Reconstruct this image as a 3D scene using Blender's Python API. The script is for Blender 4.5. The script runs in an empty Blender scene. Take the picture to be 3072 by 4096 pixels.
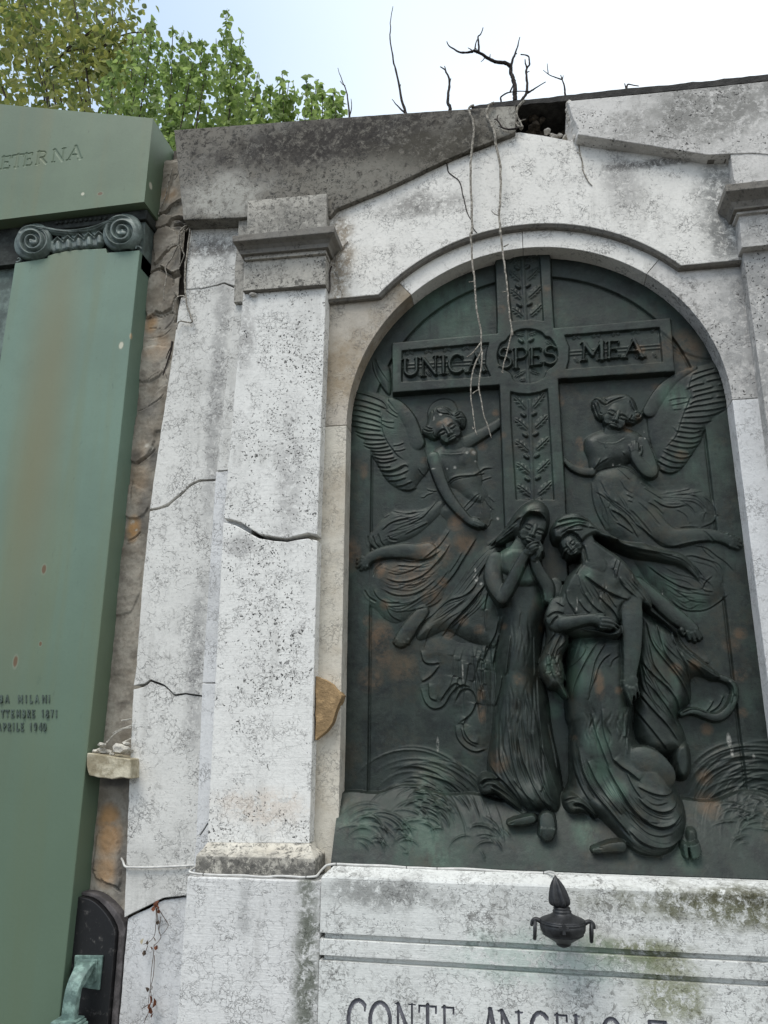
import bpy, bmesh, math, random
import numpy as np
from mathutils import Vector, Matrix, noise as mnoise

random.seed(7)
rng = np.random.default_rng(7)
scene = bpy.context.scene
COL = scene.collection

# ------------------------------------------------------------------ camera
CAM_Z, CAM_Y = 1.6, -3.4
F_PX, CX, CY = 3076.0, 1536.0, 2048.0
PITCH, YAW, ROLL = math.radians(15.677), math.radians(10.551), math.radians(0.311)
def cam_axes():
    sy, cy, sp, cp = math.sin(YAW), math.cos(YAW), math.sin(PITCH), math.cos(PITCH)
    f = Vector((-sy * cp, cy * cp, sp)); r = Vector((cy, sy, 0)); u = r.cross(f)
    return (r * math.cos(ROLL) + u * math.sin(ROLL), u * math.cos(ROLL) - r * math.sin(ROLL), f)
AX_R, AX_U, AX_F = cam_axes()
cam_data = bpy.data.cameras.new('camera'); cam = bpy.data.objects.new('camera', cam_data); COL.objects.link(cam)
M = Matrix((AX_R, AX_U, -AX_F)).transposed().to_4x4(); M.translation = Vector((0, CAM_Y, CAM_Z))
cam.matrix_world = M
cam_data.sensor_fit = 'VERTICAL'; cam_data.sensor_height = 36.0; cam_data.sensor_width = 27.0
cam_data.lens = 36.0 * F_PX / 4096.0
cam_data.clip_start = 0.05; cam_data.clip_end = 3000
scene.camera = cam

# ------------------------------------------------------------------ sky, sun, exposure
SUN_EL, SUN_AZ = math.radians(60), math.radians(-158)     # azimuth of the sun, clockwise from +Y
world = bpy.data.worlds.new('World'); scene.world = world; world.use_nodes = True
wn, wl = world.node_tree.nodes, world.node_tree.links
wn.clear()
w_out = wn.new('ShaderNodeOutputWorld'); w_bg = wn.new('ShaderNodeBackground')
sky = wn.new('ShaderNodeTexSky'); sky.sky_type = 'NISHITA'; sky.sun_disc = False
sky.sun_elevation = SUN_EL; sky.sun_rotation = SUN_AZ
sky.air_density = 1.0; sky.dust_density = 2.5; sky.ozone_density = 1.5
w_tc = wn.new('ShaderNodeTexCoord'); w_nz = wn.new('ShaderNodeTexNoise')
w_nz.inputs['Scale'].default_value = 1.1; w_nz.inputs['Detail'].default_value = 3; w_nz.inputs['Roughness'].default_value = 0.45
wl.new(w_tc.outputs['Generated'], w_nz.inputs['Vector'])
w_sep = wn.new('ShaderNodeSeparateXYZ'); wl.new(w_tc.outputs['Generated'], w_sep.inputs[0])
w_m1 = wn.new('ShaderNodeMath'); w_m1.operation = 'MULTIPLY_ADD'      # thicker cloud to the east
wl.new(w_sep.outputs['X'], w_m1.inputs[0]); w_m1.inputs[1].default_value = 0.9
wl.new(w_nz.outputs['Fac'], w_m1.inputs[2])
w_ramp = wn.new('ShaderNodeMapRange'); wl.new(w_m1.outputs[0], w_ramp.inputs['Value'])
w_ramp.inputs['From Min'].default_value = 0.12; w_ramp.inputs['From Max'].default_value = 0.62
w_ramp.inputs['To Min'].default_value = 0.70; w_ramp.inputs['To Max'].default_value = 1.0
w_mix = wn.new('ShaderNodeMix'); w_mix.data_type = 'RGBA'
wl.new(w_ramp.outputs['Result'], w_mix.inputs['Factor'])
wl.new(sky.outputs['Color'], w_mix.inputs[6]); 
w_c = wn.new('ShaderNodeMix'); w_c.data_type = 'RGBA'
w_cf = wn.new('ShaderNodeMapRange'); wl.new(w_m1.outputs[0], w_cf.inputs['Value']); w_cf.inputs['From Min'].default_value = 0.12; w_cf.inputs['From Max'].default_value = 0.75
wl.new(w_cf.outputs['Result'], w_c.inputs['Factor']); w_c.inputs[6].default_value = (7.2, 9.0, 11.2, 1); w_c.inputs[7].default_value = (9.6, 10.3, 10.9, 1)
wl.new(w_c.outputs[2], w_mix.inputs[7])
wl.new(w_mix.outputs[2], w_bg.inputs['Color']); w_bg.inputs['Strength'].default_value = 0.08
wl.new(w_bg.outputs[0], w_out.inputs['Surface'])

sun_data = bpy.data.lights.new('sun', 'SUN'); sun_data.energy = 1.5; sun_data.angle = math.radians(28)
sun_data.color = (1.0, 0.955, 0.88)
sun = bpy.data.objects.new('sun', sun_data); COL.objects.link(sun)
sd = Vector((math.sin(SUN_AZ) * math.cos(SUN_EL), math.cos(SUN_AZ) * math.cos(SUN_EL), math.sin(SUN_EL)))
sun.rotation_euler = sd.to_track_quat('Z', 'Y').to_euler(); sun.location = sd * 20
vs = scene.view_settings
scene.display_settings.display_device = 'sRGB'
vs.view_transform = 'Standard'; vs.look = 'None'; vs.exposure = 0.55; vs.gamma = 1.0; vs.use_curve_mapping = False

# ------------------------------------------------------------------ measuring helpers
# sheet = (x0, y0, units per step): small survey sheets on which outlines were measured
SH = dict(F=(0, 0, 1.85172), S=(0, 0, 1.0), A=(0, 0, .61724), B=(1024, 0, .61724), C=(2048, 0, .61724), D=(0, 700, .61724),
    E=(1300, 900, .5425), G=(2172, 900, .5425), H=(1300, 1700, .5425), I=(2172, 1700, .5425), J=(1300, 2500, .5425),
    L=(2172, 2500, .5425), M=(0, 1700, .61724), N=(0, 2600, .42194), O=(0, 3300, .48222), P=(700, 3200, .48222),
    Q=(1200, 3396, .42194), R=(2000, 3396, .64617), a1=(1380, 1400, .30139), a2=(1650, 1560, .24111),
    a3=(1650, 1750, .24111), a4=(1400, 2000, .36166), w1=(1900, 1960, .24111), w2=(2130, 2000, .24111),
    w3=(2130, 2300, .30139), w4=(1900, 2300, .24111), w5=(1850, 2700, .31646), w6=(2250, 2800, .36166),
    w7=(2450, 2400, .36166), b1=(2230, 1540, .24111), b2=(2250, 1700, .24111), b3=(2480, 1400, .30139),
    b4=(2300, 1900, .42194), t1=(1550, 1280, .30139), t2=(1950, 1280, .24111), t3=(1950, 980, .24111),
    t4=(1950, 1600, .24111), t5=(2250, 1280, .30139), v1=(0, 800, .38577), u1=(1750, 50, .42194),
    u2=(580, 600, .36161), u3=(820, 700, .36166))
def at(sheet, x, y, Y):
    """world point at depth Y for a survey reading"""
    ox, oy, k = SH[sheet]
    sx, sy = ox + x * k, oy + y * k
    d = AX_R * ((sx - CX) / F_PX) - AX_U * ((sy - CY) / F_PX) + AX_F
    t = (Y - CAM_Y) / d.y
    return Vector((d.x * t, Y, CAM_Z + d.z * t))
def W(sheet, pts, Y):
    out = []
    for p in pts:
        if isinstance(p[0], str): q = at(p[0], p[1], p[2], Y)
        else: q = at(sheet, p[0], p[1], Y)
        out.append((q.x, q.z))
    return out

# ------------------------------------------------------------------ object helpers
WLOC = {}
def thing(name, label, cat, loc, group=None):
    o = bpy.data.objects.new(name, None); COL.objects.link(o); o.location = loc; o.empty_display_size = .05
    o['label'] = label; o['category'] = cat
    if group: o['group'] = group
    WLOC[o.name] = Vector(loc)
    return o
def tag(o, label, cat, group=None):
    o['label'] = label; o['category'] = cat
    if group: o['group'] = group
    return o
def make(name, verts, faces, m, parent=None, smooth=False, label=None, bevel=0, kind=None):
    v = np.asarray(verts, dtype=float)
    c = Vector(((v[:, 0].min() + v[:, 0].max()) / 2, (v[:, 1].min() + v[:, 1].max()) / 2, v[:, 2].min()))
    me = bpy.data.meshes.new(name)
    me.from_pydata([tuple(p) for p in (v - np.array(c))], [], faces)
    bm = bmesh.new(); bm.from_mesh(me)
    bmesh.ops.recalc_face_normals(bm, faces=bm.faces); bm.to_mesh(me); bm.free()
    return link(name, me, c, m, parent, smooth, label, bevel, kind)
def link(name, me, c, m, parent=None, smooth=False, label=None, bevel=0, kind=None):
    if m is not None: me.materials.append(m)
    if smooth: me.polygons.foreach_set('use_smooth', [True] * len(me.polygons))
    o = bpy.data.objects.new(name, me); COL.objects.link(o)
    WLOC[o.name] = Vector(c)
    if parent is not None:
        o.parent = parent; o.location = Vector(c) - WLOC[parent.name]
    else: o.location = c
    if label: o['label'] = label
    if kind: o['kind'] = kind
    if bevel:
        b = o.modifiers.new('bevel', 'BEVEL'); b.width = bevel; b.segments = 2; b.limit_method = 'ANGLE'; b.angle_limit = math.radians(35)
    return o
def roughen(poly, step=.03, amp=.0012, seed=0):
    out = []
    n = len(poly)
    for i in range(n):
        a, b = Vector(poly[i]), Vector(poly[(i + 1) % n])
        L = (b - a).length; k = max(1, int(L / step))
        for j in range(k):
            p = a.lerp(b, j / k)
            nv = mnoise.noise_vector(Vector((p.x * 21 + seed, p.y * 21, seed * 3.1)))
            s = amp if j else amp * .5
            out.append((p.x + nv.x * s, p.y + nv.y * s))
    return out
def prism(name, poly, y0, y1, m, parent, label=None, bevel=.003, amp=.0012, seed=0, tilt=0.0, step=.03):
    """a slab whose outline (X, Z) stands at depth y0 and runs back to y1; tilt leans its head forward"""
    if amp: poly = roughen(poly, step, amp, seed)
    n = len(poly); zm = min(p[1] for p in poly)
    v = [(x, y0 - tilt * (z - zm), z) for x, z in poly] + [(x, y1, z) for x, z in poly]
    f = [list(range(n)), list(range(2 * n - 1, n - 1, -1))] + [[i, i + n, (i + 1) % n + n, (i + 1) % n] for i in range(n)]
    return make(name, v, f, m, parent, label=label, bevel=bevel)
def loft(name, rings, yback, m, parent, label=None, bevel=.002, amp=.0008, seed=0, nx=14):
    """moulding: rings of (x0, z0, x1, z1, depth) from top to bottom, returned to the wall at yback"""
    v = []; f = []
    for r, (x0, z0, x1, z1, y) in enumerate(rings):
        v.append((x0, yback, z0))
        for i in range(nx + 1):
            t = i / nx
            nz = mnoise.noise(Vector((t * 9 + seed, r * 1.7, seed))) * amp
            v.append((x0 + (x1 - x0) * t, y + nz, z0 + (z1 - z0) * t + nz))
        v.append((x1, yback, z1))
    w = nx + 3
    for r in range(len(rings) - 1):
        for i in range(w - 1):
            a = r * w + i
            f.append([a, a + 1, a + 1 + w, a + w])
        f.append([r * w, r * w + w, r * w + 2 * w - 1, r * w + w - 1])
    f.append(list(range(w))); f.append([len(v) - w + i for i in range(w - 1, -1, -1)])
    return make(name, v, f, m, parent, label=label, bevel=bevel)
def tube_data(pts, radii, sides=7, rough=.0, seed=0):
    """a bent round stem through 3D points"""
    pts = [Vector(p) for p in pts]
    v = []; f = []
    nrm = None
    for i, p in enumerate(pts):
        d = (pts[min(i + 1, len(pts) - 1)] - pts[max(i - 1, 0)])
        d = d.normalized() if d.length > 1e-9 else Vector((0, 0, 1))
        if nrm is None:
            nrm = d.cross(Vector((0.13, 1, .07))).normalized()
        nrm = (nrm - d * nrm.dot(d)).normalized()
        b = d.cross(nrm)
        for k in range(sides):
            a = 2 * math.pi * k / sides
            r = radii[i] * (1 + rough * mnoise.noise(Vector((i * .9 + seed, k * 2.3, seed))))
            v.append(p + (nrm * math.cos(a) + b * math.sin(a)) * r)
    for i in range(len(pts) - 1):
        for k in range(sides):
            a = i * sides + k; b2 = i * sides + (k + 1) % sides
            f.append([a, b2, b2 + sides, a + sides])
    f.append(list(range(sides - 1, -1, -1))); f.append([len(v) - sides + k for k in range(sides)])
    return v, f
def dense(pts, n=4):
    """Catmull-Rom through 3D points"""
    P = [Vector(p) for p in pts]; out = []
    for i in range(len(P) - 1):
        p0, p1, p2, p3 = P[max(i - 1, 0)], P[i], P[i + 1], P[min(i + 2, len(P) - 1)]
        for j in range(n):
            t = j / n
            out.append(.5 * ((2 * p1) + (p2 - p0) * t + (2 * p0 - 5 * p1 + 4 * p2 - p3) * t * t + (3 * p1 - p0 - 3 * p2 + p3) * t ** 3))
    out.append(P[-1]); return out
def join(parts):
    v = []; f = []
    for a, b in parts:
        o = len(v); v += [tuple(p) for p in a]; f += [[i + o for i in q] for q in b]
    return v, f
def box_data(x0, x1, y0, y1, z0, z1):
    v = [(x0, y0, z0), (x1, y0, z0), (x1, y1, z0), (x0, y1, z0), (x0, y0, z1), (x1, y0, z1), (x1, y1, z1), (x0, y1, z1)]
    return v, [[0, 1, 2, 3], [4, 5, 6, 7], [0, 1, 5, 4], [1, 2, 6, 5], [2, 3, 7, 6], [3, 0, 4, 7]]
def lump_data(c, r, seed, sq=(1, 1, 1), rough=.45, sub=2):
    """a broken stone: a dented icosphere"""
    bm = bmesh.new(); bmesh.ops.create_icosphere(bm, subdivisions=sub, radius=1)
    v = []
    for q in bm.verts:
        n = mnoise.noise(q.co * 1.3 + Vector((seed * 7.1, seed, 0))) + .5 * mnoise.noise(q.co * 3.1 + Vector((seed, 3, 9)))
        k = 1 + rough * n
        v.append((c[0] + q.co.x * r * k * sq[0], c[1] + q.co.y * r * k * sq[1], c[2] + q.co.z * r * k * sq[2]))
    f = [[q.index for q in p.verts] for p in bm.faces]; bm.free()
    return v, f

# ------------------------------------------------------------------ materials
class NT:
    def __init__(s, name):
        s.m = bpy.data.materials.new(name); s.m.use_nodes = True
        s.t = s.m.node_tree; s.t.nodes.clear()
        s.out = s.n('ShaderNodeOutputMaterial'); s.b = s.n('ShaderNodeBsdfPrincipled')
        s.l(s.b.outputs[0], s.out.inputs['Surface'])
        s.pos = s.n('ShaderNodeNewGeometry').outputs['Position']
    def n(s, k): return s.t.nodes.new(k)
    def l(s, a, b): s.t.links.new(a, b)
    def put(s, sock, v):
        if hasattr(v, 'is_output'): s.l(v, sock)
        else: sock.default_value = v
    def math(s, op, a, b=0.0, c=None, clamp=False):
        q = s.n('ShaderNodeMath'); q.operation = op; q.use_clamp = clamp
        s.put(q.inputs[0], a); s.put(q.inputs[1], b)
        if c is not None: s.put(q.inputs[2], c)
        return q.outputs[0]
    def vscale(s, v, sc, off=(0, 0, 0)):
        q = s.n('ShaderNodeVectorMath'); q.operation = 'MULTIPLY_ADD'; s.put(q.inputs[0], v); q.inputs[1].default_value = sc; q.inputs[2].default_value = off
        return q.outputs[0]
    def vadd(s, a, b):
        q = s.n('ShaderNodeVectorMath'); q.operation = 'ADD'; s.put(q.inputs[0], a); s.put(q.inputs[1], b); return q.outputs[0]
    def noise(s, scale, detail=4, rough=.55, v=None, dist=0.0, col=False):
        q = s.n('ShaderNodeTexNoise'); q.inputs['Scale'].default_value = scale; q.inputs['Detail'].default_value = detail
        q.inputs['Roughness'].default_value = rough; q.inputs['Distortion'].default_value = dist
        s.l(v if v is not None else s.pos, q.inputs['Vector'])
        return q.outputs['Color' if col else 'Fac']
    def vor(s, scale, feature='F1', v=None, rnd=1.0):
        q = s.n('ShaderNodeTexVoronoi'); q.feature = feature; q.inputs['Scale'].default_value = scale
        q.inputs['Randomness'].default_value = rnd
        s.l(v if v is not None else s.pos, q.inputs['Vector'])
        return q.outputs['Distance']
    def ramp(s, f, a, b, lo=0.0, hi=1.0, smooth=True):
        q = s.n('ShaderNodeMapRange'); q.interpolation_type = 'SMOOTHSTEP' if smooth else 'LINEAR'
        s.put(q.inputs['Value'], f); q.inputs['From Min'].default_value = a; q.inputs['From Max'].default_value = b
        q.inputs['To Min'].default_value = lo; q.inputs['To Max'].default_value = hi
        return q.outputs['Result']
    def mix(s, f, a, b, blend='MIX'):
        q = s.n('ShaderNodeMix'); q.data_type = 'RGBA'; q.blend_type = blend
        s.put(q.inputs['Factor'], f)
        for i, v in ((6, a), (7, b)):
            if hasattr(v, 'is_output'): s.l(v, q.inputs[i])
            else: q.inputs[i].default_value = (*v[:3], 1)
        return q.outputs[2]
    def blot(s, c, r, warp=.35, soft=.6, yc=None):
        """a stain with a ragged edge round (x, z), radii r, all depths"""
        nz = s.noise(9, 4, .6)
        ky = 0 if yc is None else 1 / .02
        q = s.vscale(s.pos, (1 / r[0], ky, 1 / r[1]), (-c[0] / r[0], -(yc or 0) * ky, -c[1] / r[1]))
        L = s.n('ShaderNodeVectorMath'); L.operation = 'LENGTH'; s.l(q, L.inputs[0])
        d = s.math('ADD', L.outputs['Value'], s.math('MULTIPLY', s.math('SUBTRACT', nz, .5), warp * 4))
        return s.ramp(d, 1.0 - soft, 1.0 + soft * .5, 1.0, 0.0)
    def attr(s, name):
        q = s.n('ShaderNodeAttribute'); q.attribute_name = name; return q
    def finish(s, col, rough=.7, metal=0.0, bump=None, bstr=.4, bdist=.004, spec=.4):
        s.put(s.b.inputs['Base Color'], col if hasattr(col, 'is_output') else (*col[:3], 1))
        s.put(s.b.inputs['Roughness'], rough); s.put(s.b.inputs['Metallic'], metal)
        s.b.inputs['Specular IOR Level'].default_value = spec
        if bump is not None:
            q = s.n('ShaderNodeBump'); q.inputs['Strength'].default_value = bstr; q.inputs['Distance'].default_value = bdist
            s.l(bump, q.inputs['Height']); s.l(q.outputs[0], s.b.inputs['Normal'])
        return s.m

def stone(name, base=(.62, .61, .59), vein=.5, speck=.3, lichen=.25, grime=.3, warm=0.0, tool=.5, blots=(), seed=0.0, green=0.0, spots=(), net=.4, crust=(.10, .095, .085)):
    base = tuple(min(.86, b * 1.14) for b in base)
    """weathered white limestone: grey vein net, black pin specks, lichen crust and grime"""
    t = NT(name)
    P = t.vscale(t.pos, (1, 1, 1), (seed * 3.7, seed * 1.3, seed * 2.1))
    warp = t.n('ShaderNodeVectorMath'); warp.operation = 'MULTIPLY_ADD'
    t.l(t.noise(21, 4, .65, P, col=True), warp.inputs[0]); warp.inputs[1].default_value = (.075, .075, .075); t.l(P, warp.inputs[2])
    wp = warp.outputs[0]
    big = t.noise(2.2, 4, .6, P)
    mid = t.noise(7.5, 5, .65, P)
    fine = t.noise(62, 5, .75, P)
    col = t.mix(t.ramp(mid, .3, .7), tuple(c * .91 for c in base), base)
    col = t.mix(t.math('MULTIPLY', t.ramp(fine, .45, .72), .38), col, tuple(c * .62 for c in base))
    if warm: col = t.mix(t.math('MULTIPLY', t.ramp(t.noise(3.1, 5, .65, wp), .40, .68), warm), col, (.30, .235, .155))
    # vein net, only here and there
    v1 = t.ramp(t.vor(15, 'DISTANCE_TO_EDGE', wp), .0, .05, 1, 0)
    v2 = t.ramp(t.vor(46, 'DISTANCE_TO_EDGE', wp), .0, .10, 1, 0)
    vm = t.ramp(t.noise(6.5, 5, .65, P), .44, .62)
    vm2 = t.ramp(t.noise(8.5, 5, .65, wp), .47, .62)
    veins = t.math('MAXIMUM', t.math('MULTIPLY', t.math('MULTIPLY', v1, vm), net), t.math('MULTIPLY', v2, vm2))
    veins = t.math('MULTIPLY', veins, t.math('MULTIPLY', t.ramp(fine, .30, .55), .9))
    col = t.mix(t.math('MULTIPLY', veins, min(1, vein * 1.45)), col, (.13, .125, .12))
    # crust
    cr = t.math('MULTIPLY', t.ramp(t.noise(38, 6, .75, wp), .49, .60), t.ramp(t.noise(3.7, 4, .62, P), .64 - lichen * .42, .8 - lichen * .34))
    col = t.mix(t.math('MULTIPLY', cr, min(1, .5 + lichen * .5)), col, crust)
    gr = t.math('MULTIPLY', t.math('MULTIPLY', t.ramp(big, .42, .68), t.ramp(mid, .3, .6)), grime)
    col = t.mix(gr, col, (.21, .205, .19))
    sk = t.math('MULTIPLY', t.ramp(t.noise(9, 5, .65, t.vscale(t.pos, (1, 1, .10))), .52, .68), t.ramp(t.noise(2.9, 4, .6, P), .4, .65))
    col = t.mix(t.math('MULTIPLY', sk, .35), col, (.25, .24, .22))
    if green:
        col = t.mix(t.math('MULTIPLY', t.ramp(t.noise(4.3, 5, .65, wp), .5, .72), green), col, (.17, .18, .07))
    for (c, r, colr, amt) in blots:
        bl = t.blot(c, r)
        bl = t.math('MULTIPLY', bl, t.ramp(t.noise(27, 6, .78, wp), .36, .54))
        col = t.mix(t.math('MULTIPLY', bl, amt), col, colr)
    # pin specks
    sp = t.math('MULTIPLY', t.ramp(t.vor(62, 'F1', wp), .18, .30, 1, 0), t.ramp(t.noise(4.1, 4, .65, wp), .46, .58))
    sp2 = t.math('MULTIPLY', t.ramp(t.vor(24, 'F1', wp), .11, .17, 1, 0), t.ramp(t.noise(3.1, 4, .65, P), .49, .60))
    sp = t.math('MAXIMUM', sp, sp2)
    col = t.mix(t.math('MULTIPLY', sp, speck), col, (.04, .04, .038))
    for c, r, amt in spots:
        k = t.math('MULTIPLY', t.math('MAXIMUM', t.ramp(t.vor(48, 'F1', wp), .20, .30, 1, 0), t.ramp(t.vor(15, 'F1', wp), .13, .17, 1, 0)), t.ramp(t.noise(13, 5, .7, wp), .42, .56))
        col = t.mix(t.math('MULTIPLY', t.math('MULTIPLY', k, t.blot(c, r)), amt), col, (.035, .034, .032))
    # chisel lines running level
    tl = t.noise(55, 3, .7, t.vscale(t.pos, (.14, .14, 2.2)))
    col = t.mix(t.math('MULTIPLY', t.ramp(tl, .55, .72), .15 * tool), col, tuple(c * .55 for c in base))
    h = t.math('ADD', t.math('MULTIPLY', tl, tool * .5), t.math('MULTIPLY', fine, .8))
    h = t.math('SUBTRACT', h, t.math('MULTIPLY', veins, .7))
    h = t.math('SUBTRACT', h, t.math('MULTIPLY', sp, .9))
    return t.finish(col, .84, bump=h, bstr=.6, bdist=.005, spec=.22)

M_WHITE = stone('white_limestone', base=(.72, .70, .655), vein=.65, speck=.35, lichen=.14, grime=.16, seed=1,
    blots=[((-.45, 4.19), (.22, .08), (.24, .23, .215), .8), ((-.87, 3.9), (.08, .34), (.27, .225, .17), .92), ((1.0, 3.95), (.12, .36), (.21, .21, .20), .9), ((.55, 4.2), (.10, .2), (.28, .27, .26), .55), ((.75, 4.28), (.3, .03), (.09, .085, .08), .8)])
M_PIL = stone('speckled_limestone', base=(.71, .70, .665), vein=.55, speck=1.0, lichen=.1, grime=.10, seed=2, tool=.8,
    blots=[((-1.34, 3.5), (.06, .2), (.25, .24, .23), .6), ((-1.145, 1.27), (.22, .08), (.66, .54, .43), .45), ((-1.08, 2.75), (.08, .4), (.30, .29, .28), .5), ((-1.3, 2.42), (.07, .06), (.3, .29, .28), .6)],
    spots=[((-1.08, 2.8), (.10, .5), 1.0), ((-1.10, 2.05), (.13, .4), .8), ((-1.02, 3.3), (.08, .3), .8)])
M_SIDE = stone('veined_side_limestone', base=(.64, .63, .595), vein=.85, speck=.4, lichen=.2, grime=.35, seed=3, net=.7,
    blots=[((-1.52, 3.3), (.05, .8), (.22, .215, .21), .55), ((-1.52, 1.9), (.05, .4), (.24, .235, .23), .6), ((-1.58, 4.12), (.2, .06), (.12, .11, .10), .8)])
M_SIDE2 = stone('smooth_side_limestone', base=(.62, .62, .615), vein=.5, speck=.1, lichen=.05, grime=.3, seed=9, tool=.2, net=.6)
M_DARK = stone('lichen_black_limestone', base=(.165, .152, .128), vein=.2, speck=.9, lichen=1.5, grime=.5, seed=4, tool=.3, crust=(.028, .025, .021),
    blots=[((-.9, 4.64), (.75, .17), (.028, .024, .022), .9), ((-.28, 4.50), (.45, .15), (.06, .054, .042), .9), ((-1.53, 4.38), (.26, .15), (.40, .39, .35), .9), ((.0, 4.63), (.10, .10), (.42, .40, .35), .8), ((-.75, 4.38), (.35, .13), (.22, .21, .18), .55)])
M_LIGHT = stone('greyed_limestone', base=(.60, .58, .55), vein=.3, speck=1.0, lichen=.45, grime=.6, seed=5,
    blots=[((1.0, 4.5), (.35, .22), (.20, .195, .18), .85), ((.6, 4.45), (.2, .1), (.28, .27, .25), .5), ((1.15, 3.3), (.25, .6), (.24, .24, .235), .7)])
M_CAP = stone('crusted_capital_limestone', base=(.45, .425, .375), vein=.3, speck=1.0, lichen=.75, grime=.6, seed=6, blots=[((-1.1, 4.12), (.3, .15), (.13, .125, .11), .6)])
M_CAPD = stone('black_crust_and_shade', base=(.19, .175, .152), vein=.2, speck=.6, lichen=.9, grime=.7, seed=16, tool=.2)  # crust on the capital mouldings; added strips use it as underside shade
M_WARM = stone('brown_stained_limestone', base=(.48, .435, .37), vein=.4, speck=.3, lichen=.45, grime=.3, warm=.9, seed=7)
M_JAMB = stone('buff_jamb_limestone', base=(.57, .535, .46), vein=.4, speck=.15, lichen=.1, grime=.25, warm=.5, seed=8)
M_LEDGE = stone('algae_limestone', base=(.66, .665, .635), vein=.6, speck=.3, lichen=.45, grime=.18, seed=10, tool=.9,
    blots=[((.8, .985), (.65, .07), (.10, .10, .045), .9), ((.95, 1.02), (.5, .03), (.06, .055, .03), .7), ((-.6, .985), (.26, .06), (.17, .17, .16), .7), ((.32, .83), (.22, .05), (.13, .14, .05), .85), ((.45, .72), (.14, .12), (.15, .16, .06), .75), ((.0, .79), (.35, .1), (.38, .50, .43), .5), ((.92, .7), (.05, .25), (.19, .24, .08), .8)])
M_PED = stone('tooled_pedestal_limestone', base=(.665, .66, .64), vein=.6, speck=.25, lichen=.14, grime=.15, seed=11, tool=1.0, net=.6,
    blots=[((-.895, .7), (.055, .45), (.12, .13, .10), .92), ((-1.15, .9), (.04, .12), (.3, .3, .29), .5)])
M_BASE = stone('grimy_base_limestone', base=(.56, .53, .46), vein=.2, speck=.6, lichen=.8, grime=.4, warm=.3, seed=12,
    blots=[((-1.12, 1.045), (.5, .055), (.11, .105, .095), .92)])

def plain(name, col, rough=.8, nscale=12, var=.35, bstr=.5, bd=.006, metal=0, spec=.3, col2=None, thr=(.4, .65)):
    t = NT(name)
    n1 = t.noise(nscale, 6, .65); n2 = t.noise(nscale * 5, 4, .65)
    c = t.mix(t.ramp(n1, *thr), tuple(x * (1 - var) for x in col), col2 or tuple(min(1, x * (1 + var * .6)) for x in col))
    c = t.mix(t.math('MULTIPLY', t.ramp(n2, .45, .7), var), c, tuple(x * .55 for x in col))
    return t.finish(c, rough, metal, bump=t.math('ADD', n1, t.math('MULTIPLY', n2, .5)), bstr=bstr, bdist=bd, spec=spec)
M_CORE = plain('dark_core_rubble', (.12, .105, .09), .95, 14)
M_EARTH = plain('dry_root_earth', (.075, .06, .045), .95, 22, var=.6, bstr=.9, bd=.012)
M_FELT = plain('black_roofing_felt', (.035, .033, .03), .75, 20, var=.5, bstr=.8, bd=.01)
M_RAW = plain('fresh_broken_stone', (.55, .52, .47), .9, 25, var=.35, bstr=.9, bd=.012)
M_BROWNBREAK = plain('brown_broken_stone', (.40, .27, .14), .9, 16, var=.35, bstr=.9, bd=.01)
M_CUT = plain('lead_grey_letter_paint', (.17, .17, .19), .7, 30, var=.3)

# ------------------------------------------------------------------ ground
t = NT('pale_gravel')
g = t.noise(35, 5, .7); g2 = t.vor(60)
M_GROUND = t.finish(t.mix(t.ramp(g, .35, .7), (.055, .05, .04), (.12, .11, .095)), .95, bump=t.math('ADD', g, g2), bstr=.6, bdist=.01)
v, f = box_data(-400, 400, -400, 400, -.5, 0)
go = make('ground', v, f, M_GROUND, kind='structure')

# ------------------------------------------------------------------ the white tomb front
YT, YF, YP, YE, YR = -.04, 0.0, -.07, -.07, -.105
ZB = 1.6
XC, ZC, RA = .0625, 1.42 + ZB, .884
mon = thing('marble_tomb', 'cracked white limestone tomb front with an arch round the dark bronze relief', 'tomb', (0, .5, 0))
def arc(r, a0, a1, n=28, zs=1.0):
    return [(XC + r * math.cos(a0 + (a1 - a0) * i / n), ZC + r * math.sin(a0 + (a1 - a0) * i / n) * zs) for i in range(n + 1)]

# core behind everything, with a notch where the head of the gable has fallen out
apex = at('u1', 745, 1150, .14)
cl = at('S', 700, 530, .14); cr_ = at('S', 3300, 330, .14)
prism('core', [(cl.x, 0), (2.3, 0), (2.3, 4.12), (.62, 4.12), (.45, apex.z - .10), (.2, apex.z - .04), (.02, apex.z), (-.2, 4.05), (cl.x, cl.z - .12)], .15, 1.3, M_CORE, mon, bevel=0)

# left side slab: five pieces divided by its cracks
ck1 = [('u2', 455, 1538), ('u2', 620, 1530), ('u2', 700, 1514), ('u2', 800, 1488), ('u2', 872, 1464), ('u2', 985, 1500), ('u2', 1060, 1512)]
ck2 = [('M', 970, 545), ('M', 1030, 532), ('M', 1090, 506), ('M', 1130, 472), ('M', 1190, 425), ('M', 1230, 382), ('M', 1290, 354), ('M', 1395, 350), ('M', 1440, 350)]
ck3 = [('N', 1264, 340), ('N', 1310, 328), ('N', 1365, 318), ('N', 1400, 298), ('N', 1425, 278), ('N', 1500, 306), ('N', 1560, 332), ('N', 1600, 368), ('N', 1650, 422), ('F', 400, 1497), ('F', 433, 1502), ('F', 452, 1504)]
ck4 = [('O', 1030, 770), ('O', 1100, 730), ('O', 1200, 684), ('O', 1300, 633), ('O', 1350, 608), ('O', 1420, 598), ('O', 1525, 588), ('O', 1640, 580)]
def dn(c, d):
    """the lower lip of a crack: opened by a varying gap d (readings of the sheet F)"""
    out = []
    for i, (s, x, y) in enumerate(c):
        k = SH[s][2]; gap = d[min(i * len(d) // len(c), len(d) - 1)]
        out.append((s, x, y + (gap * 1.5 + .4) * 1.85 / k))
    return out
YS = .02
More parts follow.
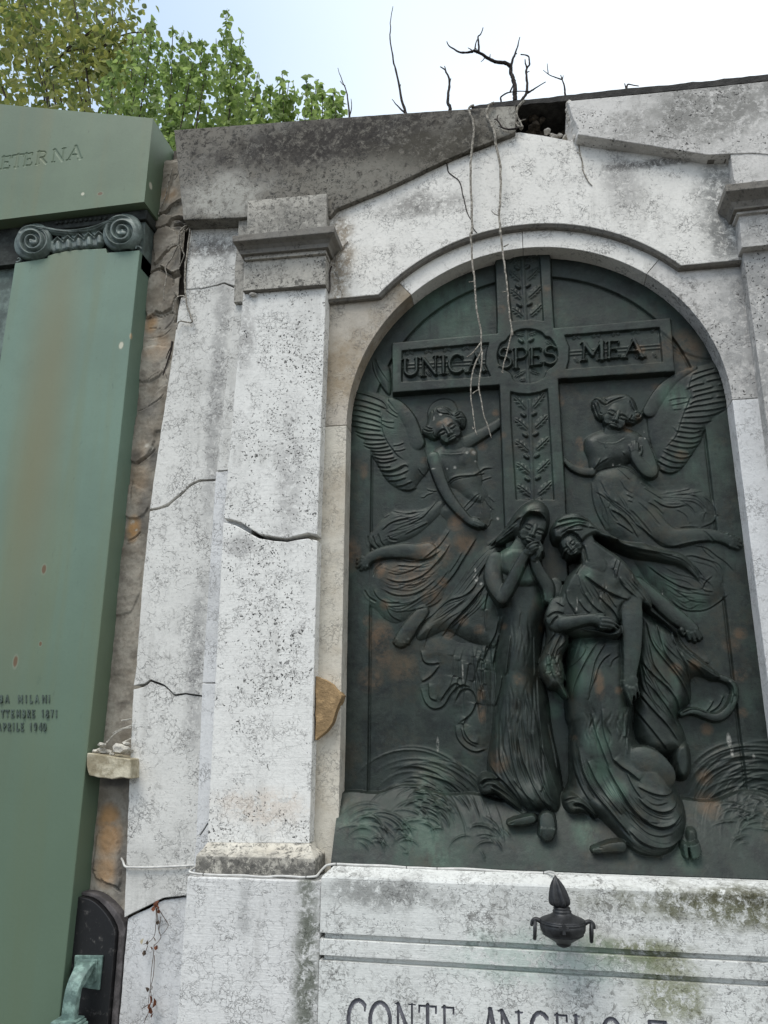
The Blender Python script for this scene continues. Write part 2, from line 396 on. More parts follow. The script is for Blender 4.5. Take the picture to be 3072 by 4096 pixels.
prism('facing_slab', W('u2', [(515, 730), (1120, 730)] + ck1[::-1] + [(455, 1400), (470, 1200), (485, 1000)], YS), YS, .14, M_SIDE, mon, amp=.0022, step=.016, seed=1)
prism('facing_slab', W('u2', dn(ck1, [.3, .5, 1.2, 3, 4]) + ck2[::-1] + [('M', 1000, 330), ('M', 1048, 0), (312, 2212), (345, 1960), (372, 1760), (398, 1632), (440, 1625), (452, 1570)], YS + .004), YS + .004, .14, M_SIDE, mon, amp=.0022, step=.016, seed=2)
prism('facing_slab', W('M', dn(ck2, [3, 5, 4, 4, 3, 2, 1.5]) + ck3[::-1] + [('M', 880, 1600), ('M', 925, 1000)], YS - .006), YS - .006, .14, M_SIDE, mon, amp=.0022, step=.016, seed=3)
prism('facing_slab', W('N', dn(ck3, [5, 4, 3, 2, 2, 1.5, 1]) + ck4[::-1] + [('O', 1058, 0), ('N', 1225, 1200)], YS), YS, .14, M_SIDE, mon, amp=.0022, step=.016, seed=4)
b5 = W('O', dn([('O', 1060, 757)] + ck4[1:], [4, 3, 2]), YS + .012)
prism('facing_slab', b5 + [(b5[-1][0], 0), (b5[0][0], 0)], YS + .012, .14, M_SIDE2, mon, amp=.0022, step=.016, seed=5)

# stepped strip between the side slab and the pilaster
XSTR = at('S', 939, 1228, -.02).x
st = W('u3', [('M', 1440, 0), (330, 1462), (700, 1440), ('M', 1600, 0)], -.02)
def strip(z0, z1, lean0, lean1, m, seed):
    prism('pilaster_strip', [(lean0, z0), (lean0 + .2, z0), (lean1 + .2, z1), (lean1, z1)], -.02, .14, m, mon, seed=seed)
s_top = at('u3', 328, 1440, -.02); s_ck = at('M', 1403, 300, -.02); s_ck2 = at('F', 437, 1476, -.02); s_bot = at('P', 176, 300, -.02)
strip(s_ck.z + .004, s_top.z, s_ck.x, s_top.x, M_SIDE, 11)
strip(s_ck2.z + .003, s_ck.z - .003, s_ck2.x, s_ck.x - .003, M_SIDE2, 12)
pb = W('P', [(268, 190), (240, 235), (200, 292), (176, 300)], -.02)
prism('pilaster_strip', [(s_ck2.x, s_ck2.z - .002), (s_ck2.x + .2, s_ck2.z - .002), (s_ck2.x + .2, pb[0][1])] + pb, -.02, .14, M_SIDE2, mon, seed=13)
pb2 = W('P', [(268, 205), (240, 252), (203, 305), (178, 312)], -.015)
prism('pilaster_strip', pb2[::-1] + [(pb2[0][0] + .1, pb2[0][1]), (pb2[0][0] + .1, 1.0), (pb2[3][0] - .006, 1.0)], -.015, .14, M_SIDE2, mon, seed=14)
# upper, wider step beside the capital
prism('capital_step', W('u3', [(372, 488), (412, 432), (560, 425), (560, 1395), (316, 1408), (330, 1000), (362, 700)], -.045), -.045, .14, M_CAP, mon, seed=15)

# pilaster shaft in two pieces, the upper one leaning out over the break
brk = [('F', 483, 1120), ('F', 500, 1122), ('F', 520, 1128), ('F', 540, 1141), ('F', 560, 1153), ('F', 590, 1159), ('F', 620, 1163), ('F', 645, 1156), ('F', 665, 1151), ('F', 685, 1155)]
brk2 = [('F', 482, 1128), ('F', 500, 1132), ('F', 520, 1140), ('F', 540, 1152), ('F', 560, 1163), ('F', 590, 1168), ('F', 620, 1171), ('F', 645, 1166), ('F', 665, 1163), ('F', 686, 1168)]
prism('pilaster_shaft', W('F', [('u3', 437, 1300), ('u3', 1348, 1240)] + brk[::-1], YP), YP, .12, M_PIL, mon, amp=.0022, step=.016, seed=21, tilt=.012, bevel=.004)
prism('pilaster_shaft', W('F', brk2 + [('P', 1115, 362), ('P', 266, 357)], YP), YP, .12, M_PIL, mon, amp=.0022, step=.016, seed=22, bevel=.004)
def ring(s, a, b, Y):
    p, q = at(s, a[0], a[1], Y), at(s, b[0], b[1], Y)
    return (p.x, p.z, q.x, q.z, Y)
loft('pilaster_base', [ring('P', (268, 352), (1115, 362), YP - .002), ring('P', (262, 360), (1122, 372), YP - .008), ring('P', (235, 400), (1132, 420), YP - .035), ring('P', (182, 452), (1155, 478), YP - .085), ring('P', (174, 464), (1160, 490), YP - .09), ring('P', (164, 604), (1156, 648), YP - .09)], .12, M_BASE, mon, seed=3)
# capital
loft('capital_frieze', [ring('u3', (434, 960), (1334, 890), YP - .043), ring('u3', (420, 1280), (1330, 1208), YP - .043)], .12, M_CAP, mon, seed=4)
loft('frieze_shade_strip', [ring('u3', (421, 1281), (1330, 1209), YP - .0425), ring('u3', (424, 1296), (1333, 1226), YP - .034)], .12, M_CAPD, mon, seed=44)  # added fillet; its black crust colour stands in for shade under the frieze
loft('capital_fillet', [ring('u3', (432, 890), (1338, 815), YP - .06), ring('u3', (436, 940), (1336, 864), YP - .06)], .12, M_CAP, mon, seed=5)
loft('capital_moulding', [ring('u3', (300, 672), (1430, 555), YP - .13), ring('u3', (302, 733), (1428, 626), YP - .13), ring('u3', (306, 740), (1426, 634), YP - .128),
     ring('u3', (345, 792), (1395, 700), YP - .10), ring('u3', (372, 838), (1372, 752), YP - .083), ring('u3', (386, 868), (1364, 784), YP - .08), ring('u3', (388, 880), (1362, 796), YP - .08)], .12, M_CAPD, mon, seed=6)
prism('capital_block', W('u3', [(475, 285), (1345, 205), (1345, 640), (462, 720), (466, 430)], YP - .03), YP - .03, .2, M_CAP, mon, seed=23)

# gable slabs
prism('gable_slab', W('S', [('A', 1127, 842), ('A', 1400, 822), ('B', 0, 803), ('B', 800, 744), ('B', 1659, 686), ('u1', 740, 880), ('u1', 738, 1132), ('B', 1659, 867), ('B', 1400, 965), ('B', 1230, 1036), ('B', 1000, 1145), ('B', 830, 1226), ('B', 520, 1351), ('B', 480, 1400), ('A', 1800, 1395), ('A', 1540, 1410), ('A', 1189, 1425)], YE), YE, .3, M_DARK, mon, seed=31, amp=.002,
      label='lichen blackened gable slab left of the hole')
fr = W('C', [(358, 655), (900, 605), (1659, 526), ('S', 3330, 293), ('S', 3330, 640), ('C', 1560, 990), (1390, 997), (1272, 1003), (900, 943), (428, 870), (432, 846), (418, 800), (398, 770), (384, 730), (374, 690)], YR)
bk = W('C', [(356, 655), (900, 605), (1659, 526), ('S', 3330, 293), ('S', 3330, 640), ('C', 1560, 990), (1390, 997), (1272, 1003), (900, 943), (412, 885), (390, 862), (370, 820), (352, 770), (354, 720), (352, 690)], YR)
n = len(fr)
vv = [(x, YR, z) for x, z in fr] + [(x, -.01, z) for x, z in bk] + [(x, .3, z) for x, z in bk]
ff = [list(range(n)), list(range(3 * n - 1, 2 * n - 1, -1))]
for r in (0, n):
    ff += [[r + i, r + i + n, r + (i + 1) % n + n, r + (i + 1) % n] for i in range(n)]
make('gable_slab', vv, ff, M_LIGHT, mon, label='pale gable slab with a freshly broken left edge', bevel=.003)
sb = [(430, 872), (900, 945), (1272, 1005), (1390, 999)]
prism('slab_shade_strip', W('C', sb + [(1390, 1030), (1270, 1036), (900, 975), (432, 900)], -.07), -.07, .02, M_CAPD, mon, amp=.004, step=.012, seed=91, bevel=0)  # added strip: black crust colour doubling as shade under the pale gable slab
bf = W('C', [(356, 660), (374, 690), (384, 730), (398, 770), (420, 800), (434, 848), (428, 872), (414, 900), (392, 868), (366, 820), (352, 770), (354, 720)], -.05)
lv, lf = [], []
for i in range(9):
    q = at('C', *((362, 680), (362, 715), (366, 745), (370, 775), (380, 800), (392, 825), (402, 850), (408, 875), (410, 895))[i], -.052)
    a, b = lump_data((q.x + .004, q.y, q.z), .021, i + 50, (.8, 1.0, 1.2), .35)
    lv.append((a, b))
v, f = join(lv); make('broken_edge', v, f, M_RAW, mon, smooth=False)

# tympanum slab above the arch
hA, hB, hC = at('C', 180, 1440, YT), at('E', 388, 512, YT), at('G', 1000, 299, YT)
RH = sum(math.hypot(h.x - XC, h.z - ZC) for h in (hA, hB, hC)) / 3
print('hood radius', [round(math.hypot(h.x - XC, h.z - ZC), 3) for h in (hA, hB, hC)], 'corner z', hB.z, hC.z)
zc = (hB.z + hC.z) / 2
aL = math.pi - math.asin((zc - ZC) / RH); aR = math.asin((zc - ZC) / RH)
TX0, TX1 = at('E', 30, 560, YT).x - .08, 1.32
tymp = [(TX0, zc)] + arc(RH, aL, aR, 40) + [(TX1, zc)] + W('S', [('C', 1420, 1000), ('C', 1290, 985), ('C', 420, 870), ('C', 380, 912), ('C', 200, 878), ('C', 60, 858), ('u1', 790, 1133), ('u1', 745, 1139), ('B', 1659, 862), ('B', 1230, 1020), ('B', 520, 1330), ('B', 380, 1380)], YT)
prism('tympanum', tymp, YT, .15, M_WHITE, mon, seed=41, amp=.001)

# dark cavetto strip added under the tympanum's edge, its colour standing in for shade
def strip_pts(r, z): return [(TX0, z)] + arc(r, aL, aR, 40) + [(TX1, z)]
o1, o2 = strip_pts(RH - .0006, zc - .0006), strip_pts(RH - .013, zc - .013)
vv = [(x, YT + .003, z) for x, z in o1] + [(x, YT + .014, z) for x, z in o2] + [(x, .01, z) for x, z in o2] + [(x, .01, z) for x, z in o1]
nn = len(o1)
make('hood_shade_mould', vv, [[r * nn + i, r * nn + i + 1, ((r + 1) % 4) * nn + i + 1, ((r + 1) % 4) * nn + i] for r in range(4) for i in range(nn - 1)], M_CAPD, mon, bevel=.001)
# arch ring and jambs, cut into their blocks
def ang(s, x, y):
    p = at(s, x, y, YF); return math.atan2(p.z - ZC, p.x - XC)
j1, j2, j3 = ang('E', 1456, 95), ang('E', 590, 470), ang('G', 800, 320)
zt = zc + .03; XL, XR = TX0, TX1 - .02
RO = RH + .03; g = .0012
aL2 = math.pi - math.asin(min(1, (zt - ZC) / RO)); aR2 = math.asin(min(1, (zt - ZC) / RO))
def ringpiece(a0, a1, m, seed):
    prism('arch_block', arc(RA, a0 - g, a1 + g, 24) + arc(RO, a1 + g, a0 - g, 24), YF, .16, m, mon, seed=seed, amp=.0008, bevel=.0025)
zj = ZC + .0
ringpiece(j1, j3, M_WHITE, 51); ringpiece(min(j2, aL2), j1, M_WHITE, 52)
prism('arch_block', arc(RA, math.pi, j2 + g, 20) + ([(XC + RO * math.cos(j2 + g), ZC + RO * math.sin(j2 + g))] if j2 < aL2 else []) + [(XC + RO * math.cos(aL2), zt), (XL, zt), (XL, zj + .002)], YF, .16, M_WARM, mon, seed=53, amp=.0008, bevel=.0025)
prism('arch_block', arc(RA, 0, j3 - g, 20) + [(XC + RO * math.cos(j3 - g), ZC + RO * math.sin(j3 - g)), (XC + RO * math.cos(aR2), zt), (XR, zt), (XR, zj + .002)], YF, .16, M_LIGHT, mon, seed=54, amp=.0008, bevel=.0025)
prism('jamb', [(XL, .9), (XC - RA, .9), (XC - RA, zj - .002), (XL, zj - .002)], YF, .16, M_JAMB, mon, seed=55, amp=.0008)
prism('jamb', [(XR, .9), (XC + RA, .9), (XC + RA, zj - .002), (XR, zj - .002)], YF, .16, M_SIDE2, mon, seed=56, amp=.0008)
# brown wedge burst out of the left jamb
wf = W('F', [('J', 0, 400), ('J', 60, 440), ('J', 132, 520), ('J', 120, 560), ('J', 85, 640), ('J', 60, 720), ('J', 20, 780), ('J', 0, 800), ('F', 684, 1600), ('F', 684, 1460)], -.03)
prism('broken_wedge', wf, -.05, .03, M_BROWNBREAK, mon, label='brown broken stone wedge split off the left jamb', amp=.004, seed=57, bevel=.002, step=.015)

# right pilaster
def ringx(s, a, Y, x1=2.0):
    p = at(s, a[0], a[1], Y); sl = 0.0
    return (p.x, p.z, x1, p.z, Y)
rb = at('C', 1412, 965, YP - .03)
loft('capital_block', [(rb.x, rb.z, 2.0, rb.z, YP - .03), (rb.x, rb.z - .25, 2.0, rb.z - .25, YP - .03)], .2, M_LIGHT, mon, seed=61, nx=4)
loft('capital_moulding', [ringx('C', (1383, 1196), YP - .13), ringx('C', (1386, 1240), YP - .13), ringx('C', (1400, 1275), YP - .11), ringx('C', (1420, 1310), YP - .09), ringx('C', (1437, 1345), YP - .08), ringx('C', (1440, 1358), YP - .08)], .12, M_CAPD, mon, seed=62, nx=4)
loft('capital_fillet', [ringx('C', (1455, 1352), YP - .06), ringx('C', (1458, 1388), YP - .06)], .12, M_LIGHT, mon, seed=63, nx=4)
loft('capital_frieze', [ringx('C', (1472, 1392), YP - .043), ringx('C', (1490, 1603), YP - .043)], .12, M_LIGHT, mon, seed=64, nx=4)
rs = at('G', 1476, 200, YP)
loft('pilaster_shaft', [(rs.x, rs.z + .05, 2.0, rs.z + .05, YP), (rs.x, .9, 2.0, .9, YP)], .12, M_LIGHT, mon, seed=65, nx=4)

# pedestal under the left pilaster
YPED = -.185
p0, p1, p2 = at('P', 102, 634, YPED), at('P', 1212, 673, YPED), at('P', 20, 1659, YPED)
prism('pedestal', [(p0.x, p0.z), (p1.x, p1.z), (p1.x - .001, 0), (p2.x, 0)], YPED, .14, M_PED, mon, seed=71, bevel=.006, amp=.002)

# ledge, string course and inscription slab under the relief
YL = -.2
LX0 = at('Q', 196, 500, YL).x; LX1 = 2.0
def lz(y): return at('Q', 700, y, YL).z
def lzq(x, y): return at('Q', x, y, YL).z
zl_top = (at('Q', 1000, 180, -.11).z)
z_ar, z_lb = lzq(210, 263), lzq(190, 793)
b2t, b2b, s3t = lzq(184, 852), lzq(184, 1004), lzq(180, 1058)
zt2 = lzq(1659, 305)
loft('ledge', [(LX0 + .03, zl_top, LX1, zl_top, -.085), (LX0 + .03, zl_top, LX1, zl_top, -.12), (LX0 + .006, z_ar + .004, LX1, z_ar + .004, YL + .004), (LX0, z_ar - .004, LX1, z_ar - .004, YL), (LX0, z_lb, LX1, z_lb, YL)], .2, M_LEDGE, mon, seed=72, nx=60, amp=.002)
loft('recess_band', [(LX0 + .012, z_lb + .01, LX1, z_lb + .01, YL + .03), (LX0 + .012, b2t - .01, LX1, b2t - .01, YL + .03)], .2, M_LEDGE, mon, seed=73, nx=40)
loft('string_course', [(LX0, b2t, LX1, b2t, YL), (LX0, b2b, LX1, b2b, YL)], .2, M_LEDGE, mon, seed=74, nx=60, amp=.002)
loft('recess_band', [(LX0 + .012, b2b + .01, LX1, b2b + .01, YL + .03), (LX0 + .012, s3t - .01, LX1, s3t - .01, YL + .03)], .2, M_LEDGE, mon, seed=75, nx=40)

# serif capitals as strokes in a unit box: (points, width)
def _arc(cx, cy, rx, ry, a0, a1, n=14):
    return [(cx + rx * math.cos(math.radians(a0 + (a1 - a0) * i / n)), cy - ry * math.sin(math.radians(a0 + (a1 - a0) * i / n))) for i in range(n + 1)]
K1, K2, KS = .15, .075, .05
def sf(x0, x1, y): return ([(x0, y), (x1, y)], KS)
GLYPH = {
 'A': [([(.5, .0), (.08, 1)], K2), ([(.5, 0), (.9, 1)], K1), ([(.24, .64), (.74, .64)], K2), sf(-.04, .22, .98), sf(.74, 1.04, .98)],
 'B': [([(.18, 0), (.18, 1)], K1), ([(.18, .03), (.5, .03)] + _arc(.5, .26, .3, .23, 90, -90) + [(.18, .49)], K2), ([(.5, .49)] + _arc(.5, .74, .36, .24, 90, -90) + [(.18, .98)], K2)],
 'C': [(_arc(.55, .5, .47, .5, 48, 312), K1), ([(.87, .08), (.87, .26)], KS), ([(.87, .76), (.9, .86)], KS)],
 'E': [([(.2, 0), (.2, 1)], K1), ([(.06, .03), (.82, .03), (.82, .18)], K2), ([(.2, .48), (.66, .48), (.66, .56)], K2), ([(.06, .97), (.88, .97), (.88, .8)], K2)],
 'G': [(_arc(.55, .5, .47, .5, 48, 322), K1), ([(.9, .55), (.9, .86)], K1), sf(.7, 1.0, .55)],
 'I': [([(.5, 0), (.5, 1)], K1 * 1.1), sf(.25, .75, .02), sf(.25, .75, .98)],
 'L': [([(.2, 0), (.2, 1)], K1), ([(.06, .97), (.88, .97), (.88, .78)], K2), sf(.04, .38, .02)],
 'M': [([(.12, .02), (.1, 1)], K2), ([(.12, .02), (.5, .72)], K1), ([(.5, .72), (.86, .0)], K2), ([(.88, 0), (.9, 1)], K1), sf(-.02, .24, .98), sf(.74, 1.04, .98), sf(.0, .2, .02), sf(.8, 1.0, .02)],
 'N': [([(.13, .02), (.13, 1)], K2), ([(.13, .02), (.87, .98)], K1), ([(.87, 0), (.87, .98)], K2), sf(0, .28, .98), sf(.73, 1.02, .02), sf(.0, .2, .02)],
 'O': [(_arc(.5, .5, .45, .48, 0, 360, 26), K1 * .9)],
 'P': [([(.22, 0), (.22, 1)], K1), ([(.1, .03), (.5, .03)] + _arc(.52, .28, .36, .25, 90, -90) + [(.22, .53)], K2 * 1.3), sf(.06, .42, .98)],
 'R': [([(.2, 0), (.2, 1)], K1), ([(.08, .03), (.5, .03)] + _arc(.5, .27, .32, .24, 90, -90) + [(.2, .51)], K2), ([(.45, .52), (.95, 1)], K1), sf(.04, .38, .98)],
 'S': [(_arc(.5, .26, .36, .24, 30, 220, 12) + _arc(.5, .72, .4, .26, 80, -140, 14)[1:], K1), ([(.8, .04), (.8, .2)], KS), ([(.1, .78), (.1, .95)], KS)],
 'T': [([(.5, 0), (.5, 1)], K1), ([(.06, .2), (.06, .03), (.94, .03), (.94, .2)], K2), sf(.34, .66, .98)],
 'U': [([(.16, 0), (.16, .62)] + _arc(.5, .64, .34, .34, 180, 360) + [(.84, 0)], K1), sf(.0, .32, .02), sf(.72, .98, .02)],
 'V': [([(.08, 0), (.5, 1)], K1), ([(.5, 1), (.92, 0)], K2), sf(-.04, .24, .02), sf(.78, 1.04, .02)],
 'Z': [([(.1, .2), (.1, .03), (.9, .03), (.1, .97), (.92, .97), (.92, .8)], K1)],
 '0': [(_arc(.5, .5, .4, .48, 0, 360, 22), K1)], '1': [([(.25, .2), (.52, 0), (.52, 1)], K1)],
 '4': [([(.7, 1), (.7, 0), (.1, .68), (.95, .68)], K1)], '7': [([(.1, .03), (.9, .03), (.4, 1)], K1)],
 '8': [(_arc(.5, .26, .3, .23, 0, 360, 16), K1), (_arc(.5, .74, .38, .25, 0, 360, 16), K1)],
 '9': [(_arc(.5, .3, .36, .28, 0, 360, 16) + [(.84, .5), (.5, 1)], K1)]}
def glyph_world(ch, corner, k=1.0):
    """corner(u, v) -> (X, Z); returns strokes in world units"""
    a, b = corner(0, 0), corner(1, 0)
    wd = math.hypot(b[0] - a[0], b[1] - a[1])
    return [([corner(*p) for p in pts], w * wd * k) for pts, w in GLYPH[ch]]
def seg_dist(X, Z, a, b):
    dx, dz = b[0] - a[0], b[1] - a[1]; L2 = dx * dx + dz * dz + 1e-12
    t = np.clip(((X - a[0]) * dx + (Z - a[1]) * dz) / L2, 0, 1)
    return np.hypot(X - a[0] - t * dx, Z - a[1] - t * dz), t
def carved_slab(name, xs, zb, zt_, Y, yback, letters, depth, m, m_cut, parent, nz_, wave=.0012, split=True, seed=0):
    """slab whose front is cut with V grooves; xs columns, zb/zt_ bottom and top heights per column"""
    nx_ = len(xs)
    vt = np.linspace(0, 1, nz_)[:, None]
    X = np.repeat(xs[None, :], nz_, 0); Z = zb[None, :] + vt * (zt_ - zb)[None, :]
    D = np.zeros_like(X); LB = np.full(X.shape, -1)
    for li, strokes in enumerate(letters):
        for pts, w in strokes:
            for a, b in zip(pts[:-1], pts[1:]):
                x0, x1 = min(a[0], b[0]) - w, max(a[0], b[0]) + w; z0, z1 = min(a[1], b[1]) - w, max(a[1], b[1]) + w
                k = (X > x0) & (X < x1) & (Z > z0) & (Z < z1)
                if not k.any(): continue
                d, _ = seg_dist(X[k], Z[k], a, b)
                p = depth * np.clip((1 - d / (w * .5)) * 1.8, 0, 1)
                cur = D[k]; up = p > cur; cur[up] = p[up]; D[k] = cur
                l = LB[k]; l[p > depth * .35] = li; LB[k] = l
    wv = wave * np.array([[mnoise.noise(Vector((X[j, i] * 9, Z[j, i] * 9, seed))) if (i % 4 == 0 and j % 4 == 0) else 0 for i in range(nx_)] for j in range(nz_)])
    for j in range(nz_):
        for_i = np.arange(0, nx_, 4)
        if j % 4 == 0: wv[j] = np.interp(np.arange(nx_), for_i, wv[j, for_i])
    for i in range(nx_):
        r = np.arange(0, nz_, 4); wv[:, i] = np.interp(np.arange(nz_), r, wv[r, i])
    Yv = Y + D + wv
    idx = np.arange(nx_ * nz_).reshape(nz_, nx_)
    quads = np.stack([idx[:-1, :-1], idx[:-1, 1:], idx[1:, 1:], idx[1:, :-1]], -1).reshape(-1, 4)
    ql = np.maximum(np.maximum(LB[:-1, :-1], LB[:-1, 1:]), np.maximum(LB[1:, 1:], LB[1:, :-1])).reshape(-1)
    V = np.stack([X.ravel(), Yv.ravel(), Z.ravel()], 1)
    per = list(idx[0, :]) + list(idx[1:, -1]) + list(idx[-1, -2::-1]) + list(idx[-2:0:-1, 0])
    base = len(V); bv = [(V[p][0], yback, V[p][2]) for p in per]
    body = quads[ql < 0].tolist() + [[per[i], per[(i + 1) % len(per)], base + (i + 1) % len(per), base + i] for i in range(len(per))]
    allv = np.vstack([V, np.array(bv)])
    def sub(faces):
        fa = sorted({i for q in faces for i in q}); mp = {k: i for i, k in enumerate(fa)}
        return allv[fa], [[mp[i] for i in q] for q in faces]
    v, f = sub(body); o = make(name, v, f, m, parent)
    for li in range(len(letters)):
        q = quads[ql == li].tolist()
        if q:
            v, f = sub(q); make('letter', v, f, m_cut, o)
    return o
insl = []
zli = at('Q', 800, 1452, YL).z; LH = .125
def place_ins(ch, s, xa, xb):
    xa, xb = at(s, xa, 1500 if s == 'Q' else 1040, YL).x, at(s, xb, 1500 if s == 'Q' else 1040, YL).x
    insl.append(glyph_world(ch, lambda u, v_: (xa + (xb - xa) * u, zli - LH * v_), 1.3))
for ch, xa, xb in (('C', 445, 640), ('O', 655, 865), ('N', 905, 1085), ('T', 1120, 1300), ('E', 1340, 1480)): place_ins(ch, 'Q', xa, xb)
xA = [at('F', 1040, 2180, YL).x, at('F', 1077, 2180, YL).x]
insl.append(glyph_world('A', lambda u, v_: (xA[0] + (xA[1] - xA[0]) * u, zli - LH * v_), 1.9))
for ch, xa, xb in (('N', -8, 135), ('G', 178, 308), ('E', 335, 430), ('L', 450, 545), ('O', 622, 752), ('Z', 912, 1032)): place_ins(ch, 'R', xa, xb)
xs = np.arange(LX0, 1.35, .0023)
zlow = s3t - .36
carved_slab('inscription_slab', xs, np.full(len(xs), zlow), np.full(len(xs), s3t), YL, .2, insl, .009, M_LEDGE, M_CUT, mon, 140)
loft('plinth_slab', [(LX0, zlow - .001, LX1, zlow - .001, YL - .003), (LX0, 0, LX1, 0, YL - .003)], .2, M_LEDGE, mon, seed=76, nx=6)
loft('inscription_slab', [(1.3505, s3t, LX1, s3t, YL), (1.3505, zlow, LX1, zlow, YL)], .2, M_LEDGE, mon, seed=77, nx=3)

# roofing felt lying along the top
rt = W('u1', [(318, 896), (400, 872), (470, 868), (520, 852), (640, 842), (740, 830), (860, 824), (960, 814), (1100, 800), (1220, 782), (1440, 762), (1659, 734), ('C', 1200, 530), ('C', 1659, 480), ('S', 3330, 254), ('S', 3330, 292), ('C', 1659, 523), ('C', 1000, 592), ('C', 362, 652), ('u1', 1220, 838), ('u1', 1100, 850), ('u1', 960, 858), ('u1', 840, 872), ('u1', 745, 884), ('u1', 600, 892), ('u1', 420, 910)], -.062)
prism('roofing_felt', rt, -.062, 1.2, M_FELT, mon, amp=.006, step=.02, seed=81, bevel=0)
ro = at('S', 700, 522, -.05)
v, f = box_data(ro.x + .02, -.05, .3, 1.3, ro.z - .12, ro.z - .06)
make('roof_slab', v, f, M_CORE, mon)
prism('cavity_back', W('u1', [(700, 870), (1330, 840), (1330, 1260), (700, 1260)], .3), .3, .4, M_EARTH, mon, bevel=0)

# ------------------------------------------------------------------ the bronze relief
Y0 = .11                                     # the flat of the casting
RX0, RX1, RZ0, RZ1, RS = XC - RA - .015, XC + RA + .015, at('Q', 1000, 160, -.085).z, ZC + RA + .012, .0024
gx = np.arange(RX0, RX1 + RS, RS); gz = np.arange(RZ0, RZ1 + RS, RS)
GX, GZ = np.meshgrid(gx, gz)
H = np.zeros(GX.shape); LAB = np.zeros(GX.shape, int)
PB = np.zeros(GX.shape); PG = np.zeros(GX.shape); PW = np.zeros(GX.shape)   # brown rubbing, green patina, white droppings
LABELS = ['relief_panel']
def lab(n):
    if n not in LABELS: LABELS.append(n)
    return LABELS.index(n)
def chaikin(P, closed, it=2):
    P = [np.array(p, float) for p in P]
    for _ in range(it):
        out = []
        n = len(P)
        rngi = range(n if closed else n - 1)
        if not closed: out.append(P[0])
        for i in rngi:
            a, b = P[i], P[(i + 1) % n]
            out += [a * .75 + b * .25, a * .25 + b * .75]
        if not closed: out.append(P[-1])
        P = out
    return P
def uw(sheet, pts, h):
    """readings -> (X, Z) on the plane that stands h proud of the flat"""
    return [np.array(q) for q in W(sheet, [p[:2] if not isinstance(p[0], str) else p for p in pts], Y0 - h)]
def scl(sheet, p, h):
    a = at(sheet, p[0], p[1], Y0 - h); b = at(sheet, p[0] + 4, p[1], Y0 - h); c = at(sheet, p[0], p[1] + 4, Y0 - h)
    return ((b - a).length + (c - a).length) / 8
def win(x0, x1, z0, z1):
    i0 = max(0, int((x0 - RX0) / RS)); i1 = min(len(gx), int((x1 - RX0) / RS) + 2)
    j0 = max(0, int((z0 - RZ0) / RS)); j1 = min(len(gz), int((z1 - RZ0) / RS) + 2)
    return (slice(j0, j1), slice(i0, i1)) if i1 > i0 and j1 > j0 else None
KH, KD = .62, .62                              # how shallow the figures are cast
def base_h(z):
    t = min(1, max(0, (RZ0 + .30 - z) / .30)); return (.015 + .175 * t ** .75) if t > 0 else 0.0
def hx(sheet, x, y, h):
    if h <= 0 or KH == 1: return h
    b = base_h(at(sheet, x, y, Y0 - h).z)
    return b + (h - b) * KH if h > b else h
def limb(label, sheet, pts, sq=1.0, smooth=True, flat=0.0):
    """tapered round limb through (x, y, radius, top height)"""
    li = lab(label) if label else None
    Q = []; sq = sq * KH
    for x, y, r, h in pts:
        h = hx(sheet, x, y, h)
        w = uw(sheet, [(x, y)], h)[0]; Q.append((w[0], w[1], r * scl(sheet, (x, y), h), h))
    if smooth and len(Q) > 2: Q = chaikin(Q, False, 4)
    for a, b in zip(Q[:-1], Q[1:]):
        rm = max(a[2], b[2])
        s = win(min(a[0], b[0]) - rm, max(a[0], b[0]) + rm, min(a[1], b[1]) - rm, max(a[1], b[1]) + rm)
        if s is None: continue
        d, t = seg_dist(GX[s], GZ[s], a, b)
        r = a[2] + (b[2] - a[2]) * t; h = a[3] + (b[3] - a[3]) * t
        q = np.clip(d / r, 0, 1)
        q = np.clip((q - flat) / (1 - flat), 0, 1)
        val = np.where(d < r, h - sq * r * (1 - np.sqrt(1 - q * q)), -9)
        up = val > H[s]; hs = H[s]; hs[up] = val[up]; H[s] = hs
        if li is not None: l = LAB[s]; l[up] = li; LAB[s] = l
def poly_mask(P, s):
    X, Z = GX[s], GZ[s]
    ins = np.zeros(X.shape, bool); D = np.full(X.shape, 9.)
    n = len(P)
    for i in range(n):
        a, b = P[i], P[(i + 1) % n]
        d, _ = seg_dist(X, Z, a, b); D = np.minimum(D, d)
        if a[1] != b[1]:
            c = ((a[1] > Z) != (b[1] > Z)) & (X < (b[0] - a[0]) * (Z - a[1]) / (b[1] - a[1]) + a[0])
            ins ^= c
    return ins, D
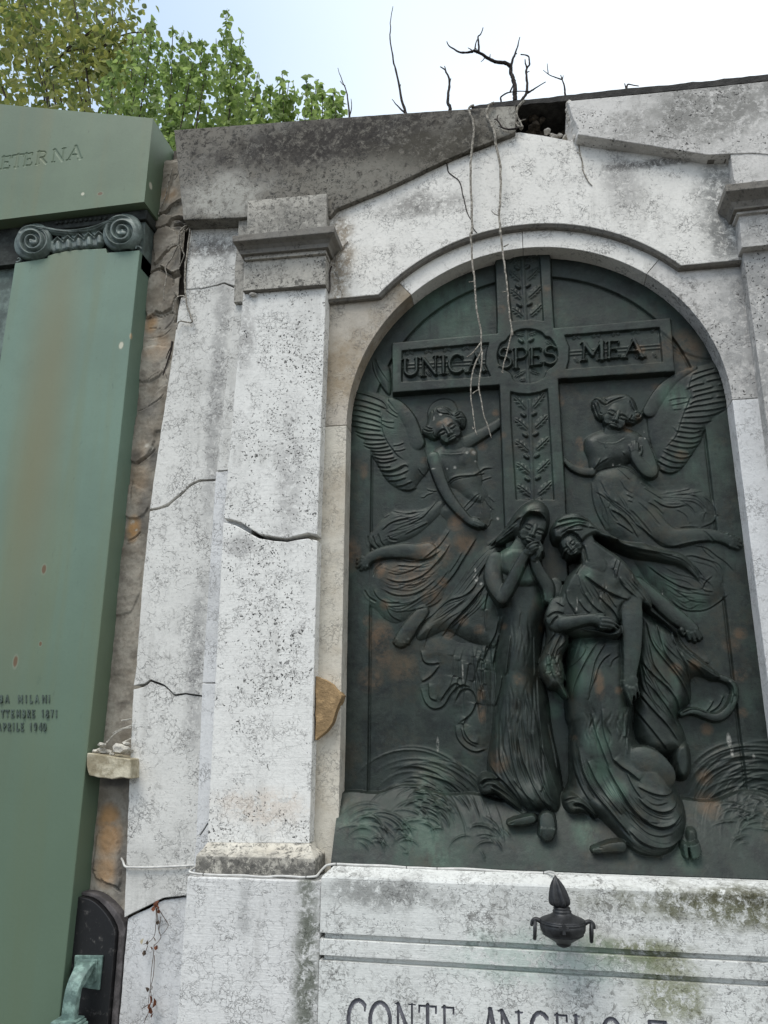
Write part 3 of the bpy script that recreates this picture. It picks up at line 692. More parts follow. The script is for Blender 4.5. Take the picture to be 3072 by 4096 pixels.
def blob(label, sheet, poly, h0, h1, R, ctrl=None, smooth=2, pw=1.0, setmode=False):
    """swelling shape: rises from h0 at its outline to h1 (or to the ctrl heights) within R of the edge"""
    h0 *= KH; h1 *= KH; hm = (h0 + h1) / 2
    P = uw(sheet, poly, hm)
    if smooth: P = chaikin(P, True, smooth)
    r = R * scl(sheet, poly[0] if not isinstance(poly[0][0], str) else (poly[0][1], poly[0][2]), hm) if not isinstance(poly[0][0], str) else R * SH[sheet][2] * .00127
    A = np.array(P)
    s = win(A[:, 0].min(), A[:, 0].max(), A[:, 1].min(), A[:, 1].max())
    if s is None: return
    ins, D = poly_mask(P, s)
    q = np.clip(1 - D / r, 0, 1)
    prof = np.power(np.clip(1 - q * q, 0, 1), pw)
    top = h1
    if ctrl:
        num = 0; den = 0
        for x, y, h in ctrl:
            h = hx(sheet, x, y, h)
            w = uw(sheet, [(x, y)], h)[0]
            k = 1 / (((GX[s] - w[0]) ** 2 + (GZ[s] - w[1]) ** 2) ** 1.3 + 1e-5)
            num = num + k * h; den = den + k
        top = num / den
    val = np.where(ins, h0 + (top - h0) * prof, -9)
    if setmode: up = ins
    else: up = val > H[s]
    hs = H[s]; hs[up] = val[up]; H[s] = hs
    if label: l = LAB[s]; l[up] = lab(label); LAB[s] = l
def fold(sheet, pts, w, d, kind='s', h=.03, side=1, only=None, smooth=True, soft=False):
    """a drapery fold or incised line: c crease, r ridge, s overlapping step (higher side = up for side 1)"""
    d *= KD; mp = pts[len(pts) // 2]; h = hx(sheet, mp[0], mp[1], h) if not isinstance(mp[0], str) else h * KH
    P = uw(sheet, pts, h)
    if smooth and len(P) > 2: P = chaikin(P, False, 2)
    P = np.array(P); wm = w * scl(sheet, pts[0][:2], h)
    reach = wm * (6 if kind == 's' else 3)
    s = win(P[:, 0].min() - reach, P[:, 0].max() + reach, P[:, 1].min() - reach, P[:, 1].max() + reach)
    if s is None: return
    X, Z = GX[s], GZ[s]
    D = np.full(X.shape, 9.); T = np.zeros(X.shape); SG = np.ones(X.shape); EN = np.zeros(X.shape, bool)
    n = len(P) - 1
    for i in range(n):
        a, b = P[i], P[i + 1]
        dd, t = seg_dist(X, Z, a, b)
        nx_, nz_ = -(b[1] - a[1]), b[0] - a[0]
        if abs(nz_) > abs(nx_) * .15: sg = 1 if nz_ > 0 else -1
        else: sg = 1 if nx_ > 0 else -1
        cr = ((X - a[0]) * nx_ + (Z - a[1]) * nz_) * sg
        up = dd < D
        D = np.where(up, dd, D); T = np.where(up, (i + t) / n, T); SG = np.where(up, np.sign(cr), SG)
    tap = np.clip(np.minimum(T, 1 - T) * (3.2 if soft else 5) + (.0 if soft else .12), 0, 1); tap = tap * tap * (3 - 2 * tap) if soft else tap
    if kind == 'c': dv = -d * np.exp(-(D / wm) ** 2) + .3 * d * np.exp(-((D - 1.9 * wm) / wm) ** 2)
    elif kind == 'r': dv = d * np.exp(-(D / wm) ** 2)
    else:
        hi = SG * side > 0
        dv = np.where(hi, d * np.exp(-D / (wm * 2.2)) * np.clip(D / (wm * .35), 0, 1), -.75 * d * np.exp(-D / (wm * .9)) * np.clip(D / (wm * .2), 0, 1))
    dv = dv * tap
    if only:
        ok = np.isin(LAB[s], [lab(o) for o in only]); dv = np.where(ok, dv, 0)
    H[s] += dv
def flatstroke(label, strokes, h, bev=.35):
    li = lab(label)
    for pts, w in strokes:
        for a, b in zip(pts[:-1], pts[1:]):
            r = w / 2
            s = win(min(a[0], b[0]) - r, max(a[0], b[0]) + r, min(a[1], b[1]) - r, max(a[1], b[1]) + r)
            if s is None: continue
            d, t = seg_dist(GX[s], GZ[s], a, b)
            val = np.where(d < r, h - .004 * np.clip((d / r - (1 - bev)) / bev, 0, 1) ** 2, -9)
            up = val > H[s]; hs = H[s]; hs[up] = val[up]; H[s] = hs; l = LAB[s]; l[up] = li; LAB[s] = l
def daub(ch, sheet, x, y, r, amt, h=.03, ry=None, seed=0):
    a = uw(sheet, [(x, y)], h)[0]; k = scl(sheet, (x, y), h)
    rx, rz = r * k, (ry or r) * k
    s = win(a[0] - 2 * rx, a[0] + 2 * rx, a[1] - 2 * rz, a[1] + 2 * rz)
    if s is None: return
    d = np.hypot((GX[s] - a[0]) / rx, (GZ[s] - a[1]) / rz)
    ch[s] = np.maximum(ch[s], amt * np.clip(1.6 - 1.3 * d, 0, 1) ** .8)

def lower(label, sheet, poly, h, amt):
    h *= KH; amt *= KD; P = chaikin(uw(sheet, poly, h), True, 2); A = np.array(P)
    s = win(A[:, 0].min(), A[:, 0].max(), A[:, 1].min(), A[:, 1].max()); ins, D = poly_mask(P, s)
    ins &= H[s] > .07
    H[s] -= np.where(ins, amt * np.clip(D / .006, 0, 1), 0); l = LAB[s]; l[ins] = lab(label); LAB[s] = l
def resample(P, n):
    P = [np.array(q, float) for q in P]
    d = [0]
    for a, b in zip(P[:-1], P[1:]): d.append(d[-1] + np.hypot(*(b - a)))
    return [(np.interp(t, d, [q[0] for q in P]), np.interp(t, d, [q[1] for q in P])) for t in np.linspace(0, d[-1], n)]
def between(sheet, A, B, n, w, d, h, seed=0, kind='s', side=1):
    """lesser folds lying between two main ones"""
    rg = np.random.default_rng(seed + 100)
    A, B = resample(A, 12), resample(B, 12)
    for i in range(1, n + 1):
        t = i / (n + 1) + rg.uniform(-.06, .06)
        t0, t1 = rg.uniform(0, .22), rg.uniform(.78, 1)
        ph = rg.uniform(0, 6)
        P = [(a[0] + (b[0] - a[0]) * (t + .05 * math.sin(k * .9 + ph)), a[1] + (b[1] - a[1]) * (t + .05 * math.sin(k * .9 + ph))) for k, (a, b) in enumerate(zip(A, B))]
        P = P[int(t0 * 11):int(t1 * 11) + 1]
        if len(P) > 2: fold(sheet, P, w * rg.uniform(.8, 1.3), d * rg.uniform(.5, 1.0), kind, h, side, soft=True)
def face(label, sheet, cx, cy, s, rot, h, du=0.0, cut=False):
    global KD
    k0 = KD; KD = .6
    """a face with brow, lowered lids, nose, lips and chin, tilted by rot degrees"""
    c, sn = math.cos(math.radians(rot)), math.sin(math.radians(rot))
    def m(u, v): return (cx + s * (u * c - v * sn), cy + s * (u * sn + v * c))
    def lm(pts, sq=.5): limb(label, sheet, [(*m(u, v), r * s, hh) for u, v, r, hh in pts], sq)
    def fo(pts, w, d, k='c', hh=0): fold(sheet, [m(u, v) for u, v in pts], w * s, d, k, h + hh)
    out = [(-.55, -1.12), (0, -1.22), (.55, -1.12), (.88, -.75), (.98, -.2), (.93, .3), (.74, .78), (.42, 1.15), (0, 1.30), (-.42, 1.15), (-.74, .78), (-.93, .3), (-.98, -.2), (-.88, -.75)]
    blob(label, sheet, [m(*q) for q in out], h - .040, h, s * .95, pw=.65, setmode=cut, ctrl=[(*m(du, 0), h + .002), (*m(-.75, .1), h - .006), (*m(.75, .1), h - .006), (*m(du, -.8), h - .006), (*m(du, .95), h - .002)])
    for g_ in (-1, 1):
        lm([(g_ * .56 + du * .4, .42, .34, h + .001), (g_ * .50 + du * .4, .62, .30, h - .003)], .35)
        fo([(g_ * .80 + du, -.10), (g_ * .48 + du, -.06), (g_ * .18 + du, -.04)], .17, .011)
        fo([(g_ * .84 + du, -.22), (g_ * .50 + du, -.36), (g_ * .16 + du, -.24)], .09, .0055, 'r')
        lm([(g_ * .62 + du, .00, .17, h + .0005), (g_ * .40 + du, .02, .18, h + .002)], .5)
        fo([(g_ * .74 + du, .06), (g_ * .48 + du, .17), (g_ * .24 + du, .10)], .055, .010)
    lm([(du, -.38, .12, h + .003), (du * 1.05, 0, .12, h + .013), (du * 1.15, .30, .14, h + .021), (du * 1.15, .39, .13, h + .019)], .55)
    for g_ in (-1, 1): lm([(du + g_ * .17, .38, .10, h + .012), (du + g_ * .14, .43, .09, h + .010)], .6)
    fo([(du - .2, .50), (du, .52), (du + .2, .50)], .06, .007)
    lm([(du - .30, .72, .07, h + .003), (du - .10, .66, .10, h + .009), (du + .10, .66, .10, h + .009), (du + .30, .72, .07, h + .003)], .6)
    lm([(du - .22, .84, .08, h + .003), (du, .86, .11, h + .009), (du + .22, .84, .08, h + .003)], .6)
    fo([(du - .33, .765), (du - .1, .75), (du + .1, .75), (du + .33, .765)], .05, .008)
    fo([(du - .16, .99), (du, 1.01), (du + .16, .99)], .10, .004)
    KD = k0
# --- border moulding and panel
zr = ZC
border = np.where(GZ > ZC, (XC ** 2 * 0 + np.hypot(GX - XC, GZ - ZC)), np.abs(GX - XC))
H += .010 * np.clip((border - (RA - .105)) / .004, 0, 1)
H += -.005 * np.exp(-((border - (RA - .107)) / .004) ** 2)
# --- the ground the figures stand on: swells forward to the foot of the casting
def gnd(Z):
    t = np.clip((RZ0 + .30 - Z) / .30, 0, 1)
    return .015 + .175 * t ** .75
zg = RZ0 + .27 + .02 * np.sin(GX * 9) + .012 * np.sin(GX * 23 + 1)
k = GZ < zg
H[k] = np.maximum(H[k], gnd(GZ[k])); LAB[k] = lab('ground_strip')
# --- tufts of grass
def tuft(cx, cz, r0, r1, a0, a1, n, seed, amp=.010):
    rg = np.random.default_rng(seed)
    for i in range(n):
        r = r0 + (r1 - r0) * (i + rg.random() * .6) / n
        b0 = a0 + rg.uniform(-.25, .9); b1 = min(a1 + .15, b0 + rg.uniform(.7, 2.0)); r *= rg.uniform(.93, 1.05)
        P = [(cx + r * math.cos(b0 + (b1 - b0) * q / 12) * (1 + .05 * math.sin(i)), cz + r * .95 * math.sin(b0 + (b1 - b0) * q / 12)) for q in range(13)]
        jx, jz = rg.uniform(-.06, .06), rg.uniform(-.05, .05); P = [(a + jx, b + jz) for a, b in P]
        m = rg.uniform(.0028, .0062)
        X0 = np.array(P); s = win(X0[:, 0].min() - .03, X0[:, 0].max() + .03, X0[:, 1].min() - .03, X0[:, 1].max() + .03)
        if s is None: continue
        D = np.full(GX[s].shape, 9.); T = np.zeros(GX[s].shape)
        for q in range(12):
            dd, t = seg_dist(GX[s], GZ[s], P[q], P[q + 1]); up = dd < D; D = np.where(up, dd, D); T = np.where(up, (q + t) / 12, T)
        ins = np.hypot(GX[s] - cx - jx, GZ[s] - cz - jz) < r
        tap = np.clip(np.minimum(T * 3, (1 - T) * 2.2), 0, 1)
        H[s] += amp * rg.uniform(.5, 1.2) * tap * np.where(ins, np.exp(-D / m), -.7 * np.exp(-D / (m * .5)))
def jp(x, y, s='J', h=.02): return uw(s, [(x, y)], h)[0]
cx, cz = jp(700, 1500)
H += .022 * np.exp(-(np.hypot((GX - cx) / .24, (GZ - cz - .08) / .2)) ** 2) * (LAB == 0)
tuft(cx, cz, .07, .32, .1, 2.9, 90, 5, .0065)
tuft(*jp(350, 1620), .06, .17, .2, 2.6, 20, 8, .009)
tuft(*jp(760, 1480, h=.05), .03, .13, .1, 2.8, 20, 9, .009)
tuft(*jp(1650, 1500, 'L'), .06, .33, .9, 3.0, 70, 6, .006)
tuft(*jp(1500, 1620, 'L', .06), .05, .16, .5, 2.7, 16, 12, .008)
tuft(*jp(1150, 1640, 'J', .1), .04, .12, .3, 2.7, 12, 14, .008)
tuft(*jp(600, 1640, 'J', .1), .03, .10, .3, 2.7, 12, 15, .008)
LAB[(LAB == 0) & (np.hypot(GX - cx, GZ - cz) < .34) & (GZ < cz + .33) & (GZ > zg)] = lab('grass_tuft')

# --- the cross
KH = KD = 1.0
CH = .044
blob('cross', 'S', [('t3', 120, 120), ('t3', 1045, 100), ('t3', 1105, 1310), ('t4', 1205, 0), ('t4', 1300, 1659), ('S', 2275, 2330), ('S', 2026, 2330), ('t4', 265, 1659), ('t4', 205, 0), ('t3', 160, 1420)], CH - .004, CH, 8, smooth=0)
blob('cross', 'S', [('S', 1566, 1369), ('S', 2685, 1269), ('S', 2702, 1488), ('t5', 0, 785), ('S', 1996, 1542), ('S', 1568, 1573)], CH - .004, CH, 8, smooth=0)
def recess(sheet, poly, dep=.015, smooth=0):
    P = uw(sheet, poly, CH); P = chaikin(P, True, smooth) if smooth else P
    A = np.array(P); s = win(A[:, 0].min(), A[:, 0].max(), A[:, 1].min(), A[:, 1].max())
    ins, D = poly_mask(P, s)
    H[s] = np.where(ins, np.minimum(H[s], CH - dep * np.clip(D / .004, 0, 1)), H[s])
recess('t1', [(186, 405), (1352, 297), (1312, 430), (1305, 590), (1375, 748), (180, 822)])
recess('t5', [(20, 200), (1292, 95), (1335, 556), (45, 652), (80, 520), (84, 350)])
recess('t2', [(150, 600), (170, 480), (210, 380), (300, 340), (345, 265), (450, 185), (560, 148), (700, 138), (840, 165), (930, 215), (960, 270), (1040, 275), (1120, 380), (1170, 500), (1172, 640), (1110, 760), (985, 830), (960, 930), (900, 990), (780, 1040), (640, 1055), (500, 1040), (410, 985), (395, 890), (280, 830), (185, 760)], smooth=1)
recess('t3', [(290, 200), (870, 180), (935, 1262), (690, 1232), (400, 1262)])
recess('t2', [(375, 1180), (520, 1215), (690, 1222), (860, 1190), (1003, 1135), ('t4', 1112, 1659), ('t4', 470, 1659), ('t4', 380, 300)])
# step between the cross and its thickness
fold('t3', [(1050, 430), (1075, 800), (1105, 1310)], 4, .01, 'c', CH); fold('t4', [(1206, 0), (1235, 500), (1262, 1000), (1300, 1659)], 4, .012, 'c', CH)
# olive garland
GH = CH - .009
def leaf(sheet, base, tip, wd, h=None, n=4):
    h = h or GH
    bx, by = base; tx, ty = tip
    dx, dy = tx - bx, ty - by; L = math.hypot(dx, dy); ux, uy = dx / L, dy / L; px_, py_ = -uy, ux
    lo, hi = [], []
    for i in range(2 * n + 1):
        t = i / (2 * n); w = wd * (math.sin(math.pi * min(1, t * .86 + .1)) ** .8) * (1.0 if i % 2 else .78)
        lo.append((bx + dx * t + px_ * w, by + dy * t + py_ * w)); hi.append((bx + dx * t - px_ * w, by + dy * t - py_ * w))
    blob('cross_leaf', sheet, [base] + lo + [tip] + hi[::-1], h - .009, h, wd * .8, smooth=1)
    fold(sheet, [(bx + dx * .1, by + dy * .1), (bx + dx * .55 + px_ * wd * .1, by + dy * .55 + py_ * wd * .1), (bx + dx * .92, by + dy * .92)], wd * .09, .006, 'c', h)
    for q in (.35, .6):
        for sg in (-1, 1):
            fold(sheet, [(bx + dx * q, by + dy * q), (bx + dx * (q + .2) + px_ * wd * .6 * sg, by + dy * (q + .2) + py_ * wd * .6 * sg)], wd * .07, .004, 'c', h)
def olive(sheet, x, y, rx, a):
    limb('cross_berry', sheet, [(x - 22 * math.cos(a), y - 22 * math.sin(a), rx * .75, GH + .004), (x + 22 * math.cos(a), y + 22 * math.sin(a), rx * .75, GH + .006)], .9)
for sh, st_, rows in (('t3', [(580, 190), (605, 700), (632, 1225)], [(540, 290, 335, 215), (555, 600, 345, 420), (580, 905, 365, 720), (600, 1200, 390, 1030)]),):
    limb('cross_stem', sh, [(x, y, 32, CH - .010) for x, y in st_], .6)
    for bx, by, tx, ty in rows:
        leaf(sh, (bx, by), (tx, ty), 95); leaf(sh, (bx + 95, by - 10), (bx + 95 + (bx - tx) * 1.08, ty - 60), 95)
        olive(sh, bx - 50, by + 75, 40, .6); olive(sh, bx + 115, by + 62, 40, -.6)
limb('cross_stem', 't4', [(705, 0, 34, CH - .010), (725, 800, 34, CH - .010), (748, 1659, 34, CH - .010)], .6)
for bx, by, tx, ty in ((650, 165, 425, -90), (682, 500, 435, 290), (700, 860, 445, 655), (715, 1230, 462, 1030), (735, 1600, 470, 1390)):
    leaf('t4', (bx, by), (tx, ty), 98); leaf('t4', (bx + 95, by - 20), (bx + 95 + (bx - tx) * .95, ty - 55), 98)
    olive('t4', bx - 55, by + 70, 42, .6); olive('t4', bx + 120, by + 55, 42, -.6)
limb('cross_stem', 't2', [(640, 160, 30, CH - .010), (655, 600, 30, CH - .012), (680, 1050, 30, CH - .010)], .6)
olive('t2', 555, 335, 42, .6); olive('t2', 725, 320, 42, -.6)
for b, tt in (((620, 250), (430, 220)), ((670, 245), (850, 190)), ((640, 830), (430, 960)), ((690, 830), (880, 900)), ((650, 980), (520, 1000)), ((300, 420), (200, 560)), ((960, 330), (1080, 420))): leaf('t2', b, tt, 60)
for i in range(9):
    x = 230 + i * 125
    leaf('t1', (x, 470 - i * 11), (x + 85 * (-1) ** i, 395 - i * 8), 34); leaf('t1', (x + 30, 690 - i * 9), (x + 110, 775 - i * 6), 34)
    x = 120 + i * 130
    leaf('t5', (x, 260 - i * 12), (x + 80 * (-1) ** i, 200 - i * 9), 34); leaf('t5', (x + 30, 500 - i * 9), (x + 100, 580 - i * 8), 32)
for dy in (0, 45):
    limb('cross_stem', 't1', [(190, 590 + dy, 12, GH - .002), (1300, 530 + dy, 12, GH - .002)], .6); limb('cross_stem', 't5', [(90, 415 + dy, 12, GH - .002), (1310, 325 + dy, 12, GH - .002)], .6)
# raised letters
LETTERS = []
def rl(ch, s, x0, y0, x1, y1, dy):
    """letter in a box: top-left, bottom-right, and the rise dy of its right side"""
    def corner(u, v_):
        q = at(s, x0 + (x1 - x0) * u, y0 + (y1 - y0) * v_ - dy * u, Y0 - CH - .003); return (q.x, q.z)
    nm = 'letter%d' % len(LETTERS); LETTERS.append(nm)
    flatstroke(nm, glyph_world(ch, corner, 1.2), CH + .006)
rl('U', 't1', 195, 512, 420, 742, 22); rl('N', 't1', 440, 490, 665, 742, 30); rl('I', 't1', 650, 470, 830, 710, 10)
rl('C', 't1', 800, 460, 1015, 700, 15); rl('A', 't1', 1045, 445, 1300, 690, 22)
rl('S', 't2', 165, 455, 415, 800, 12); rl('P', 't2', 410, 458, 680, 795, 18); rl('E', 't2', 690, 455, 925, 752, 18); rl('S', 't2', 925, 425, 1165, 735, 15)
rl('M', 't5', 250, 290, 555, 535, 22); rl('E', 't5', 580, 278, 785, 512, 22); rl('A', 't5', 800, 255, 1090, 498, 15)

# --- left angel
KH, KD = .58, .62
A1 = 'angel_left'
def body(n): return n
blob('wing_far_left', 'a1', [(362, 95), (400, 68), (470, 118), (540, 180), (608, 232), (612, 590), (560, 592), (480, 480), (415, 360), (370, 235)], .008, .026, 80)
fold('a1', [(410, 120), (430, 200), (500, 320), (590, 440)], 9, .006, 's', .02)
fold('a1', [(360, 150), (385, 300), (470, 460), (570, 590)], 8, .007, 's', .01)
wingL = [('a1', 40, 480), ('a1', 140, 478), ('a1', 260, 496), ('a1', 400, 540), ('a1', 540, 600), ('a1', 620, 640), ('a1', 690, 635), ('a1', 770, 690), ('a1', 860, 780), ('a1', 930, 870), ('a1', 970, 960), ('a1', 1000, 1150), ('a1', 1060, 1330), ('a1', 1090, 1450),
    ('H', 770, 330), ('H', 700, 400), ('H', 660, 465), ('H', 610, 490), ('H', 540, 470), ('H', 470, 422), ('H', 430, 372), ('H', 395, 305), ('H', 345, 225), ('H', 300, 162), ('H', 245, 85), ('a1', 130, 1085), ('a1', 40, 1010)]
blob('wing_left', 'a1', wingL, .006, .036, 170)
limb('wing_left', 'a1', [(600, 655, 30, .034), (680, 700, 60, .042), (770, 800, 80, .044), (850, 920, 90, .044), (900, 1050, 90, .042), (940, 1220, 110, .040)], .3)
feL = [[(120, 575), (200, 585), (300, 610), (420, 650), (520, 700), (565, 795)], [(115, 660), (200, 675), (320, 705), (440, 745), (560, 798)], [(75, 740), (170, 742), (290, 770), (400, 805), (475, 832)],
    [(75, 800), (200, 815), (320, 850), (440, 882), (485, 910)], [(60, 868), (150, 880), (260, 910), (380, 935), (490, 985)], [(55, 935), (150, 955), (280, 985), (400, 1010), (492, 1040)],
    [(55, 1000), (160, 1025), (280, 1055), (400, 1075), (485, 1085)], [(130, 1075), (220, 1115), (330, 1135), (470, 1138), (515, 1162)], [(150, 1120), (220, 1165), (320, 1195), (450, 1206), (552, 1198)],
    [(245, 1235), (330, 1260), (450, 1262), (565, 1245)], [(250, 1268), (330, 1306), (440, 1318), (540, 1300), (595, 1285)], [(330, 1335), (430, 1360), (540, 1355), (625, 1335)],
    [(375, 1380), (470, 1405), (560, 1400), (645, 1375)], [(385, 1420), (480, 1460), (590, 1455), (665, 1435)], [(420, 1480), (510, 1510), (620, 1490), (695, 1460)], [(430, 1540), (520, 1565), (615, 1560)], [(490, 1600), (560, 1620), (680, 1600), (800, 1530), (835, 1560)]]
for p in feL: fold('a1', p, 10, .013, 's', .02)
for p in [[(400, 330), (450, 347), (520, 347), (590, 310)], [(420, 368), (490, 382), (560, 372), (620, 340)], [(460, 412), (530, 417), (600, 395)], [(520, 452), (580, 452), (645, 420)], [(560, 475), (620, 487), (675, 460)]]: fold('H', p, 6, .012, 's', .02)
for p in [[(490, 940), (560, 965), (655, 968)], [(490, 990), (560, 1030), (655, 1045)], [(640, 1280), (720, 1270), (785, 1240)], [(650, 1350), (730, 1345), (805, 1320)], [(560, 700), (600, 780), (700, 860)], [(540, 800), (620, 860), (700, 900)]]: fold('a1', p, 9, .008, 's', .03)
fold('a1', [(470, 830), (480, 900), (490, 1000), (500, 1080), (550, 1200), (600, 1280), (640, 1330), (700, 1410), (770, 1450)], 12, .008, 's', .03)
# halo
blob('halo_left', 'a2', [(760, 420), (750, 300), (700, 200), (620, 150), (500, 138), (390, 170), (300, 240), (250, 340), (240, 450), (300, 600), (700, 600)], .007, .012, 30)
# robe, back to front
robeL = [('a4', 1000, 40), ('a4', 1080, 60), ('a3', 560, 740), ('a3', 900, 630), ('a3', 1140, 660), ('a3', 1230, 900), ('a3', 1310, 1200), ('a3', 1310, 1350), ('a3', 1200, 1500), ('a4', 1420, 340), ('a4', 1390, 430), ('a4', 1300, 600), ('a4', 1180, 800), ('a4', 1050, 960), ('a4', 1020, 1090), ('a4', 880, 1200), ('a4', 720, 1262), ('a4', 600, 1332), ('a4', 510, 1362), ('a4', 430, 1345), ('a4', 355, 1290), ('a4', 300, 1215), ('a4', 220, 1170), ('a4', 150, 1090), ('a4', 130, 980), ('a4', 170, 850), ('a4', 240, 740), ('a4', 300, 680), ('a4', 520, 620), ('a4', 800, 640), ('a4', 900, 520), ('a4', 1040, 370), ('a4', 1090, 230), ('a4', 980, 150)]
blob('robe_left', 'a4', robeL, .002, .022, 170, smooth=2)
blob('robe_left', 'a4', [(470, 118), (600, 148), (735, 128), (900, 70), (1020, -10), (1060, 80), (900, 250), (700, 420), (480, 480), (330, 530), (270, 545), (200, 470), (200, 390), (280, 300), (350, 215), (430, 160)], .003, .014, 70)
# legs
limb(A1, 'a4', [(860, 560, 100, .036), (740, 570, 92, .044), (600, 550, 86, .048), (430, 565, 74, .046), (300, 590, 62, .044), (200, 640, 60, .042), (160, 690, 58, .042)], .6)
for x, y, x2, y2 in ((130, 640, 90, 655), (125, 670, 82, 690), (125, 705, 82, 735), (150, 730, 120, 765), (185, 735, 170, 755)): limb(A1, 'a4', [(x, y, 24, .042), (x2, y2, 18, .034)], .8)
limb(A1, 'a4', [(800, 1230, 70, .030), (700, 1350, 82, .038), (620, 1470, 92, .042), (560, 1550, 80, .042)], .6)
for x, y, x2, y2 in ((520, 1550, 490, 1570), (530, 1570, 512, 1598), (560, 1580, 548, 1612), (590, 1580, 586, 1606), (640, 1550, 640, 1575)): limb(A1, 'a4', [(x, y, 26, .042), (x2, y2, 20, .034)], .8)
FR = ['robe_left', A1]
for p, w, d in [([(400, 870), (500, 910), (620, 910), (760, 870), (860, 800), (930, 730), (1010, 640), (1060, 570)], 11, .012), ([(480, 640), (560, 662), (680, 688), (800, 668), (900, 640), (1000, 560)], 9, .012), ([(640, 972), (720, 962), (860, 880)], 9, .006),
    ([(380, 1000), (460, 1050), (560, 1062), (680, 1050), (780, 1010), (870, 980)], 10, .007), ([(260, 1000), (300, 1080), (380, 1130), (470, 1142), (560, 1130)], 10, .008), ([(400, 1180), (520, 1182), (680, 1150), (760, 1100)], 9, .006),
    ([(400, 1170), (420, 1240), (470, 1300), (560, 1340)], 10, .007), ([(700, 1212), (830, 1192), (950, 1150), (1020, 1080)], 9, .006), ([(1060, 930), (1130, 850), (1180, 780), (1250, 660), (1330, 530), (1400, 420)], 12, .012),
    ([(820, 650), (900, 590), (1000, 490), (1050, 420), (1100, 340)], 10, .011), ([(960, 720), (1040, 620), (1100, 500)], 10, .009), ([(360, 330), (430, 260), (530, 222), (650, 200)], 9, .010), ([(370, 200), (440, 155)], 7, .008),
    ([(610, 380), (700, 332), (800, 282), (860, 250)], 9, .009), ([(670, 260), (800, 200), (870, 120), (950, 20)], 9, .009), ([(470, 118), (560, 142), (650, 147), (735, 130)], 7, .010), ([(640, 950), (760, 930), (830, 860)], 8, .006),
    ([(420, 800), (520, 830), (640, 800), (760, 740)], 9, .006), ([(520, 720), (640, 745), (760, 730)], 8, .006), ([(700, 1060), (820, 990), (930, 900)], 9, .006), ([(1100, 800), (1180, 690), (1240, 580)], 9, .006), ([(900, 1000), (1000, 900), (1080, 790)], 9, .005)]:
    fold('a4', p, w, d, 's', .02)
for p in [[(200, 400), (200, 480), (270, 545)], [(250, 400), (270, 480), (322, 530)], [(310, 380), (330, 460), (372, 510)], [(420, 400), (440, 440), (520, 445)], [(160, 1000), (200, 1080), (290, 1130)], [(260, 840), (280, 760), (350, 700)]]: fold('a4', p, 9, .008, 'c', .015)
between('a4', [(300, 700), (500, 680), (700, 700), (900, 640), (1060, 500)], [(300, 1200), (500, 1350), (720, 1262), (950, 1150), (1200, 850)], 12, 7, .006, .02, 41)
between('a4', [(500, 130), (700, 145), (900, 80)], [(300, 520), (500, 400), (700, 350), (860, 260)], 8, 7, .006, .012, 42)
# torso and raised far arm
limb(A1, 'a2', [(860, 870, 120, .030), (1020, 790, 100, .034), (1200, 690, 88, .036), (1380, 580, 75, .030), (1460, 520, 70, .026)], .5)
blob('dress_left', 'a3', [(235, 310), (335, 205), (470, 120), (620, 80), (760, 60), (900, 110), (1050, 160), (1080, 290), (1060, 430), (1130, 560), (1160, 700), (1140, 850), (1240, 1000), (1150, 1150), (900, 1100), (700, 900), (560, 760), (450, 560), (300, 560)], .006, .038, 200, ctrl=[(640, 300, .042), (850, 350, .046), (800, 560, .036), (900, 800, .040), (450, 300, .040), (1000, 250, .038)])
limb(A1, 'a2', [(690, 800, 105, .044), (700, 930, 120, .042)], .5)
fold('a3', [(470, 255), (620, 272), (760, 270), (840, 256)], 8, .008, 's', .04, -1)
for p, w, d, sd in [([(565, 755), (655, 682), (760, 645), (900, 640), (1030, 632), (1100, 572), (1180, 492), (1320, 488)], 12, .014, 1), ([(600, 765), (690, 700), (820, 665), (960, 650)], 8, .008, 1), ([(1150, 695), (1220, 665), (1310, 640)], 8, .008, 1), ([(1040, 630), (1100, 600), (1190, 570)], 10, .012, 1)]: fold('a3', p, w, d, 's', .04, sd)
for p in [[(840, 1180), (940, 1070), (1060, 960), (1110, 930)], [(880, 1225), (1000, 1110), (1120, 960)], [(1250, 960), (1310, 1020), (1350, 1060)], [(1190, 1010), (1250, 1110), (1340, 1190)], [(1150, 960), (1130, 1100), (1140, 1250)], [(1150, 760), (1200, 900), (1280, 1100), (1310, 1300), (1280, 1440), (1200, 1495)], [(230, 850), (310, 875), (400, 880)], [(130, 985), (190, 985), (240, 930), (340, 910)], [(100, 520), (130, 580), (210, 640)]]: fold('a3', p, 8, .008, 's', .03)
# near arm and hand
limb(A1, 'a3', [(345, 330, 112, .050), (395, 520, 104, .056), (470, 730, 98, .058), (560, 930, 95, .060), (690, 1110, 86, .062), (830, 1270, 74, .064), (930, 1370, 66, .064), (1010, 1415, 62, .064), (1050, 1440, 50, .062)], .55)
for p in [[(990, 1365, 24, .062), (1080, 1365, 22, .062), (1150, 1400, 20, .060), (1205, 1438, 16, .052)], [(1020, 1390, 24, .066), (1095, 1410, 23, .066), (1150, 1445, 21, .062), (1202, 1474, 16, .052)], [(1010, 1420, 25, .066), (1080, 1445, 24, .066), (1130, 1470, 21, .062), (1175, 1486, 16, .052)], [(990, 1440, 26, .062), (1050, 1470, 24, .062), (1100, 1490, 19, .056)], [(960, 1340, 22, .058), (1040, 1330, 20, .056), (1090, 1345, 16, .050)]]: limb(A1, 'a3', p, .8)
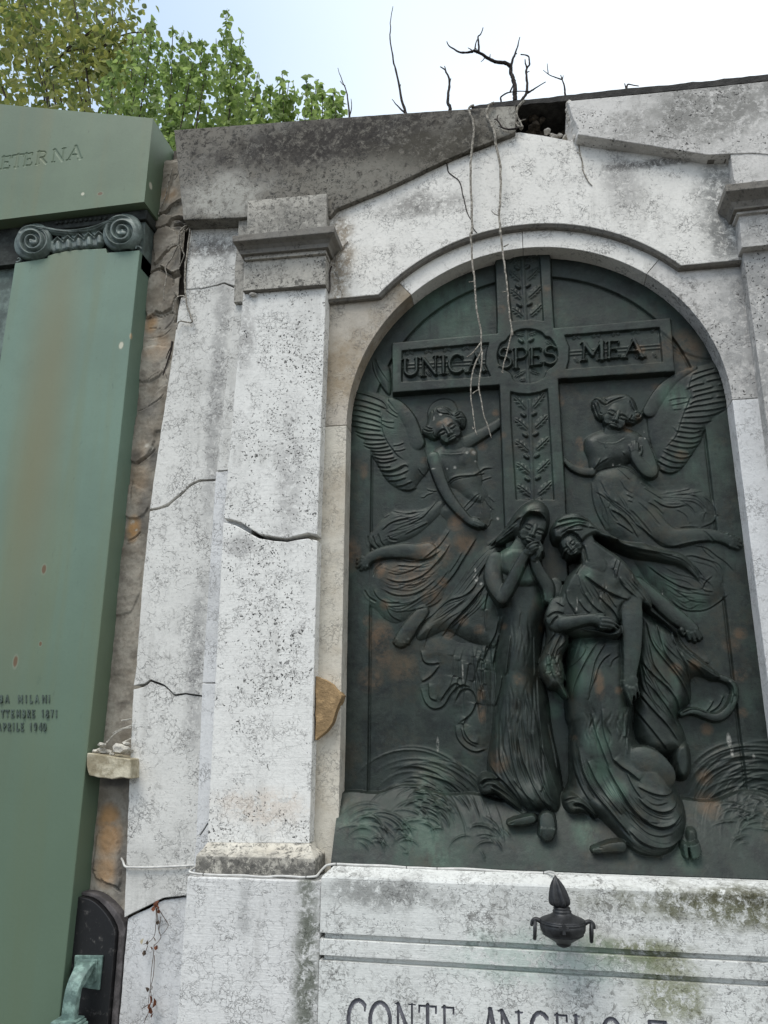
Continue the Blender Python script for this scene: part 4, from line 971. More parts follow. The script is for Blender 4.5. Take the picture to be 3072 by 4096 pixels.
# head
blob('hair_left', 'a2', [(250, 470), (280, 350), (360, 275), (480, 248), (590, 270), (660, 340), (720, 320), (800, 320), (850, 390), (885, 450), (880, 540), (860, 610), (800, 640), (760, 560), (500, 640), (420, 790), (340, 818), (270, 780), (190, 745), (148, 680), (160, 610), (220, 580)], .030, .062, 90)
face(A1, 'a2', 590, 650, 205, -31, .080, -.08)
for p in [[(330, 330), (350, 400), (340, 500)], [(380, 300), (410, 370), (500, 400), (600, 400), (680, 440)], [(480, 270), (560, 330), (660, 420)], [(710, 410), (760, 350), (830, 350)], [(700, 440), (760, 420), (800, 370)], [(720, 470), (790, 460), (870, 440)], [(800, 500), (810, 560), (790, 620)], [(830, 470), (850, 560), (830, 620)], [(200, 590), (260, 640), (330, 650)], [(180, 650), (260, 690), (340, 680)], [(190, 740), (260, 760), (300, 800)], [(350, 700), (340, 760), (400, 780)]]: fold('a2', p, 9, .012, 'c', .06)

# --- right angel
A2 = 'angel_right'
blob('wing_right', 'b3', [(700, 320), (850, 262), (970, 212), (1150, 155), (1330, 118), (1420, 300), (1470, 600), (1500, 740), (1330, 850), (1225, 950), (1110, 1060), (1085, 1200), (1025, 1272), (950, 1392), (880, 1490), (815, 1572), (745, 1622), (640, 1642), (540, 1600), (490, 1480), (450, 1420), (380, 1100), (345, 830), (430, 640), (550, 450)], .008, .038, 170)
limb('wing_right', 'b3', [(400, 800, 90, .042), (490, 640, 95, .044), (590, 500, 85, .044), (710, 385, 60, .042), (860, 300, 38, .038), (1000, 235, 24, .032)], .3)
feR = [[(960, 335), (1100, 290), (1250, 250)], [(930, 432), (1050, 375), (1200, 330), (1390, 290)], [(1140, 437), (1280, 405), (1410, 385)], [(885, 530), (1000, 480), (1115, 460)], [(960, 570), (1100, 540), (1235, 505)], [(1300, 480), (1440, 455)], [(960, 650), (1000, 625), (1150, 590), (1300, 555), (1440, 540)], [(930, 740), (960, 705), (1100, 675), (1235, 650)], [(1270, 645), (1430, 620)], [(840, 810), (950, 765), (1120, 745), (1280, 710), (1455, 685)], [(850, 850), (980, 830), (1150, 820), (1300, 790), (1445, 740)], [(820, 910), (950, 910), (1100, 900), (1250, 865), (1400, 790)], [(770, 985), (900, 980), (1020, 990), (1130, 970), (1220, 940)], [(790, 1030), (900, 1050), (1000, 1057), (1125, 1030)], [(745, 1090), (860, 1107), (990, 1117), (1085, 1070)], [(740, 1155), (850, 1180), (960, 1187), (1085, 1135)], [(670, 1205), (780, 1235), (900, 1250), (1000, 1240), (1078, 1195)], [(640, 1265), (740, 1297), (860, 1315), (960, 1300), (1035, 1262)], [(590, 1320), (700, 1362), (830, 1382), (935, 1380)], [(570, 1355), (660, 1410), (790, 1450), (900, 1430), (955, 1388)], [(540, 1420), (620, 1472), (740, 1510), (885, 1488)], [(500, 1470), (580, 1532), (680, 1572), (825, 1560)], [(520, 1580), (590, 1622), (680, 1640), (758, 1610)]]
for p in feR: fold('b3', p, 10, .013, 's', .02)
for p in [[(640, 680), (740, 650), (900, 640)], [(680, 740), (800, 720), (920, 690)], [(700, 800), (820, 790)], [(700, 1030), (760, 1100)], [(600, 1300), (660, 1240), (740, 1160), (780, 1040), (840, 850), (930, 650), (900, 520), (960, 330)]]: fold('b3', p, 10, .006, 's', .03)
fold('S', [('S', 2560, 1500)] and [(2620, 1330), (2700, 1400), (2790, 1440), (2880, 1440)], 6, .006, 'c', .01)
# robe
robeR = [(165, -40), (300, -90), (450, -110), (600, -60), (700, 90), (850, 160), (1000, 150), (1100, 122), (1230, 152), (1310, 230), (1352, 350), (1330, 440), (1250, 520), (1400, 560), (1480, 660), (1510, 800), (1500, 950), (1450, 1110), (1350, 1220), (1150, 1292), (1000, 1262), (900, 1190), (700, 1050), (500, 700), (320, 545), (210, 380), (160, 180)]
blob('robe_right', 'b4', robeR, .002, .026, 150, ctrl=[(350, 100, .044), (600, 200, .044), (450, 400, .036), (900, 300, .026), (1150, 300, .022), (1200, 800, .022), (800, 900, .03), (1100, 1150, .024)])
limb(A2, 'b4', [(600, 1020, 60, .03), (760, 1160, 72, .040), (900, 1290, 78, .046), (1020, 1380, 78, .050), (1110, 1450, 66, .050)], .6)
for x, y, x2, y2 in ((1010, 1470, 1030, 1510), (1070, 1490, 1090, 1555), (1110, 1500, 1140, 1570), (1140, 1490, 1180, 1555), (1150, 1460, 1200, 1535)): limb(A2, 'b4', [(x, y, 24, .050), (x2, y2, 18, .040)], .8)
for p, w, d in [([(155, 60), (160, 200), (200, 350), (300, 530)], 8, .010), ([(350, 340), (450, 390), (520, 470), (590, 590)], 8, .013), ([(390, 455), (470, 500), (550, 560)], 7, .010), ([(280, 200), (380, 290), (470, 350), (560, 450)], 9, .009), ([(480, 190), (550, 225)], 6, .009), ([(500, 245), (548, 262)], 6, .009),
    ([(650, 125), (720, 165), (830, 232)], 7, .009), ([(740, 235), (830, 295), (930, 312), (1040, 290)], 8, .011), ([(690, 265), (770, 300), (832, 370)], 7, .009), ([(860, 165), (980, 155), (1100, 125)], 7, .009), ([(900, 190), (1050, 180), (1210, 150)], 6, .007), ([(1100, 180), (1200, 230), (1240, 320), (1220, 420)], 8, .006), ([(1200, 190), (1300, 260), (1352, 370), (1320, 450), (1200, 495)], 7, .008), ([(1000, 240), (1100, 300), (1140, 360)], 7, .006), ([(960, 330), (1060, 380), (1080, 460)], 8, .005),
    ([(700, 870), (800, 950), (900, 1012), (1020, 1072), (1165, 1092)], 7, .014), ([(920, 1190), (1000, 1262), (1100, 1292), (1250, 1282), (1380, 1200), (1445, 1140)], 7, .012), ([(1000, 1120), (1100, 1200), (1250, 1205)], 8, .006), ([(1130, 670), (1250, 690), (1330, 762), (1440, 832), (1500, 905)], 8, .008), ([(960, 780), (1080, 830), (1180, 900), (1205, 1000)], 9, .008), ([(1300, 960), (1220, 1030), (1212, 1100), (1312, 1106)], 8, .008), ([(930, 1080), (1030, 1150), (1140, 1170)], 8, .005), ([(1000, 1040), (1120, 1120), (1280, 1140)], 9, .005), ([(240, 60), (300, 200), (420, 290)], 9, .005), ([(430, 60), (470, 140), (540, 180)], 8, .005), ([(1180, 640), (1220, 720), (1320, 800)], 7, .006)]:
    fold('b4', p, w, d, 's', .025)
limb(A2, 'b4', [(480, 200, 120, .046), (600, 310, 122, .054), (720, 430, 116, .058), (820, 530, 104, .060), (930, 595, 98, .060), (1060, 580, 84, .058), (1200, 560, 68, .056), (1350, 570, 58, .054), (1440, 600, 56, .054), (1490, 635, 50, .052)], .55)
for x, y, x2, y2 in ((1450, 560, 1500, 575), (1480, 585, 1545, 605), (1500, 610, 1568, 635), (1500, 640, 1575, 668), (1480, 665, 1550, 695)): limb(A2, 'b4', [(x, y, 22, .052), (x2, y2, 15, .042)], .8)
for p, w, d in [([(560, 465), (650, 522), (750, 622), (830, 682), (920, 692), (1050, 657), (1180, 632), (1330, 642)], 7, .012)]: fold('b4', p, w, d, 's', .03)
for p in [[(520, 330), (620, 430), (720, 560)], [(600, 260), (700, 350), (800, 480)], [(1220, 530), (1280, 590), (1330, 640)], [(1000, 500), (1100, 488), (1200, 500)]]: fold('b4', p, 8, .006, 'c', .055)
between('b4', [(180, 60), (200, 300), (300, 530)], [(480, 200), (600, 400), (800, 640)], 8, 7, .006, .03, 51)
between('b4', [(720, 180), (850, 170), (1000, 155), (1200, 170), (1340, 340), (1200, 490)], [(780, 300), (930, 320), (1050, 330), (1120, 400), (1100, 470)], 6, 6, .006, .02, 52)
between('b4', [(960, 780), (1180, 700), (1400, 800), (1490, 950), (1400, 1180)], [(720, 900), (900, 1020), (1100, 1100), (1250, 1150)], 8, 7, .006, .02, 53)
between('b4', [(700, 880), (900, 1012), (1165, 1092)], [(920, 1190), (1100, 1292), (1380, 1200)], 5, 7, .006, .025, 54)
# torso
blob('dress_right', 'b2', [(350, 340), (362, 225), (450, 155), (560, 110), (680, 70), (860, 30), (1040, 40), (1250, 105), (1345, 180), (1370, 400), (1330, 560), (1100, 610), (1010, 690), (900, 690), (760, 720), (650, 745), (500, 810), (445, 690), (425, 540), (370, 430)], .008, .046, 170, ctrl=[(560, 400, .056), (850, 420, .058), (700, 200, .048), (1000, 250, .05), (620, 620, .05), (900, 620, .048)])
limb(A2, 'b2', [(830, -20, 115, .05), (830, 120, 140, .048)], .4)
fold('b2', [(560, 240), (640, 290), (760, 302), (880, 295), (960, 250), (1040, 205)], 7, .007, 's', .05, -1)
fold('b2', [(490, 810), (560, 765), (680, 722), (800, 690), (900, 680), (1010, 682), (1100, 710), (1220, 790), (1380, 890), (1500, 935)], 8, .012, 's', .04)
for p in [[(440, 680), (500, 760), (560, 700), (640, 560)], [(700, 400), (680, 300)], [(520, 720), (620, 640), (760, 560)], [(990, 460), (1025, 505)], [(900, 700), (1000, 800), (1110, 910)], [(560, 1100), (700, 1200), (900, 1380), (1020, 1450)], [(800, 1400), (930, 1480), (1050, 1570), (1120, 1659)], [(1050, 1155), (1180, 1225)], [(1080, 1260), (1160, 1288)], [(690, 1130), (800, 1250), (960, 1330), (1130, 1490)], [(1290, 960), (1400, 1000), (1500, 1090)]]: fold('b2', p, 11, .008, 's', .04)
limb(A2, 'b2', [(480, 775, 72, .036), (330, 765, 72, .036), (180, 705, 62, .034), (80, 630, 46, .032), (25, 560, 34, .028)], .6)
limb(A2, 'b2', [(1320, 280, 110, .046), (1420, 520, 112, .05), (1500, 780, 110, .056), (1420, 760, 112, .062), (1320, 660, 100, .064), (1230, 560, 84, .066), (1210, 490, 80, .068), (1205, 440, 74, .066)], .5)
for p in [[(1150, 430, 24, .066), (1120, 360, 20, .062), (1115, 330, 17, .056)], [(1175, 410, 26, .068), (1165, 340, 24, .066), (1165, 285, 18, .058)], [(1210, 400, 26, .068), (1208, 330, 24, .066), (1208, 272, 18, .058)], [(1245, 410, 25, .068), (1248, 340, 22, .066), (1246, 295, 17, .058)], [(1280, 490, 26, .066), (1318, 430, 22, .064), (1308, 358, 16, .058)]]: limb(A2, 'b2', p, .8)
# head
blob('hair_right', 'b1', [(570, 300), (580, 225), (650, 188), (760, 195), (900, 140), (1050, 125), (1180, 140), (1280, 220), (1320, 340), (1330, 410), (1405, 415), (1432, 490), (1395, 570), (1310, 600), (1280, 640), (1130, 650), (900, 500), (760, 590), (690, 570), (630, 520), (605, 420), (570, 370)], .030, .062, 90)
face(A2, 'b1', 972, 500, 212, 21.6, .080, .10)
for p in [[(590, 240), (660, 235), (720, 310), (800, 345), (880, 280), (1000, 230), (1120, 200)], [(600, 300), (640, 420), (700, 560)], [(660, 300), (700, 400), (690, 460), (740, 480)], [(1200, 260), (1230, 380), (1290, 440)], [(1290, 470), (1340, 445), (1390, 480), (1350, 530), (1300, 520)], [(1180, 560), (1240, 600), (1290, 590)], [(1170, 600), (1220, 560), (1240, 500)], [(760, 210), (820, 280)]]: fold('b1', p, 9, .013, 'c', .06)
blob('hair_right', 'b1', [(580, 230), (650, 188), (740, 200), (800, 270), (850, 300), (820, 345), (760, 340), (700, 300), (640, 250)], .05, .072, 40)

# --- ribbon of drapery left of the standing women
blob('mantle_left', 'J', [(1010, 150), (900, 80), (760, 100), (690, 200), (715, 280), (800, 300), (760, 370), (700, 420), (690, 520), (730, 590), (800, 630), (880, 600), (920, 500), (1000, 430), (1080, 470), (1120, 560), (1080, 660), (990, 720), (950, 800), (1000, 900), (1090, 945), (1200, 900), (1300, 700), (1300, 300), (1150, 100)], .001, .016, 170)
for p in [[(700, 190), (720, 280), (790, 290), (840, 280)], [(840, 300), (780, 380), (710, 420)], [(700, 470), (730, 580), (800, 630), (880, 600), (920, 510), (1000, 435), (1070, 460)], [(960, 560), (1000, 470), (1080, 470), (1120, 560), (1080, 660), (990, 720)], [(960, 740), (960, 830), (1030, 910), (1110, 945), (1180, 920)], [(1000, 760), (1020, 850), (1110, 900)], [(1040, 680), (1010, 760), (1060, 860), (1130, 880)], [(850, 560), (900, 480), (960, 420), (1010, 460)], [(760, 430), (760, 540), (820, 560)], [(1200, 100), (1150, 350), (1190, 600)], [(1270, 100), (1240, 400), (1270, 650)]]: fold('J', p, 11, .014, 's', .04)
blob('mantle_left', 'a4', [(1700, 380), (1560, 450), (1440, 560), (1330, 700), (1240, 860), (1080, 1080), (980, 1200), (880, 1300), (780, 1380), (720, 1500), (760, 1560), (900, 1500), (1060, 1420), (1200, 1500), (1400, 1600), (1700, 1659)], .006, .04, 150)
for p, w, d in [([(1659, 420), (1590, 450), (1520, 500)], 10, .012), ([(1659, 560), (1560, 650), (1480, 740), (1420, 860)], 12, .014), ([(1420, 890), (1360, 1000), (1240, 1082), (1100, 1102), (1000, 1180), (900, 1282), (780, 1362), (715, 1500)], 12, .014), ([(1480, 960), (1360, 1120), (1240, 1250), (1100, 1390), (1020, 1500)], 14, .013), ([(1420, 1050), (1280, 1200), (1160, 1340)], 10, .008), ([(1560, 800), (1480, 960), (1420, 1100)], 10, .008), ([(1180, 1140), (1080, 1200), (960, 1300)], 9, .007), ([(1530, 1000), (1480, 1250), (1500, 1450)], 12, .010), ([(1300, 1250), (1200, 1400), (1150, 1500)], 10, .008), ([(900, 1420), (840, 1520), (820, 1620)], 10, .008)]: fold('a4', p, w, d, 's', .035)

between('a4', [(1659, 420), (1500, 520), (1340, 700), (1200, 900), (1000, 1160)], [(1659, 560), (1560, 660), (1430, 880), (1240, 1082), (1000, 1180)], 4, 8, .008, .04, 31)
between('a4', [(1420, 890), (1240, 1082), (1000, 1180), (780, 1362)], [(1600, 1000), (1400, 1250), (1200, 1480), (1000, 1600)], 8, 9, .009, .035, 32)
between('J', [(930, 120), (860, 300), (860, 420), (800, 590)], [(1250, 100), (1190, 350), (1210, 600), (1180, 850)], 6, 11, .011, .02, 33)
between('J', [(1040, 60), (1030, 300), (1100, 600), (1120, 900)], [(1290, 60), (1260, 400), (1270, 800)], 5, 12, .012, .03, 34)
# --- the praying woman (left)
KH, KD = .62, .62
W1 = 'woman_praying'
robe1 = [('w1', 420, 1000), ('w1', 640, 880), ('w1', 900, 1000), ('w1', 1150, 950), ('w4', 1300, 460), ('w4', 1130, 900), ('w4', 1080, 1300), ('w4', 1100, 1659), ('w5', 1090, 300), ('w5', 1120, 700), ('w5', 1220, 1100), ('w5', 1270, 1450), ('w5', 1330, 1700), ('w5', 1250, 1850), ('w5', 1050, 1835), ('w5', 900, 1830), ('w5', 780, 1770), ('w5', 640, 1670), ('w5', 480, 1570), ('w5', 400, 1500), ('w5', 330, 1350), ('w5', 300, 1150), ('w5', 330, 950), ('w5', 370, 700), ('w5', 390, 400), ('w5', 430, 100), ('w4', 330, 1400), ('w4', 400, 1000), ('w4', 400, 600), ('w4', 220, 350), ('w4', 170, 50), ('w1', 200, 1300)]
blob('robe_praying', 'w5', robe1, .03, .17, 230, ctrl=[('w5' and 700, -700, .15), (700, -300, .17), (680, 200, .165), (700, 700, .165), (700, 1200, .18), (900, 1600, .20), (500, 1400, .18), (600, -1000, .15), (1000, 200, .13), (1050, 900, .14)])
for p, w, d in [([(600, 1000), (570, 1250), (540, 1500), (520, 1659)], 22, .022), ([(450, 660), (420, 850), (350, 1120), (290, 1450)], 24, .024), ([(970, 1000), (975, 1300), (985, 1659)], 20, .012), ([(380, 720), (340, 950), (200, 1180), (140, 1350)], 18, .014), ([(760, 600), (720, 900)], 20, .006)]: fold('w4', p, w, d, 's', .16)
for p, w, d in [([(500, 0), (470, 200), (400, 400)], 18, .022), ([(940, 0), (950, 350), (980, 700), (1010, 1000)], 14, .014), ([(580, 700), (600, 950), (640, 1150), (700, 1350), (830, 1560), (960, 1720)], 16, .016), ([(700, 800), (740, 1050), (830, 1250), (900, 1420), (1000, 1580), (1140, 1750)], 16, .020), ([(860, 700), (900, 1000), (980, 1300), (1060, 1500), (1160, 1640)], 16, .018), ([(990, 900), (1060, 1100), (1120, 1300), (1210, 1530)], 16, .018), ([(440, 900), (470, 1100), (560, 1300), (680, 1470), (780, 1650), (900, 1800)], 16, .018), ([(340, 1150), (420, 1270), (560, 1390), (680, 1540), (790, 1700)], 14, .020), ([(640, 1330), (760, 1480), (900, 1600)], 12, .016), ([(1010, 1400), (1000, 1500), (1030, 1600), (1120, 1680)], 12, .018), ([(810, 1690), (900, 1760), (960, 1790)], 12, .018), ([(1080, 600), (1150, 900), (1200, 1200)], 14, .016), ([(800, 300), (790, 600), (840, 800)], 18, .008), ([(640, 400), (600, 700)], 18, .008)]: fold('w5', p, w, d, 's', .17)
between('w5', [(440, 100), (420, 500), (400, 900), (460, 1250), (620, 1500), (800, 1760)], [(940, 0), (950, 400), (990, 800), (1060, 1200), (1150, 1560), (1230, 1760)], 12, 13.8, 0.0093, .17, 11, 'c')
between('w5', [(440, 100), (420, 500), (360, 900)], [(940, 0), (950, 400), (980, 800)], 5, 15.0, 0.0059, .17, 12, 'c')
between('w4', [(600, 700), (570, 1250), (520, 1659)], [(980, 700), (975, 1250), (985, 1659)], 5, 16.2, 0.0051, .17, 13, 'c')
# curled hem
blob('robe_praying', 'w5', [(180, 1330), (210, 1260), (280, 1235), (380, 1260), (480, 1330), (640, 1500), (760, 1650), (760, 1740), (640, 1660), (520, 1590), (420, 1500), (340, 1530), (270, 1530), (210, 1490), (190, 1420)], .10, .185, 70)
for p, w, d in [([(230, 1390), (290, 1330), (380, 1330), (460, 1340)], 16, .035), ([(360, 1450), (440, 1500), (520, 1590), (640, 1670), (760, 1750)], 12, .022), ([(370, 1400), (500, 1470), (640, 1590), (740, 1700)], 14, .026), ([(200, 1460), (270, 1530), (400, 1510)], 10, .016)]: fold('w5', p, w, d, 'c', .17)
# feet
limb('foot_praying', 'w5', [(880, 1825, 60, .205), (760, 1850, 56, .205), (660, 1862, 46, .200), (590, 1880, 34, .192)], .7)
limb('foot_praying', 'w5', [(1070, 1840, 110, .215), (1075, 1940, 112, .222), (1070, 2010, 100, .222)], .6)
for x, r, y in ((985, 34, 2062), (1040, 32, 2082), (1085, 30, 2080), (1122, 27, 2060), (1155, 24, 2030)): limb('foot_praying', 'w5', [(x + 10, 1960, r, .226), (x, y - r, r * .85, .218)], .8)
for p in [[(590, 1850), (630, 1830), (660, 1815)], [(600, 1885), (650, 1870)]]: fold('w5', p, 7, .008, 'c', .2)
# chest, arms
blob('robe_praying', 'w1', [(360, 1080), (440, 980), (600, 900), (760, 900), (900, 960), (1000, 1100), (1050, 1300), (1100, 1659), (600, 1659), (560, 1500), (400, 1400), (360, 1200)], .12, .175, 160)
limb('robe_praying', 'w1', [(340, 1150, 150, .170), (280, 1350, 155, .185), (310, 1520, 150, .200), (400, 1700, 130, .215), (450, 1790, 110, .22)], .75)
limb('arm_praying', 'w1', [(450, 1790, 108, .225), (560, 1600, 112, .230), (660, 1400, 104, .238), (740, 1230, 92, .246), (810, 1090, 82, .252), (880, 1000, 74, .256)], .75)
limb('robe_praying', 'w1', [(1330, 1560, 130, .165), (1330, 1700, 110, .18)], .7)
limb('arm_praying', 'w1', [(1220, 1800, 80, .20), (1230, 1620, 112, .205), (1130, 1450, 112, .215), (1040, 1290, 98, .225), (980, 1150, 82, .235), (970, 1050, 70, .24)], .75)
# neck and face
limb(W1, 'w1', [(800, 780, 110, .150), (740, 900, 120, .160), (690, 1010, 140, .165)], .6)
fold('w1', [(690, 680), (720, 760), (770, 830)], 14, .016, 'c', .15)
blob('veil_praying', 'w1', [(560, 510), (640, 370), (740, 250), (840, 180), (950, 143), (1080, 148), (1160, 190), (1210, 270), (1235, 400), (1215, 620), (1190, 800), (1000, 860), (700, 660), (600, 720), (420, 810), (220, 925), (320, 790), (430, 680)], .03, .13, 120)
blob('veil_praying', 'w1', [(300, 850), (430, 680), (560, 510), (640, 370), (740, 250), (840, 180), (950, 143), (1080, 148), (1160, 190), (1212, 270), (1236, 390), (1225, 560), (1180, 720), (1080, 830), (940, 900), (800, 900), (700, 800), (640, 780), (560, 800), (420, 880)], .09, .225, 190, pw=.6,
     ctrl=[(1000, 260, .218), (900, 380, .232), (1130, 400, .232), (740, 430, .212), (640, 560, .19), (560, 680, .17), (430, 780, .145), (320, 840, .12), (1000, 600, .235), (900, 800, .2)])
face(W1, 'w1', 955, 655, 222, 22, .200, .12, cut=True)
for p, w, d in [([(560, 510), (640, 400), (760, 270), (870, 180)], 12, .008), ([(420, 690), (560, 600), (680, 500), (760, 460)], 12, .014), ([(350, 790), (520, 690), (640, 600)], 10, .012), ([(230, 905), (400, 800), (520, 730), (640, 660)], 10, .016), ([(700, 500), (820, 430), (950, 385), (1100, 380), (1210, 400)], 10, .007), ([(620, 560), (740, 450), (880, 360), (1040, 320), (1180, 330)], 10, .004), ([(480, 700), (620, 610), (700, 560)], 9, .008)]: fold('w1', p, w, d, 's', .2)
# hands folded under the chin
limb('arm_praying', 'w1', [(880, 1010, 76, .262), (930, 950, 74, .272), (970, 910, 66, .276)], .7)
for p in [[(870, 930, 34, .276), (930, 880, 30, .286), (1000, 852, 24, .286), (1045, 850, 18, .276)], [(930, 960, 32, .284), (980, 920, 28, .292), (1030, 905, 20, .284)], [(940, 1000, 30, .280), (990, 965, 27, .288), (1030, 955, 20, .28)], [(930, 1050, 28, .272), (975, 1010, 25, .278), (1010, 990, 18, .27)]]: limb('arm_praying', 'w1', p, .85)
limb('arm_praying', 'w1', [(985, 1120, 70, .245), (1030, 1020, 72, .256), (1060, 940, 62, .258), (1060, 870, 44, .252)], .7)
for p in [[(1080, 870, 28, .262), (1115, 930, 28, .262), (1120, 1010, 24, .256)], [(1070, 960, 28, .266), (1090, 1040, 26, .264), (1060, 1110, 20, .256)], [(1030, 980, 26, .266), (1040, 1060, 24, .264), (1010, 1120, 18, .256)]]: limb('arm_praying', 'w1', p, .85)

# --- the bowed woman (right)
W2 = 'woman_bowed'
# mantle behind her, falling to the right
blob('mantle_right', 'w7', [(200, -60), (480, 165), (650, 265), (730, 340), (790, 480), (990, 640), (1210, 820), (1290, 870), (1200, 900), (1090, 890), (980, 830), (870, 850), (880, 1000), (880, 1120), (770, 1240), (720, 1300), (800, 1440), (840, 1600), (830, 1750), (200, 1750), (200, 600)], .01, .12, 170)
for p, w, d in [([(370, 250), (420, 480), (540, 640), (700, 820), (820, 1000), (880, 1150)], 14, .018), ([(480, 250), (520, 450), (600, 650), (760, 860)], 14, .014), ([(640, 280), (680, 500), (780, 680), (880, 900)], 14, .016), ([(330, 700), (420, 820), (600, 960), (720, 1130), (750, 1240)], 16, .018), ([(280, 1020), (420, 1200), (600, 1380), (720, 1560)], 16, .018), ([(240, 1200), (340, 1330), (480, 1500), (600, 1659)], 16, .016), ([(360, 900), (520, 1080), (640, 1250), (760, 1400)], 14, .014), ([(740, 420), (850, 570), (990, 640), (1100, 700)], 12, .016), ([(800, 660), (950, 760), (1080, 880), (1210, 850)], 12, .018), ([(860, 590), (1000, 700), (1150, 800)], 12, .014), ([(750, 560), (800, 720), (900, 850)], 14, .012), ([(1090, 890), (1200, 880), (1290, 880), (1370, 960)], 10, .012)]: fold('w7', p, w, d, 's', .1)
between('w7', [(370, 250), (420, 480), (540, 640), (700, 820), (820, 1000), (880, 1150)], [(640, 280), (700, 480), (850, 620), (1050, 760), (1200, 860)], 7, 10, .010, .1, 21)
between('w7', [(250, 700), (300, 1000), (420, 1250), (600, 1500)], [(370, 250), (450, 600), (650, 900), (800, 1200)], 7, 11, .011, .1, 22)
# swirl of cloth on the panel
limb('mantle_right', 'w7', [(1210, 860, 40, .05), (1320, 900, 40, .05), (1368, 1000, 42, .048), (1340, 1140, 46, .05), (1260, 1260, 52, .054), (1150, 1310, 50, .056), (1050, 1280, 46, .058), (950, 1235, 44, .064), (850, 1225, 40, .07), (770, 1260, 34, .07)], .7)
for p in [[(1050, 1240), (1110, 1170), (1130, 1120)], [(1080, 1250), (1200, 1180), (1250, 1060)], [(770, 1250), (860, 1200), (960, 1210), (1040, 1250)], [(1280, 900), (1350, 990), (1320, 1140)]]: fold('w7', p, 12, .014, 's', .05)
blob('mantle_right', 'w6', [(1220, 480), (1330, 440), (1400, 470), (1440, 650), (1430, 800), (1390, 880), (1320, 905), (1230, 850), (1180, 650)], .02, .11, 90)
fold('w6', [(1230, 850), (1300, 905), (1390, 880), (1430, 800)], 10, .014, 's', .08); fold('w6', [(1270, 700), (1255, 800)], 10, .01, 'c', .1)
# lower robe
robe2 = [('w3', 480, 760), ('w3', 1180, 720), ('w3', 1330, 900), ('w6', 790, 60), ('w6', 790, 400), ('w6', 900, 540), ('w6', 1100, 630), ('w6', 1200, 760), ('w6', 1265, 940), ('w6', 1350, 1130), ('w6', 1400, 1300), ('w6', 1400, 1450), ('w6', 1350, 1580), ('w6', 1300, 1690), ('w6', 1180, 1790), ('w6', 950, 1815), ('w6', 780, 1770), ('w6', 640, 1680), ('w6', 540, 1550), ('w6', 420, 1400), ('w6', 370, 1330), ('w6', 200, 1250), ('w6', 100, 1270), ('w6', 20, 1200), ('w6', 0, 1080), ('w6', 40, 1000), ('w6', 90, 900), ('w6', 80, 600), ('w6', 90, 300), ('w5', 1310, 560), ('w3', 430, 1500), ('w3', 430, 1100)]
blob('robe_bowed', 'w6', robe2, .06, .22, 170, pw=.8, ctrl=[(300, 200, .21), (500, 200, .235), (600, 600, .235), (350, 900, .215), (700, 1200, .235), (1050, 1200, .25), (900, 1650, .245), (500, 1300, .225), (200, 1000, .19), (1200, 1400, .235), (450, -500, .21)])
limb('robe_bowed', 'w6', [(800, 640, 130, .215), (950, 730, 230, .262), (1080, 830, 190, .262)], .5)
for p, w, d in [([(175, 530), (210, 750), (280, 920), (380, 1070), (500, 1200), (620, 1350), (730, 1490)], 18, .032), ([(275, 680), (340, 840), (430, 990), (540, 1140), (640, 1260)], 15, .026), ([(500, 740), (560, 870), (650, 1020), (740, 1170), (860, 1310), (1000, 1400), (1130, 1412), (1230, 1372), (1330, 1270)], 17, .034), ([(740, 1450), (850, 1562), (1000, 1632), (1160, 1652), (1290, 1602), (1365, 1510)], 17, .034), ([(830, 1080), (900, 1160), (1000, 1222), (1110, 1247), (1220, 1212), (1290, 1120)], 14, .026), ([(830, 960), (950, 1022), (1080, 1057), (1180, 1047), (1260, 985)], 12, .022), ([(320, 150), (360, 350), (430, 550), (510, 750)], 14, .020), ([(430, 100), (440, 350), (520, 560), (560, 700)], 14, .014), ([(100, 420), (110, 700), (200, 960), (300, 1120)], 16, .016), ([(560, 660), (640, 740), (740, 800), (840, 890)], 18, .028), ([(700, 800), (760, 950), (860, 1090)], 14, .016), ([(760, 1640), (900, 1730), (1050, 1740), (1130, 1760)], 12, .016), ([(400, 1100), (560, 1290), (700, 1430)], 12, .012), ([(640, 1000), (760, 1200), (900, 1330), (1060, 1370)], 12, .012), ([(1240, 1400), (1330, 1330), (1380, 1200)], 12, .014), ([(720, 1150), (800, 1250), (930, 1330)], 12, .012), ([(600, 150), (600, 400)], 12, .008), ([(690, 100), (680, 500)], 12, .010), ([(760, 60), (720, 300), (700, 600)], 12, .014)]: fold('w6', p, w, d, 's', .22)
blob('robe_bowed', 'w6', [(0, 1050), (60, 1010), (150, 1030), (280, 1100), (400, 1250), (380, 1340), (300, 1270), (200, 1240), (120, 1275), (40, 1230), (0, 1150)], .15, .225, 60)
for p, w, d in [([(130, 1170), (200, 1165), (290, 1230), (370, 1330)], 15, .036), ([(20, 1130), (90, 1090), (180, 1095)], 10, .015)]: fold('w6', p, w, d, 'c', .2)
R1 = [(175, 530), (210, 750), (280, 920), (380, 1070), (500, 1200), (620, 1350), (730, 1490)]
R2 = [(275, 680), (340, 840), (430, 990), (540, 1140), (640, 1260), (760, 1400)]
R3 = [(500, 740), (560, 870), (650, 1020), (740, 1170), (860, 1310), (1000, 1400), (1130, 1412), (1230, 1372), (1330, 1270)]
R4 = [(640, 1340), (740, 1450), (850, 1562), (1000, 1632), (1160, 1652), (1290, 1602), (1365, 1510)]
R5 = [(830, 1080), (900, 1160), (1000, 1222), (1110, 1247), (1220, 1212), (1290, 1120)]
between('w6', R1, R2, 2, 10, .012, .22, 1); between('w6', R2, R3, 4, 11, .012, .22, 2); between('w6', R3, R4, 3, 11, .013, .23, 3); between('w6', R5, R3, 3, 11, .012, .23, 4)
